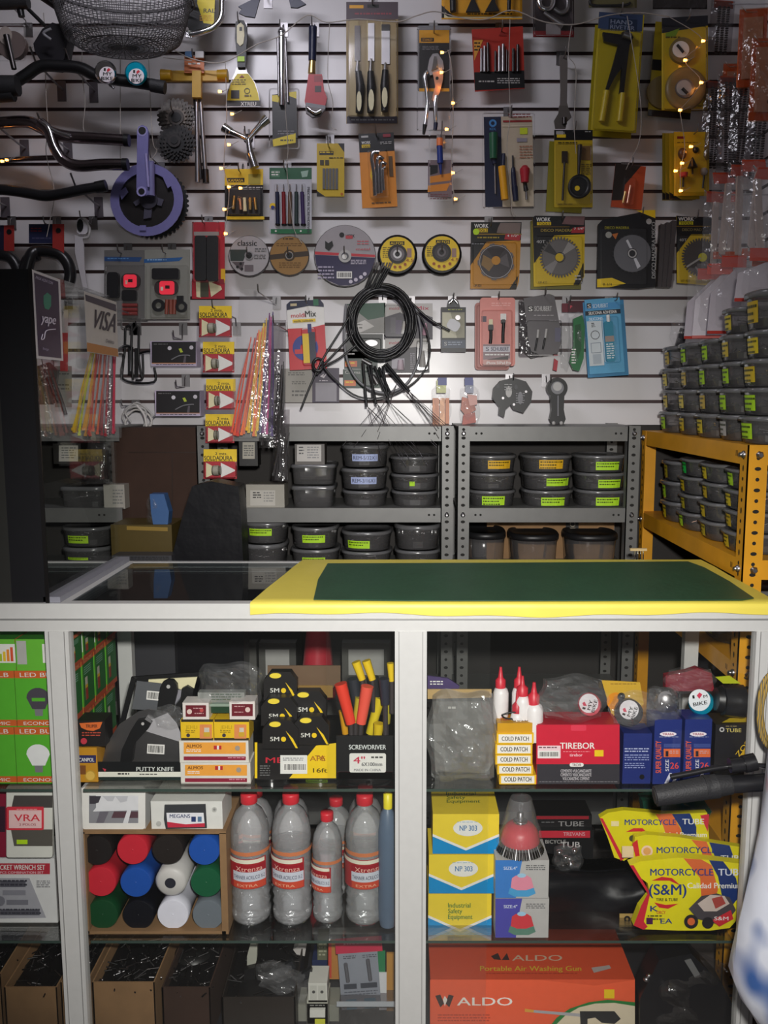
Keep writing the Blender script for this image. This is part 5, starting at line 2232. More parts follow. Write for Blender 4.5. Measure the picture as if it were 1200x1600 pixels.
for si, (cy, w) in enumerate(((2.2, 'near'), (2.45, 'far'))):
    for k in range(2): tub(cxr, cy, .108, .09, .8505+k*.07, .069, '%s tub of the %s stack on the low shelf of the yellow rack' % (lvn[k], w), 3.2, (-.3, .3, .2, .7, 'b8c020', None), 'x', 'dst', .5, 20)
draw('''
@ brush_cup | cream topped holder of thin steel rods behind the mat, by the yellow post | holder
Y 2.24
% plate
b 985 857 1011 861 8 c8b080
% rod
k 992 861 990 880 1 1 ch
% rod
k 997 861 996 880 1 1 ch
% rod
k 1001 861 1001 880 1 1 ch
% rod
k 1005 861 1005 880 1 1 ch
% base
b 986 878 1010 884 8 dst
''')
# ---------------------------------------------------------------- goods inside the counter
def ledbox(x0, x1, yt, yb, Y, z0, label, kind, n_side=True):
    a, b = P(x0, (yt+yb)/2, 1.79), P(x1, (yt+yb)/2, 1.79); z1 = z0+(P(x0, yt, 1.79).z-P(x0, yb, 1.79).z); D = .075
    t = Thing('light_bulb_box', label, 'box', 'green light bulb boxes'); m = t.part('light_bulb_box'); m.box((a.x+.001, Y, z0+.0005), (b.x-.001, Y+D, z1), '3c8a2c')
    w = b.x-a.x; h = z1-z0
    def q(u0, v0, u1, v1, k, o=.0003): m.add([(a.x+w*u0, Y-o, z0+h*v0), (a.x+w*u1, Y-o, z0+h*v0), (a.x+w*u1, Y-o, z0+h*v1), (a.x+w*u0, Y-o, z0+h*v1)], [[0, 1, 2, 3]], k)
    def tx(s, u, v, hh, ww, k, side=False):
        ws, fs, w0 = textmesh(s)
        if side: m.add([(b.x-.001+.0012, Y+D*(u+ww*c/w0), z0+h*(v+hh*d)) for c, d in ws], fs, k)
        else: m.add([(a.x+w*(u+ww*c/w0), Y-.001, z0+h*(v+hh*d)) for c, d in ws], fs, k)
    def sd(u0, v0, u1, v1, k, o=.0003): X_ = b.x-.001+o; m.add([(X_, Y+D*u0, z0+h*v0), (X_, Y+D*u1, z0+h*v0), (X_, Y+D*u1, z0+h*v1), (X_, Y+D*u0, z0+h*v1)], [[0, 1, 2, 3]], k)
    if kind == 'energy':
        q(0, 0, 1, 1, '68b838'); q(.02, .2, .2, .95, 'lg', .0006); q(.5, .25, 1, .85, 'w', .0006)
        for i, k in enumerate(('1a7a3a', '3a9a3a', 'a8c030', 'e8c030', 'e88a30', 'd85030')): q(.56+i*.07, .3, .61+i*.07, .4+i*.07, k, .0009)
    else:
        q(0, 0, 1, 1, '58b030'); q(0, .87, 1, 1, 'd0602c', .0006); q(0, .02, 1, .13, 'd0602c', .0006); tx('LED BULB', .1, .89, .08, .8, 'w'); tx('ECONOMIC', .12, .04, .06, .76, 'w')
        gg = kind == 'grey'; c1 = '4a4450' if gg else 'e8e8ea'
        X0, Z0 = a.x+w*.42, z0+h*.52; Rr = w*.22
        m.add([(X0+Rr*math.cos(i*PI/9), Y-.0008, Z0+Rr*.9*math.sin(i*PI/9)) for i in range(10)]+[(X0-w*.12, Y-.0008, Z0-h*.2), (X0+w*.12, Y-.0008, Z0-h*.2)], [list(range(12))], c1)
        m.add([(X0-w*.08, Y-.001, Z0-h*.2), (X0+w*.08, Y-.001, Z0-h*.2), (X0+w*.07, Y-.001, Z0-h*.32), (X0-w*.07, Y-.001, Z0-h*.32)], [[0, 1, 2, 3]], 'gy')
        if gg: q(.3, .46, .55, .52, '58b030', .0012)
    sd(0, 0, .12, 1, '68b838'); sd(.12, 0, 1, 1, '2a6a34'); sd(0, .88, 1, 1, 'b85030', .0006); sd(0, .0, 1, .1, 'b85030', .0006); tx('ECONOMIC', .18, .9, .07, .7, 'd8a070', True)
    sd(.25, .2, .45, .62, 'c8c0b0', .0006); sd(.25, .2, .45, .42, 'a04030', .0009); sd(.25, .42, .45, .48, 'd8b030', .0009)
    for i in range(4): sd(.2, .68+i*.04, .75, .695+i*.04, '8ab8a0', .0006)
z = S1+.0005
for r, (yt, yb, w) in enumerate(((1136, 1224, 'bottom row'), (1047, 1135, 'middle row'), (996, 1045, 'top row'))):
    h = P(0, yt, 1.79).z-P(0, yb, 1.79).z
    for ci, (x0, x1, cw) in enumerate(((-60, 24, 'cut by the left edge'), (25, 108, 'beside the counter post'))):
        for d, dw in enumerate(('front', 'second', 'third', 'rear')):
            if d and (ci == 0): continue
            ledbox(x0, x1, yt, yb, 1.79+d*.0775, z, 'green bulb box, %s, %s, %s in depth' % (w, cw, dw), 'energy' if r == 2 else ('grey' if r == 1 and ci else 'bulb'))
            if d == 0: pass
    z += h+.0002
# keep deeper boxes aligned with the front ones
draw('''
@ door_lock_box | amber lock box with printed brass knob, at the left of the upper shelf | box
G s1 1221
% box
B 122 1168 151 1222 50 c08820
r 122 1180 150 1192 2a2a5a
t 123 1190 6 24 w CANPOL
c 141 1212 9 0 b89030
c 141 1212 7 0 d8b050
r 122 1196 134 1210 7a4a20
TOP 1168
p 0 6a4a20 126,1164 144,1161 146,1165 128,1167
@ bolt_box | black carton with orange oval print standing on the amber lock box | box
G s1 1221
% box
B 122 1126 163 1166 50 1c1818
p 0 d86a30 124,1130 160,1128 156,1138 146,1142 136,1141 127,1137
t 134 1137 5 18 k TRUPER
n 128 1144 158 1152 2 b84a38
c 131 1158 5 0 c03848
@ putty_knife_case | black framed display case of putty knives, open towards the front | case
G s1 1220
% tray
B 150 1206 284 1219 120 e0e0d4
r 152 1190 284 1206 101214
r 154 1214 284 1219 1c2a28
n 184 1208 202 1213 1 k
n 218 1209 246 1213 1 5a5a56
t 213 1205 7 58 d8dcd8 PUTTY KNIFE
p 0 c03848 160,1200 166,1202 164,1206
% frame
z -95
p 6 k 205,1058 318,1050 312,1058 212,1066
p 6 k 205,1058 212,1062 192,1140 184,1140
p 6 k 318,1050 322,1056 300,1140 292,1140
p 4 cr 232,1062 308,1058 302,1080 292,1100 232,1078
@ putty_knife | wide steel putty knife with black holed handle, rear of the case | putty knife
G s1 1218
z -55
% blade
p 2 5a5c60 214,1064 252,1068 290,1080 272,1112 206,1108
R 240 1088 5
i 229 1080 250 1094
R 0 0 0
% handle
p 12 k 250,1074 254,1066 262,1062 270,1063 276,1070 277,1082 268,1118 244,1118
c 263 1073 3 .5 lg
@ putty_knife | small grey putty knife with black handle leaning at the rear right | putty knife
G s1 1218
z -50
% blade
p 2 8a8890 276,1078 290,1079 280,1092 272,1102
% handle
p 10 k 284,1076 292,1072 302,1078 300,1092 290,1104 276,1110 274,1102 282,1092
@ putty_knife | large bright steel scraper in clear wrap, front of the case | putty knife
G s1 1218
z -22
% blade
p 2 st 186,1132 216,1112 232,1108 262,1112 276,1130 284,1150 284,1190 160,1190 166,1164
p 0 a8a6aa 262,1114 276,1130 284,1150 284,1160 220,1140 228,1128
R 243 1170 3
i 230 1163 257 1178
R 0 0 0
% handle
p 14 k 214,1126 226,1124 236,1130 232,1138 210,1162 206,1190 188,1190 190,1172 204,1142
c 223 1131 2.4 .5 lg
j 240 1100 288 1140 20 bag
@ crumpled_wrap | crumpled clear plastic wrap lying behind the small boxes | wrap
G s1 1214
% wrap
z -110
j 308 1032 412 1110 60 bag
@ fastener_box | lower white and orange carton with maroon stripe, base of the small box stack | box
G s1 1223
% box
B 283 1192 391 1225 60 d8d4cc
r 289 1196 386 1223 d8d4cc
r 289 1195 386 1212 e8a040
r 289 1216 386 1222 8a2038
t 293 1202 5 24 5a3018 ALMOS
n 293 1205 314 1210 2 w
r 336 1197 341 1203 b82c30
r 341 1197 344 1203 w
r 344 1197 348 1203 b82c30
c 373 1203 4 0 a09488
n 358 1217 384 1221 1 c88090
@ fastener_box | upper white and orange carton with maroon stripe in the small box stack | box
G s1 1223
% box
B 281 1157 388 1191.5 60 d8d4cc
r 287 1161 384 1190 d8d4cc
r 287 1160 384 1178 e8a040
r 287 1182 384 1188 8a2038
t 291 1168 5 24 5a3018 ALMOS
n 291 1171 314 1176 2 w
r 334 1165 339 1171 b82c30
r 339 1165 342 1171 w
r 342 1165 346 1171 b82c30
c 371 1169 4 0 a09488
n 356 1183 382 1187 1 c88090
@ padlock_box | yellow padlock carton, left of two on the small box stack | box
G s1 1223
% box
B 283 1125 333 1156.5 55 e0b820
r 283 1124 333 1128 2a2418
r 283 1153 333 1157 3a2e18
t 290 1139 6 18 b89818 JEHLI
n 290 1141 305 1146 2 8a7418
r 312 1132 331 1154 d88850
r 319 1137 327 1144 c8c0b0
r 318 1144 328 1151 c8a030
c 294 1149 3 0 3a3440
@ padlock_box | yellow padlock carton, right of two on the small box stack | box
G s1 1223
% box
B 335 1125 389 1156.5 55 e0b820
r 335 1124 389 1128 2a2418
r 335 1153 389 1157 3a2e18
t 344 1139 6 18 b89818 JEHLI
n 344 1141 360 1146 2 8a7418
r 366 1132 385 1154 d88850
r 374 1137 381 1144 c8c0b0
r 373 1144 382 1151 c8a030
c 350 1149 3 0 3a3440
@ tack_box | small white and maroon box on the left padlock carton | box
G s1 1223
% box
B 286 1098 326 1124.5 40 d8d0cc
r 290 1102 322 1120 6a1c28
c 296 1112 4 0 d8c0b8
n 302 1106 318 1109 1 c8a0a0
n 304 1114 318 1117 1 c8a0a0
c 315 1110 3 0 b84848
@ tack_box | small white and maroon box on the right padlock carton | box
G s1 1223
% box
B 359 1096 398 1124.5 40 d8d0cc
r 362 1100 395 1119 6a1c28
c 387 1109 4 0 d8c0b8
n 366 1103 382 1106 1 c8a0a0
n 366 1112 380 1115 1 c8a0a0
@ wall_plug_tray | clear tray with small green and white parts behind the tack boxes | tray
G s1 1223
% tray
z -45
b 309 1082 382 1098 20 8a8c88
n 330 1084 378 1096 3 4a5a4c
z -30
b 326 1104 360 1114 10 1c3c28
b 326 1100 360 1104 10 8a9a8c
@ tape_measure_box | black and yellow open display carton for tape measures | box
G s1 1220
% box
B 400 1162 525 1218 4 1c1a1a
r 398 1160 402 1216 ye
p 0 ye 494,1165 525,1161 525,1216 452,1216
t 415 1192 9 43 c02838 MEC
t 492 1188 8 16 8a4a20 TA
t 484 1189 8 24 a86820 APE
t 489 1207 7 22 4a3c10 16ft
r 438 1180 480 1209 e0e0dc
i 442 1192 480 1205
n 442 1184 474 1190 2 gy
n 406 1196 422 1214 5 6a6a6a
z -100
b 418 1040 532 1075 3 6a5440
b 424 1071 520 1090 3 8a6c38
''')
for i, (x, y, s, o, w) in enumerate(((438, 1070, 26, -70, 'rear left'), (436, 1110, 28, -42, 'middle left'), (438, 1146, 28, -14, 'front left'), (482, 1100, 28, -60, 'rear right'), (486, 1140, 28, -20, 'front right'))):
    draw('''
@ tape_measure | black and yellow five metre tape measure, {w} in the carton | tape measure
G s1 1222
z {o}
% case
p 24 1a1818 {x0},{y1} {x0},{ya} {xa},{y0} {xb},{y0} {x1},{ya} {x1},{y1}
p 0 ye {xc},{yb} {xd},{yc} {xe},{yd} {xf},{yd} {xg},{yc}
t {tx} {ty} 7 14 d8d8d0 5M
c {cx} {cy} 4 0 ye
% button
e {bx} {by} 9 4 3 e8d040
'''.format(w=w, o=o, x0=x-s, x1=x+s, y1=y+24, y0=y-20, ya=y-6, xa=x-s*.6, xb=x+s*.6, xc=x+s*.3, xd=x+s*.7, xe=x+s*.98, xf=x+s*.86, xg=x+s*.55, yb=y-4, yc=y+8, yd=y+23, tx=x-16, ty=y+12, cx=x+5, cy=y+9, bx=x-s*.3, by=y-14))
draw('''
@ screwdriver_box | black open carton with white size label full of screwdrivers | box
G s1 1219
% box
B 526 1150 614 1207 4 141416
z 0
r 528 1206 614 1217 e05068
B 528 1206 614 1217 4 d04060
t 545 1171 7.5 58 d8dcdc SCREWDRIVER
rb 546 1177 603 1207 3 .3 w
t 552 1193 11 18 c83050 4"
n 580 1182 598 1188 1 4a4a4a
t 565 1197 6 32 4a4a50 6X100mm
t 553 1205 4 42 7a7a80 MADE IN CHINA
''')
sd = [(532, 1068, 548, 1130, 'e8402c', 7), (574, 1072, 564, 1130, 'ec5a48', 7), (556, 1034, 566, 1062, 'ye', 5), (572, 1032, 582, 1062, 'ye', 5), (594, 1090, 578, 1146, 'd8c020', 6), (536, 1110, 540, 1146, 'd89a18', 5), (610, 1036, 612, 1064, 'ye', 4), (592, 1130, 590, 1150, 'd8b818', 6), (562, 1090, 556, 1128, 'b8a830', 5), (608, 1070, 604, 1130, 'a89c28', 5), (552, 1060, 558, 1100, '2c3038', 7), (582, 1058, 588, 1110, '26282c', 7), (600, 1060, 602, 1100, '2a2c3a', 6)]
for i, (xa, ya, xb, yb, k, r) in enumerate(sd):
    w = ('bright red-orange handle leaning left', 'coral red handle upright', 'yellow tip at the rear left', 'yellow tip at the rear middle', 'yellow handle leaning right in front', 'amber handle at the left side', 'yellow tip at the far right', 'short yellow collar in front', 'olive yellow handle between the red ones', 'olive handle at the right side', 'dark handle behind the red ones', 'dark handle in the middle', 'dark blue-grey handle at the right')[i]
    draw('@ screwdriver | screwdriver in the black carton, %s | screwdriver\nG s1 1219\nz %d\n%% handle\nk %d %d %d %d %g %g %s\n%% shaft\nz %d\nk %d %d %g %d 4 4 3c3638' % (w, -20-9*(i % 6), xa, ya, xb, yb, r*1.45, r*1.15, k, -17-9*(i % 6), xb, yb, xb+(xb-xa)*.2, min(1200, yb+50)))

# middle shelf, left bay
draw('''
@ electric_panel_box | white plastic breaker box with open rectangular window | box
G s2 1463
Y 1.80
% case
z -1
B 130 1231 225 1295 130 c8c8c8
z -1
rb 128 1229 227 1296 6 3 w
% window
z 2.4
p 0 8a8a90 139,1243 216,1243 216,1286 139,1286
p 0 dcdce0 150,1243 216,1243 216,1266 145,1268 150,1262
p 0 c0c0c6 160,1244 168,1252 176,1252 180,1244
p 0 c0c0c6 180,1244 188,1254 198,1252 200,1244
p 0 3c3840 140,1244 158,1244 154,1254 148,1256 140,1256
p 0 6a6670 156,1268 170,1268 162,1286 150,1286
p 0 5a4048 178,1268 216,1268 216,1278 174,1278
p 0 dcdce0 200,1262 206,1262 200,1286 192,1286
@ electric_panel_box | white breaker box with dark tinted door and printed band | box
Y 1.80
% case
B 237 1252 347 1295 100 dcdcd8
% door
z 1
p 3 3a3c40 257,1258 321,1257 323,1294 259,1295 256,1280
z 4
p 0 e8e8ee 260,1270 318,1270 320,1290 262,1292
p 0 c83048 261,1284 290,1288 320,1286 320,1292 262,1293
t 265 1278 6 32 283868 MEGANS
r 299 1276 306 1284 2a3a6a
r 309 1276 315 1284 5a7a9a
c 335 1265 4 .5 b8b8b4
c 335 1265 2 0 8a8a88
c 248 1287 4 .5 b8b8b4
@ tube_carton | open brown carton stacked full of coloured cylinders | box
G s2 1459
% carton
B 128 1300 132 1459 170 card
B 347 1302 353 1460 170 card
B 128 1455 353 1460 170 card
B 128 1299 353 1303 170 card
''')
CX = [(151, 1329, '1c1818', 'black'), (207, 1328, 'c82838', 'red'), (262, 1328, '241e1c', 'black'), (319, 1329, '1c50a8', 'blue'), (157, 1378, 'c82838', 'red'), (212, 1379, '1c50a8', 'blue'), (266, 1380, 'a8acb4', 'milky'), (322, 1379, '145838', 'green'), (160, 1429, '0c4424', 'green'), (216, 1430, '0a0c16', 'black'), (270, 1429, 'e0e0ec', 'white'), (325, 1430, '6c747c', 'grey')]
bY = PZ(600, 1459, S2).y
for i, (x, y, k, cn) in enumerate(CX):
    w = '%s row, %s' % (('top', 'middle', 'bottom')[i//4], ('leftmost', 'second from the left', 'third from the left', 'rightmost')[i % 4])
    a = P(x, y, bY+.012); r = 24.6/pxm(y, bY+.012); t = Thing('plastic_cylinder', '%s plastic cylinder in the brown carton, %s' % (cn, w), 'cylinder'); m = t.part('cylinder')
    if cn == 'milky':
        m.lathe(a, (0, 1, 0), [(r*.35, .0), (r*.8, .002), (r, .008), (r, .14), (r*.3, .141)], 'milky', 28, False); q = t.part('hole'); q.cone(a+Vector((0, .001, 0)), a+Vector((0, .06, 0)), r*.42, r*.3, '2a2a34', 20)
    else:
        m.lathe(a, (0, 1, 0), [(r*.96, 0), (r, .002), (r, .03), (r*.985, .031), (r*.985, .15)], k, 32); q = t.part('end_dimple'); q.lathe(a+Vector((0, -.0004, 0)), (0, -1, 0), [(.0022, 0), (.0012, .0006)], k, 8)
def bottle(x, yb, yt, r, Y, label, lvl, small=False, off=0):
    t = Thing('thinner_bottle', label, 'bottle', 'clear thinner bottles'); h = yb-yt; c = P(x, yb, Y); s = 1/pxm((yb+yt)/2, Y); H = P(x, yt, Y).z-S2-.001; z0 = S2+.001; c = Vector((c.x, Y, 0)); R_ = r*s
    f = lambda lst: [(R_*a, z0+H*b) for a, b in lst]
    prof = [(.5, 0), (.86, .008), (.98, .04), (1, .1), (.92, .13), (1, .165), (.92, .2), (1, .24), (.91, .275), (.97, .31), (.97, .56), (.98, .58), (.95, .62), (.99, .65), (.96, .72), (.88, .79), (.66, .86), (.42, .895), (.36, .905), (.36, .93)]
    m = t.part('bottle'); m.lathe(c, (0, 0, 1), f(prof), 'bottle', 26)
    m = t.part('liquid'); m.lathe(c, (0, 0, 1), f([(a*.96, b+.004) for a, b in prof if b <= lvl]+[(.93, lvl)]), 'liquid', 22)
    m = t.part('cap'); m.lathe(c, (0, 0, 1), f([(.40, .925), (.42, .93), (.42, .985), (.40, 1.0), (.01, 1.0)]), 'd02c38', 22)
    m = t.part('wrap_label'); a0 = -PI/2+off
    def lab(u0, u1, b0, b1, k, e=.002):
        n = 14; V = []
        for i in range(n+1):
            an = a0+u0+(u1-u0)*i/n; V += [(c.x+math.cos(an)*(R_*.985+e), Y+math.sin(an)*(R_*.985+e), z0+H*b0), (c.x+math.cos(an)*(R_*.985+e), Y+math.sin(an)*(R_*.985+e), z0+H*b1)]
        m.add(V, [[2*i, 2*i+2, 2*i+3, 2*i+1] for i in range(n)], k, True)
    def ltx(st, u, b, hh, ww, k):
        ws, fs, w0 = textmesh(st); m.add([(c.x+math.cos(a0+u+ww*q/w0)*(R_*.985+.0038), Y+math.sin(a0+u+ww*q/w0)*(R_*.985+.0038), z0+H*(b+hh*d)) for q, d in ws], fs, k)
    lab(-2.6, 1.0, .315, .55, 'a82c30'); lab(-.75, .95, .32, .44, 'c84a34', .0024); lab(-.75, .95, .375, .45, 'c8ccd8', .003); lab(-1.5, .9, .515, .545, 'e0dcc8', .0024); lab(-.75, .95, .45, .505, '9a1c28', .003); lab(-2.6, 1.9, .57, .60, 'c87850', .001)
    ltx('Xtrenza', -.55, .456, .038, 1.3, 'e8b8a8'); ltx('THINNER ACRILICO X-2', -.68, .395, .03, 1.55, '28284a'); ltx('EXTRA', -.5, .335, .02, 1.0, 'e8b090')
Yb = 1.85
bottle(394, 1458, 1238, 31, Yb, 'clear thinner bottle with red cap, leftmost of the front row', .54)
bottle(458, 1458, 1238, 31, Yb, 'clear thinner bottle with red cap, second in the front row', .62, off=-.25)
bottle(513, 1458, 1268, 24, Yb, 'short clear thinner bottle in the front row', .68, off=-.7)
bottle(571, 1458, 1240, 31, Yb, 'clear thinner bottle with red cap, rightmost of the front row', .60, off=.1)
bottle(527, 1440, 1246, 25, 1.965, 'clear thinner bottle half hidden behind the short one', .62)
bottle(403, 1440, 1232, 28, 1.99, 'clear thinner bottle behind the leftmost front bottle', .5, off=.3)
bottle(458, 1440, 1230, 28, 1.99, 'clear thinner bottle behind the second front bottle', .5, off=.2)
bottle(572, 1440, 1228, 28, 1.99, 'clear thinner bottle behind the rightmost front bottle', .5, off=.4)
draw('''
@ red_canister | red plastic canister with dark lettering behind the tape measures | canister
Y 2.56
z -30
% canister
k 497 975 497 1086 17 29 b83440
n 484 1034 512 1042 1 3a1c20
@ oil_jug | yellow and blue plastic jug behind the bottles, by the counter post | jug
G s2 1444
% jug
v 606 5a6a80 12,1444 15,1430 15,1300 11,1270 6,1262
% cap
v 606 e8d830 7,1262 7,1240 3,1238
@ breaker_pack | white window switch box with red printed band, in the left bay | box
Y 1.80
% case
rb 10 1228 82 1340 4 8 dcdcd4
% window
z 9
p 0 4a4644 22,1243 82,1243 82,1262 18,1262
p 0 5a5650 17,1296 82,1296 82,1322 22,1322
r 26 1312 43 1319 lm
% band
rb 10 1261 68 1297 2 2 d83848
z 13
r 14 1266 65 1294 f0c8c8
t 22 1283 11 40 d83848 VRA
t 30 1290 3.6 26 8a2030 2 POLOS
n 26 1264 60 1267 1 e8a0a0
@ magenta_carton | magenta carton cut by the left edge beside the switch box | box
Y 1.83
% carton
B -20 1228 9 1339 80 8a1c38
r -20 1260 8 1300 3a2030
@ socket_set_box | white and red socket wrench set box | box
G s2 1441
% box
B -40 1341 85 1442 100 dcdcdc
r -40 1349 78 1366 b83040
t 0 1359 8 70 w CKET WRENCH SET
t 0 1365 3.6 68 e8c0c8 PCS COMBINATION SET
p 0 a8a8b0 -40,1372 46,1372 72,1434 -40,1436
r 0 1376 40 1386 5a5a64
r 4 1391 40 1399 8a8a94
r 10 1406 44 1414 7a7a84
r 0 1421 62 1430 5a5a64
n 0 1375 42 1387 2 3a3a44
n 0 1420 64 1431 2 3a3a44
n 57 1376 78 1388 4 gy
c 0 1408 8 0 7a7a84
''')
# bottom shelf left: long cartons of dark parts
def binbox(x0, x1, yb, D, label, H=.15, fill='st', Y=None, shear=0, k='card', n=120, fz=.8, seed=1):
    Y = Y or 1.79; a, b = P(x0, yb, Y).x, P(x1, yb, Y).x; t = Thing('parts_carton', label, 'box'); m = t.part('carton'); th = .003; z0 = S3+.0005
    def wall(p, q, h0, h1): m.prism([Vector(p+(z0,)), Vector(q+(z0,)), Vector(q+(z0+h1,)), Vector(p+(z0+h0,))], Vector((th, 0, 0)) if abs(p[1]-q[1]) > .01 else Vector((0, th, 0)), k)
    wall((a, Y), (b, Y), H*.8, H*.8); wall((a+shear, Y+D), (b+shear, Y+D), H*1.1, H*1.1); wall((a, Y), (a+shear, Y+D), H*.8, H*1.1); wall((b-th, Y), (b-th+shear, Y+D), H*.8, H*1.1)
    m.add([(a, Y, z0+.002), (b, Y, z0+.002), (b+shear, Y+D, z0+.002), (a+shear, Y+D, z0+.002)], [[0, 1, 2, 3]], k)
    f = Thing('loose_parts', 'loose dark metal parts filling the '+label, 'parts', None, 'stuff'); m = f.part('loose_parts'); r = random.Random(seed)
    ins = .004; m.prism([(a+ins, Y+ins, z0+H*fz*.8), (b-ins, Y+ins, z0+H*fz*.8), (b+shear-ins, Y+D-ins, z0+H*fz*1.1), (a+shear+ins, Y+D-ins, z0+H*fz*1.1)], Vector((0, 0, -.03)), '0e0e10')
    for i in range(n):
        v = r.random(); u = r.uniform(.05, .95); c = Vector((a+(b-a)*u+shear*v, Y+D*v*.98+.004, z0+H*fz*(.8+.3*v)+r.uniform(0, .012))); th_ = r.uniform(0, PI); L = r.uniform(.006, .02)
        d = Vector((math.cos(th_)*L, math.sin(th_)*L, r.uniform(-.3, .4)*L)); d.x = max(min(d.x, (b-a)*.1), -(b-a)*.1); m.cone(c-d, c+d, .0018, .0015, ['dst', 'dst', 'k', fill][r.randrange(4)], 5, True)
        if r.random() < .25: m.ball(c, .004, .004, .003, ['bk', fill][r.randrange(2)], 6)
binbox(147, 244, 1600, .37, 'long brown carton nearest the left of the middle bay', .165, n=200, shear=.02, seed=2)
binbox(255, 330, 1600, .37, 'brown carton right of the long one', .15, shear=.02, seed=3, k='cardd')
binbox(348, 462, 1610, .36, 'wide dark carton in the middle of the bottom shelf', .12, k='2a2420', seed=4, n=90)
binbox(98, 140, 1600, .36, 'narrow carton half hidden by the counter post', .165, shear=.02, seed=5)
binbox(-60, 6, 1600, .36, 'brown carton at the left edge of the left bay', .19, shear=.02, seed=6)
binbox(10, 92, 1600, .36, 'brown carton in the left bay beside the post', .15, shear=.02, seed=7)
draw('''
@ tape_roll | black tape roll with torn brown label on the second carton | tape
Y 1.93
% roll
v 305 141414 28,1546 30,1540 31,1500 29,1486 8,1484
% label
z 36
p 2 8a6048 280,1512 330,1506 326,1540 280,1544
@ glove_pack | white handled trowel tool leaning at the left of the dark carton | tool
Y 1.9
% handle
p 16 a8a89c 392,1472 398,1470 402,1478 401,1500 396,1518 386,1516 386,1494
% grip
p 16 k 382,1516 398,1512 400,1560 390,1575 378,1560
@ plastic_sleeve | crumpled shiny clear sleeve, upper of two in the dark carton | sleeve
Y 1.88
z 0
% contents
p 12 26282c 398,1535 456,1502 462,1512 404,1546
j 396 1500 462 1548 30 bag
@ plastic_sleeve | crumpled shiny clear sleeve, lower of two in the dark carton | sleeve
Y 1.85
% contents
p 12 1c1e22 404,1560 486,1514 490,1524 408,1572
j 402 1512 490 1576 30 bag
@ circuit_breaker | pale grey twin circuit breaker standing upright | breaker
Y 1.80
% body
B 480 1563 512 1615 50 b0b0a4
B 482 1536 511 1566 60 c8c8c0
B 480 1568 512 1600 70 c0c0b4
r 484 1540 495 1562 b8b8b0
r 497 1540 509 1562 b8b8b0
c 490 1550 2.5 0 4a4a48
c 503 1550 2.5 0 4a4a48
n 484 1570 508 1574 1 7a7a78
r 492 1592 508 1600 d0d040
% toggle
z 1
b 484 1578 508 1590 8 d0d0c8
@ circuit_breaker | pale breaker lying flat behind the upright one | breaker
Y 1.84
% body
B 464 1570 530 1615 60 8a8a80
@ small_parts_jar | clear plastic container holding blister cards at the right | container
Y 1.82
% container
B 530 1572 616 1612 60 bagd
b 526 1566 618 1573 3 b0b4bc
@ blister_card | grey card with red header and two driver bits in the container | card
Y 1.86
R 568 1520 -4
% card
b 530 1466 592 1576 2 8c909c
r 527 1464 600 1488 c02848
n 540 1472 590 1478 1 d88090
n 538 1492 558 1498 2 4a4a54
n 568 1492 590 1498 2 4a4a54
r 536 1536 556 1544 3a3e4a
r 562 1536 588 1544 3a3e4a
n 536 1548 588 1556 2 5a5e6a
r 538 1560 554 1576 5a8aa4
r 566 1560 584 1576 5a8aa4
% bit
k 541 1504 543 1532 3 3 5a5a62
% bit
k 576 1500 578 1532 3 3 5a5a62
R 0 0 0
@ card_strip | green and white card edge beside the grey blister card | card
Y 1.87
% card
b 586 1486 602 1520 3 1c7a4a
b 592 1520 604 1578 3 d8d8dc
@ card_strip | amber card standing at the right of the container | card
Y 1.88
% card
b 604 1490 616 1580 6 b88438
@ card_strip | orange striped box edge left of the grey blister card | card
Y 1.9
% card
b 513 1470 530 1530 6 b87c38
r 513 1474 518 1528 c84838
@ medicine_box | small blue and cream boxes piled behind the breaker | box
Y 1.98
% box
B 496 1470 512 1500 50 6a6c58
B 488 1500 514 1530 60 2a3458
n 498 1474 510 1496 4 a8a890
@ corner_piece | small white plastic elbow lying in the dark carton | part
Y 1.96
% piece
p 20 b8b4b0 458,1484 466,1478 478,1482 476,1494 464,1492
''')
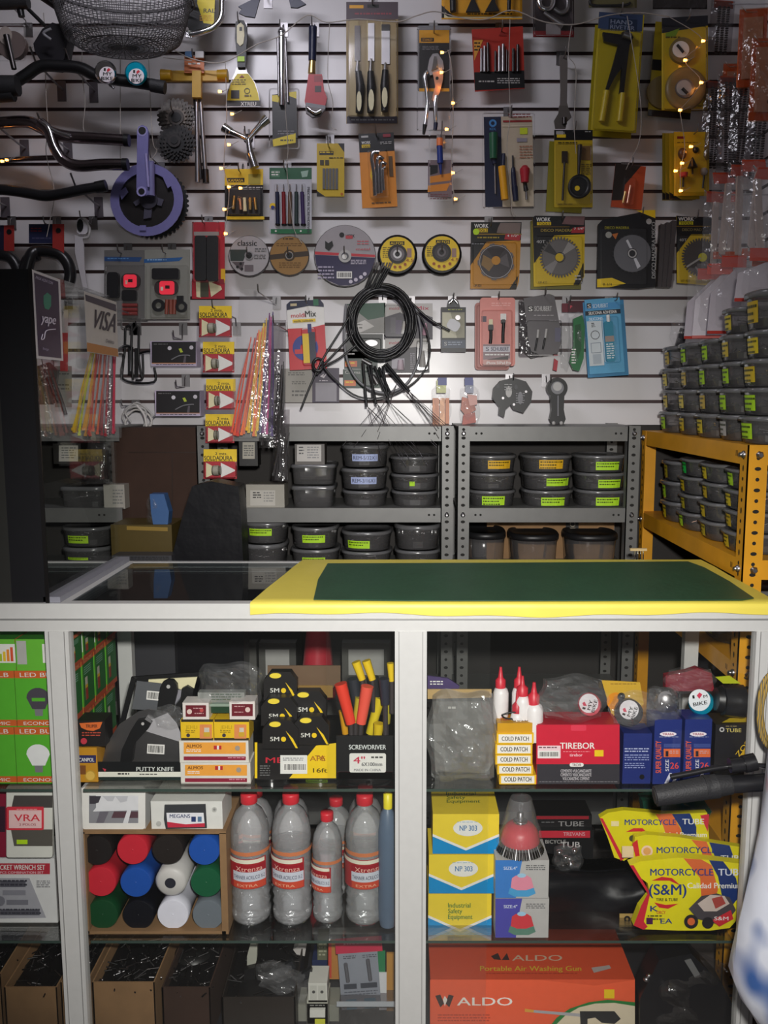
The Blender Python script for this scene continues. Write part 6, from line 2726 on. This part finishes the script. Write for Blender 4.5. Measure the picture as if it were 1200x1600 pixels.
# ---------------------------------------------------------------- right bay
cpy = [(1146, 1162), (1163, 1178.5), (1179.5, 1194.5), (1195.5, 1210), (1211, 1225.5)]
cpx = [(776, 834), (774, 832), (774, 832), (777, 833), (780, 838)]
for i, ((y0, y1), (x0, x1)) in enumerate(zip(cpy, cpx)):
    draw('''
@ patch_box | yellow box lettered COLD PATCH, {w} of the stack of five | box | yellow patch boxes
G s1 1226
% patch_box
B {x0} {y0} {x1} {y1} 62 e8b820
r {xa} {ya} {xb} {yb} e8e4dc
t {xc} {yc} 7 42 241c20 COLD PATCH
'''.format(w=('topmost', 'second', 'middle', 'fourth', 'lowest')[i], x0=x0, x1=x1, y0=y0, y1=y1, xa=x0+3, xb=x1-3, ya=y0+1.5, yb=y1-1.5, xc=x0+8, yc=y1-4.5))
draw('''
@ patch_box | yellow patch box lying tilted on top of the lettered stack | box | yellow patch boxes
G s1 1226
z -4
% patch_box
B 777 1130 832 1145.5 58 c89418
TOP 1130
n 782 1118 796 1127 3 c03820
t 800 1127 7 26 6a4410 COLD
n 800 1113 826 1118 1 6a4410
@ wire_ring | thin black elastic ring lying on the yellow patch boxes | ring
G s1 1226
z -20
% ring
u 1.4 k 784,1117 800,1113 826,1115 830,1122 812,1124 790,1122 784,1117
@ cement_box | red and grey carton of vulcanising cement tubes | box
G s1 1225
% box
B 838 1132 968 1225 75 b02034
r 839 1194 968 1225 343238
r 838 1133 968 1194 c82038
t 875 1170 10 54 w TIREBOR
n 880 1174 922 1176 1 e8a0a8
t 890 1182 5 20 e8c0c8 tirebor
rb 840 1165 876 1185 1 .3 e8c8d0
i 841 1173 874 1184
n 842 1167 870 1171 1 6a4a54
r 929 1172 943 1182 ye
rb 890 1192 912 1198 3 .3 w
t 894 1197 4 14 4a2028 TRCVR
t 876 1207 5 48 b8b4b8 CEMENTO VULCANIZANTE
t 876 1213 5 48 b8b4b8 CIMENTO VULCANIZANTE
t 879 1219 5 42 b8b4b8 VULCANIZING CEMENT
n 843 1221 965 1223 1 8a888c
z 0
rb 892 1133 916 1142 2 1.5 d83850
TOP 1133
n 872 1122 914 1125 1 d08090
@ tube_box | plain blue carton with small white print, left of the blue pair | box
G s1 1224
% box
B 972 1146 1019 1225 60 1c2a6c
n 976 1169 1014 1177 2 a8b0d0
n 976 1179 1014 1190 3 8a94c0
n 976 1192 1008 1202 3 8a94c0
c 1003 1214 4 0 k
@ tube_box | blue carton with orange SUPER QUALITY print, left of the blue pair | box
G s1 1225
% box
B 1019.5 1124 1066 1225 60 1c2c72
e 1044 1147 13 3.6 0 e8e0e8
t 1035 1149 4 18 a03040 YIRABA
n 1030 1151 1060 1153 1 a8b0d0
R 1028 1182 -90
t 1002 1187 9 50 d85a38 SUPER QUALITY
R 0 0 0
r 1037 1170 1063 1183 d86838
t 1040 1182 9 4 28202a 1
n 1046 1173 1060 1179 2 c8a0a0
r 1037 1162 1063 1168 3a4a8a
R 1042 1195 -90
t 1032 1198 5.5 18 d8d8e0 SIZE
R 0 0 0
t 1047 1201 10 13 d84840 26
p 0 c8c8d8 1038,1224 1046,1208 1050,1208 1044,1224
p 0 c8c8d8 1049,1224 1056,1210 1060,1210 1054,1224
@ tube_box | blue carton with orange SUPER QUALITY print, right of the blue pair | box
G s1 1225
% box
B 1066.5 1124 1113 1225 60 1c2c72
e 1091 1147 13 3.6 0 e8e0e8
t 1082 1149 4 18 a03040 YIRABA
n 1077 1151 1107 1153 1 a8b0d0
R 1075 1182 -90
t 1049 1187 9 50 d85a38 SUPER QUALITY
R 0 0 0
r 1084 1170 1110 1183 d86838
t 1087 1182 9 4 28202a 1
n 1093 1173 1107 1179 2 c8a0a0
r 1084 1162 1110 1168 3a4a8a
R 1089 1195 -90
t 1079 1198 5.5 18 d8d8e0 SIZE
R 0 0 0
t 1094 1201 10 13 d84840 26
p 0 c8c8d8 1088,1224 1096,1208 1100,1208 1094,1224
@ tube_box | black and yellow carton lettered TUBE at the right end of the shelf | box
G s1 1225
% box
B 1114 1132 1186 1225 70 1c1a1c
p 0 c8a020 1150,1178 1174,1136 1186,1132 1186,1190 1140,1200
p 0 1c1a1c 1142,1192 1172,1138 1180,1136 1150,1194
c 1128 1140 4 0 lg
c 1128 1140 2 0 k
t 1134 1144 6 24 c8b868 TUBE
n 1134 1134 1152 1137 1 8a7a50
R 1160 1170 -52
t 1146 1174 8 28 d8b020 ZOS
R 0 0 0
TOP 1132
p 0 d8bc28 1128,1129 1186,1128 1186,1120 1140,1122
@ glue_bottle | white squeeze bottle with red nozzle, rear left of the group | bottle
G s1 1211
% bottle
v 782 e0dcdc 10,1130 12,1126 12,1082 10,1076 6,1073
% nozzle
v 782 c82c3c 8,1074 8,1062 4,1058 2.4,1046 2,1042
@ glue_bottle | white squeeze bottle with red nozzle, behind the front pair | bottle
G s1 1212
% bottle
v 811 e0dcdc 10,1130 12,1126 12,1082 10,1076 6,1073
% nozzle
v 811 c82c3c 8,1074 8,1062 4,1058 2.4,1046 2,1042
@ glue_bottle | white squeeze bottle with red nozzle, middle of the group | bottle
G s1 1216
% bottle
v 816 e0dcdc 11,1146 12,1140 12,1096 10,1090 6,1086
% nozzle
v 816 c82c3c 9,1086 9,1074 4,1070 2.4,1060 2,1056
@ glue_bottle | white squeeze bottle with red nozzle, front right of the group | bottle
G s1 1218
% bottle
v 834 e0dcdc 13,1156 14,1150 14,1108 11,1101 7,1098
% nozzle
v 834 c82c3c 9,1100 9,1086 5,1082 3,1072 2.4,1066
@ glue_bottle | squeeze bottle with only its red nozzle showing over the patch boxes | bottle
G s1 1217
% bottle
v 808 e0dcdc 10,1150 11,1144 11,1120 9,1114 6,1112
% nozzle
v 808 b82838 8,1113 8,1102 3,1096 2.4,1084 2,1080
@ parts_bag | large crumpled clear bag of parts hanging over the left of the upper shelf | bag
G s1 1214
% contents
z -60
p 30 7a7876 676,1096 764,1096 772,1130 772,1190 760,1208 680,1206
p 3 b89a68 668,1077 768,1077 768,1090 668,1092
z -20
n 700 1104 712 1112 1 w
j 662 1072 784 1226 55 bagm
j 690 1120 770 1210 80 bag
@ purple_pack | purple foil pack behind the clear parts bag | pack
G s1 1206
% pack
z -40
p 6 4a3a6a 668,1056 700,1060 718,1072 716,1078 668,1078
n 672 1064 692 1072 2 w
@ bicycle_bell | bell with "I love my bike" print inside the crumpled clear bag | bell
G s1 1222
z -40
% bell
a 920 1099 c84858 18,0 18,14 15,20
z -18
c 920 1099 15 1 e8e4e8
R 920 1099 -75
t 909 1096 5 3 k I
p 0 d03858 914,1092 918,1089 921,1092 915.5,1097
t 910 1104 5.5 16 k MY
t 908 1111 5.5 20 k BIKE
R 0 0 0
j 838 1052 952 1130 60 bag
@ bicycle_bell | black bell with round "I love my bike" print, next to the yellow card | bell
G s1 1222
z -40
% bell
a 980 1110 bk 21,0 22,12 22,18 17,26
z -14
c 983 1109 15 1 e8e4e8
R 983 1109 -70
t 972 1106 5 3 k I
p 0 d03858 977,1102 981,1099 984,1102 978.5,1107
t 973 1114 5.5 16 k MY
t 971 1121 5.5 20 k BIKE
R 0 0 0
% lever
z -30
s 971 1088 6 6 bk
k 971 1088 964 1120 3 3 bk
j 950 1078 1040 1140 30 bag
@ bicycle_bell | plain chrome dome bell in clear wrap between the black and blue bells | bell
G s1 1222
z -45
% bell
s 1040 1094 21 22 st
z -28
c 1040 1092 12 1 8a888c
j 1008 1070 1066 1130 40 bag
@ bicycle_bell | blue ringed bell with "I love my bike" print on the tube boxes | bell
G s1 1222
z -40
% bell
a 1093 1095 teal 17,0 20,6 20,16 17,20
z -20
c 1093 1094 17 1 e4e8ec
R 1093 1094 -10
t 1083 1090 5.5 3 k I
p 0 d03858 1090,1086 1095,1082 1099,1086 1093,1092
t 1100 1092 5 6 k M
t 1082 1102 6 22 k BIKE
R 0 0 0
@ yellow_card | yellow card with orange circle behind the black bell | card
G s1 1214
z -30
% card
p 2 c8a030 940,1063 1000,1066 1006,1100 990,1118 956,1118
n 954 1068 994 1071 1 8a6a20
c 962 1096 14 0 d88a20
@ horn_lamp | large black cylindrical horn at the right of the bells | horn
G s1 1218
z -30
% body
k 1128 1094 1160 1096 24 26 bk
% cap
k 1118 1092 1128 1093 18 22 k
@ red_wrap | crumpled red cellophane behind the blue ringed bell | wrap
G s1 1206
z -50
% wrap
p 20 8a2030 1040,1056 1072,1050 1090,1044 1112,1052 1116,1080 1040,1080
j 1036 1042 1120 1084 40 bag
@ lime_strip | yellow and black printed strip behind the horn | strip
G s1 1206
z -60
% strip
p 3 b8c020 1118,1058 1140,1056 1158,1068 1130,1068
''')
# middle shelf right bay
for i, (x0, x1, y0, y1, w, np_) in enumerate(((676, 780, 1272, 1334, 'topmost', 1), (670, 772, 1335.5, 1396, 'middle', 1), (669, 768, 1397, 1461, 'lowest', 0))):
    cx = (x0+x1)/2
    draw('''
@ safety_mask_box | yellow, white and blue respirator carton, {w} of three | box | yellow and blue cartons
Y 1.82
% safety_mask_box
B {x0} {y0} {x1} {y1} 120 e8cc38
p 0 0c88c8 {x0},{yb} {cx},{yc} {x1},{yb} {x1},{y1} {x0},{y1}
p 0 w {x0},{ya} {cx},{ym} {x1},{ya} {x1},{yb} {cx},{yc} {x0},{yb}
'''.format(w=w, x0=x0, x1=x1, y0=y0, y1=y1, cx=cx, ya=y1-31, yb=y1-27, ym=y1-9, yc=y1-5)+('''
e {cx} {cy} 23 12.5 0 w
t {tx} {ty} 8.5 27 4878a8 NP 303
n {nx} {ny} {nx2} {ny2} 1 8aa8c0
'''.format(cx=cx+3, cy=y0+22, tx=cx-10, ty=y0+26, nx=cx-14, nx2=cx+18, ny=y0+12, ny2=y0+14) if np_ else '''
t {tx} {a} 7.5 35 4a7a3a Industrial
t {tx} {b} 7.5 22 4a7a3a Safety
t {tx} {c} 7.5 38 4a7a3a Equipment
'''.format(tx=x0+31, a=y0+21, b=y0+30, c=y0+39))+('''
TOP 1272
t 697 1242 5 46 4a6a2a Industrial
t 698 1248 5 29 4a6a2a Safety
t 698 1254 5 52 4a6a2a Equipment
''' if i == 0 else ''))
for i, (y0, y1, k1, k2, k3, w) in enumerate(((1344, 1403, '3c78c0', 'd8889c', '4a98c8', 'upper'), (1404, 1465, '4a48a0', 'c83c44', '5a8070', 'lower'))):
    draw('''
@ cup_brush_box | {n} carton with printed wire cup brush, {w} of two | box | cup brush cartons
G s2 1465
% cup_brush_box
B 774 {y0} 858 {y1} 90 b0aeac
p 0 {k1} 774,{y0} 816,{y0} 812,{ym} 806,{y1} 774,{y1}
t 787 {ty} 5 21 c8d0e0 SIZE:4"
n 822 {n0} 852 {n1} 3 5a5a5c
p 0 {k3} 794,{b1} 797,{b0} 834,{b0} 837,{b1} 826,{b2} 804,{b2}
p 0 {k2} 798,{b0} 800,{c1} 806,{c0} 824,{c0} 830,{c1} 834,{b0} 822,{d0} 808,{d0}
e 815 {c0} 7 3.5 0 9ac0d8
'''.format(n='blue and grey' if i == 0 else 'violet and grey', w=w, y0=y0, y1=y1, k1=k1, k2=k2, k3=k3, ym=y0+20, ty=y0+15, n0=y0+8, n1=y0+17, b0=y0+43, b1=y0+52, b2=y0+57, c0=y0+24, c1=y0+28, d0=y0+47))
t = Thing('wire_cup_brush', 'red wire cup brush standing on the blue cup brush carton', 'brush')
pn = Pen(); pn.Y = PZ(600, 1465, S2).y+.045; m = t.part('cup'); c = pn.at(812, 1344); s_ = 1/pxm(1320, pn.Y); zt = P(811, 1344, pn.Y-.045).z
m.lathe((c.x, pn.Y, 0), (0, 0, 1), [(30*s_, zt+.02), (31*s_, zt+.024), (27*s_, zt+.046), (20*s_, zt+.058), (8*s_, zt+.06)], 'c02c38', 30)
q = t.part('nut'); q.lathe((c.x, pn.Y, 0), (0, 0, 1), [(5*s_, zt+.064), (5*s_, zt+.085), (3*s_, zt+.087)], 'st', 6)
q = t.part('arbor'); q.lathe((c.x, pn.Y, 0), (0, 0, 1), [(11*s_, zt+.0645), (11*s_, zt+.068), (5*s_, zt+.069)], 'ch', 16)
for i in range(40):
    a = 2*PI*i/40; u = Vector((math.cos(a), math.sin(a), 0)); o = Vector((c.x, pn.Y, zt)); q = t.part('wire_knot'); q.cone(o+u*29*s_+Vector((0, 0, .022)), o+u*36*s_+Vector((0, 0, .001)), .0022, .0032, 'st' if i % 4 == 0 else 'dst', 6)
q = t.part('wrap'); V = []; rw = random.Random(8)
for j in range(8):
    for i in range(16):
        a = 2*PI*i/16; v = j/7; rr0 = (36-20*v)*s_*(1+.08*rw.random()); V.append((c.x+math.cos(a)*rr0, pn.Y+math.sin(a)*rr0, zt+.02+.1*v))
q.add(V, [[j*16+i, j*16+(i+1) % 16, (j+1)*16+(i+1) % 16, (j+1)*16+i] for j in range(7) for i in range(16)], 'bag', True)
draw('''
@ tube_box | dark tube carton with red stripe on the middle shelf, upper of two | box
G s2 1455
Y 1.99
% box
B 838 1274 925 1296 80 141214
r 838 1275 920 1280 8a1c28
t 872 1291 8 40 8a8888 TUBE
n 846 1284 866 1287 1 6a6a6a
@ tube_box | dark tube carton with red stripe on the middle shelf, lower of two | box
Y 1.975
% box
B 840 1297 928 1345 80 101012
r 842 1298 922 1309 b82838
t 880 1306 6 34 c89098 TREVANS
t 852 1318 6 32 9a9896 BICYCLE
t 876 1324 9 30 b8b4b4 TUB
@ parts_bag | shiny nuts in a clear bag in front of the dark red-striped cartons | bag
Y 1.93
% nuts
z 0
s 874 1332 6 5 ch
s 884 1340 5 4 ch
s 892 1350 7 6 ch
s 880 1352 5 4 dst
s 898 1330 5 5 ch
s 890 1342 5 4 st
j 862 1318 912 1364 40 bag
@ tyre_tube_bag | large black bag of tyre tubes lying across the middle shelf | bag
G s2 1458
% bag
z -20
''')
t = THINGS[-1]; m = t.parts[-1]; rb_ = random.Random(5); V = []; nx, ny = 26, 14
for j in range(ny+1):
    for i in range(nx+1):
        u, v = i/nx, j/ny; x = 858+(1165-858)*u; yt_ = 1352+10*math.sin(u*7)+max(0, (u-.3))*20; yy = yt_+(1452-yt_)*v; e = math.sin(PI*min(1, v*1.0))**.5 if v > 0 else 0
        V.append(P(x, yy, 1.93-.07*e*(.85+.15*math.sin(u*11+v*5))-.004*rb_.random()) if 0 < v < 1 else P(x, yy, 1.97))
m.add(V, [[j*(nx+1)+i, j*(nx+1)+i+1, (j+1)*(nx+1)+i+1, (j+1)*(nx+1)+i] for j in range(ny) for i in range(nx)], 'blkbag', True)
V2 = [(a, 1.975, c) for a, b, c in [tuple(v) for v in V]]; m.add(V2, [[j*(nx+1)+i, j*(nx+1)+i+1, (j+1)*(nx+1)+i+1, (j+1)*(nx+1)+i] for j in range(ny) for i in range(nx)], 'blkbag', True)
def tubepack(pts, Y, label, body):
    """puffy yellow foil pack, prints laid on its front"""
    draw('@ tube_pack | %s | pack | yellow tube packs\nY %g\n%% tube_pack\n' % (label, Y)+body)
tubepack(0, 1.87, 'yellow foil tube pack, rearmost and uppermost of three', '''
p 16 d8cc1c 937,1278 950,1270 975,1266 1000,1268 1040,1272 1105,1270 1108,1310 1060,1320 1000,1330 975,1345 960,1340 950,1310
p 0 d86a38 1024,1272 1050,1271 1064,1296 1066,1312 1044,1314 1036,1290
p 0 1c3470 1050,1272 1078,1271 1088,1292 1088,1310 1068,1312 1064,1294
p 0 c83040 1094,1274 1108,1272 1106,1300
p 0 c82838 937,1278 942,1279 975,1342 970,1345
t 976 1289 9 80 1c3880 MOTORCYCLE
t 1066 1288 9 34 e0e0e0 TUBE
t 1024 1308 8 80 e8e4d8 Calidad Premium
p 0 c82830 978,1300 990,1294 1004,1294 1014,1304 1000,1299
c 988 1310 5 0 4a4a30
r 955 1283 967 1291 e8d8a0
''')
tubepack(0, 1.845, 'yellow foil tube pack, middle of three', '''
p 16 d8cc1c 992,1308 1010,1304 1060,1308 1160,1324 1164,1362 1100,1360 1000,1352 990,1340
p 0 d86a38 1080,1312 1104,1315 1116,1345 1100,1345 1096,1330
p 0 1c3470 1108,1316 1140,1321 1150,1350 1120,1346
p 0 c83040 1156,1324 1163,1325 1162,1345
t 1026 1333 10 92 1c3880 MOTORCYCLE
t 1126 1345 9 36 e0e0e0 TUBE
c 1011 1330 9 0 e8c8b0
c 1011 1330 6 0 d8a060
r 972 1322 990 1340 e0c8a0
p 0 c82830 988,1318 996,1312 1000,1340 994,1342
''')
tubepack(0, 1.815, 'yellow foil tube pack with racing motorcycle print, front of three', '''
p 22 e0d41e 984,1352 1000,1346 1060,1340 1110,1344 1162,1350 1164,1395 1158,1430 1140,1450 1110,1454 1060,1454 1006,1452 990,1446 1000,1420 1016,1400 1012,1380 996,1368
p 0 d86a38 1068,1341 1096,1343 1112,1352 1122,1390 1118,1402 1096,1406 1094,1372
p 0 1c3470 1108,1344 1130,1346 1150,1372 1156,1400 1140,1420 1128,1400 1122,1370
p 0 c82838 984,1352 990,1352 1016,1396 1006,1440 1012,1448 1006,1453 990,1446 1002,1415 1012,1396
t 1016 1368 11 98 1c3880 MOTORCYCLE
t 1122 1368 11 40 d8dce8 TUBE
t 1074 1388 9 86 e8e8e4 Calidad Premium
p 0 c82830 1018,1376 1034,1370 1050,1372 1064,1384 1046,1376 1030,1376
p 0 c82830 1022,1410 1040,1414 1060,1412 1044,1420 1030,1418
t 1014 1398 17 58 1c3880 (S&M)
t 1025 1408 5 34 3a3a20 TIRE & TUBE
t 1016 1424 9 12 1c3880 K
t 1026 1428 5 14 c84830 ORCY
t 1032 1443 8 18 1c3880 EA
n 1012 1430 1034 1440 2 5a5a20
r 1010 1434 1020 1444 4a1c4a
p 0 4a4448 1076,1420 1096,1400 1120,1396 1140,1402 1150,1422 1136,1440 1120,1444 1090,1436
p 0 c8b8b0 1090,1412 1110,1398 1132,1400 1140,1412 1120,1424 1100,1424
p 0 a84840 1112,1404 1128,1400 1134,1412 1118,1420
p 0 c83038 1112,1438 1142,1422 1146,1436 1124,1448
c 1080 1440 11 0 2a2628
c 1080 1440 6 0 d86a38
c 1106 1442 9 0 2a2628
t 1116 1438 6 22 e8e0e0 S&M
''')
draw('''
@ price_tag | small tan card tag with black mark lying by the tube packs | tag
Y 1.85
% tag
b 968 1428 992 1445 2 a88c50
o 980 1436 2 5 0 k
@ green_bag | crumpled dark green plastic bag behind the tube packs | bag
Y 1.97
% bag
p 40 0c4030 1004,1252 1040,1246 1100,1250 1112,1268 1100,1290 1010,1290
j 1000 1240 1114 1290 60 bag
@ washing_gun_box | large orange carton with a printed washing gun at the bottom of the right bay | box
G s3 1640
Y 1.79
% box
B 672 1530 992 1640 200 c84c2c
r 672 1531 992 1640 d85634
p 0 e8603c 672,1531 842,1531 930,1540 992,1531 992,1640 672,1640
p 0 3a2a28 680,1556 688,1554 694,1568 688,1574
p 0 3a2a28 709,1556 701,1554 696,1568 702,1574
p 0 e8e0d8 692,1562 695,1556 699,1562 695,1572
t 714 1571 13 86 f0ece4 ALDO
n 684 1585 766 1598 3 b84a30
p 0 2a7a3a 862,1600 870,1590 890,1576 920,1566 950,1562 992,1566 992,1640 850,1640
p 0 d8cbb0 870,1600 884,1586 905,1574 930,1568 960,1567 992,1572 992,1640 860,1640
p 0 a8a8ac 820,1577 910,1584 910,1589 820,1581
p 0 d8a040 820,1576 834,1578 834,1582 820,1581
p 0 2a2a2c 906,1580 960,1580 970,1592 960,1600 940,1598 930,1590 918,1592 918,1620 908,1620
r 944 1546 960 1560 ye
z 0
r 808 1534 858 1543 c04428
TOP 1530
p 0 3a2a28 767,1494 778,1489 783,1500 772,1499
p 0 3a2a28 792,1489 784,1500 796,1500
t 800 1501 9 78 c0a890 ALDO
t 750 1517 8 158 c8a830 Portable Air Washing Gun
n 760 1520 902 1523 1 a83c24
p 0 a89c98 924,1512 952,1508 955,1513 928,1520
@ black_parts_bag | heap of clear and black bagged parts at the lower right of the counter | bag
G s3 1625
Y 1.83
% bag
p 60 16161a 1000,1560 1030,1500 1080,1490 1130,1540 1160,1600 1160,1640 1000,1640
p 3 6a6a6a 1070,1502 1080,1499 1096,1526 1086,1528
j 996 1490 1165 1640 90 bagd
s 1010 1530 5 4 st
s 1014 1524 4 3 ch
''')
# ---------------------------------------------------------------- in front of the counter
draw('''
@ bicycle_grip_bar | black handlebar end with ribbed grip reaching in front of the glass | handlebar
Y 1.6
% bar
k 1260 1218 1140 1226 14 14 bk
% grip
k 1142 1226 1100 1230 15 19 rub
k 1120 1228 1024 1244 19 16 rub
k 1030 1243 1022 1244 16 12 rub
% brake_lever
u 5 bk 1210,1198 1160,1196 1120,1200 1080,1208 1048,1214
k 1180 1192 1140 1196 12 12 bk
% clamp
k 1180 1190 1162 1194 14 14 bk
z 20
k 1172 1186 1174 1204 2 2 ch
u 1.5 st 1174,1196 1188,1200 1230,1212
@ rope_coil | twisted yellow and grey rope hanging at the right edge | rope
Y 1.62
% rope
u 4 rope 1230,1050,0 1205,1062,0 1193,1090,0 1190,1120,0 1196,1150,0 1210,1165,0 1235,1170,0
u 4 rope 1230,1042,12 1200,1056,12 1188,1086,12 1186,1122,12 1192,1154,12 1208,1172,12 1235,1180,12
''')
t = Thing('printed_sack', 'white and blue printed plastic sack standing at the lower right in front of the counter', 'sack'); m = t.part('sack')
pf = [(1210, 1160), (1204, 1200), (1196, 1250), (1186, 1310), (1172, 1380), (1158, 1450), (1148, 1510), (1144, 1535), (1152, 1560), (1170, 1580), (1186, 1600), (1196, 1640), (1200, 1720)]
V = []; n = 16
for j, (x, y) in enumerate(pf):
    c = P(x, y, 1.5); rad = .2-(.04 if j < 2 else 0)
    for i in range(n):
        a = PI+2*PI*i/n; V.append((c.x+rad+math.cos(a)*rad*(1+.03*math.sin(5*a+j)), 1.5+math.sin(a)*rad*.62, max(.01, c.z)))
m.add(V, [[j*n+i, j*n+(i+1) % n, (j+1)*n+(i+1) % n, (j+1)*n+i] for j in range(len(pf)-1) for i in range(n)]+[list(range(n)), list(range((len(pf)-1)*n, len(pf)*n))], 'sack', True)
# ---------------------------------------------------------------- build every object
for m in STR:
    o = m.link(m.name, Vector((0, 0, 0))); o['kind'] = 'structure'
for t in THINGS: t.end()
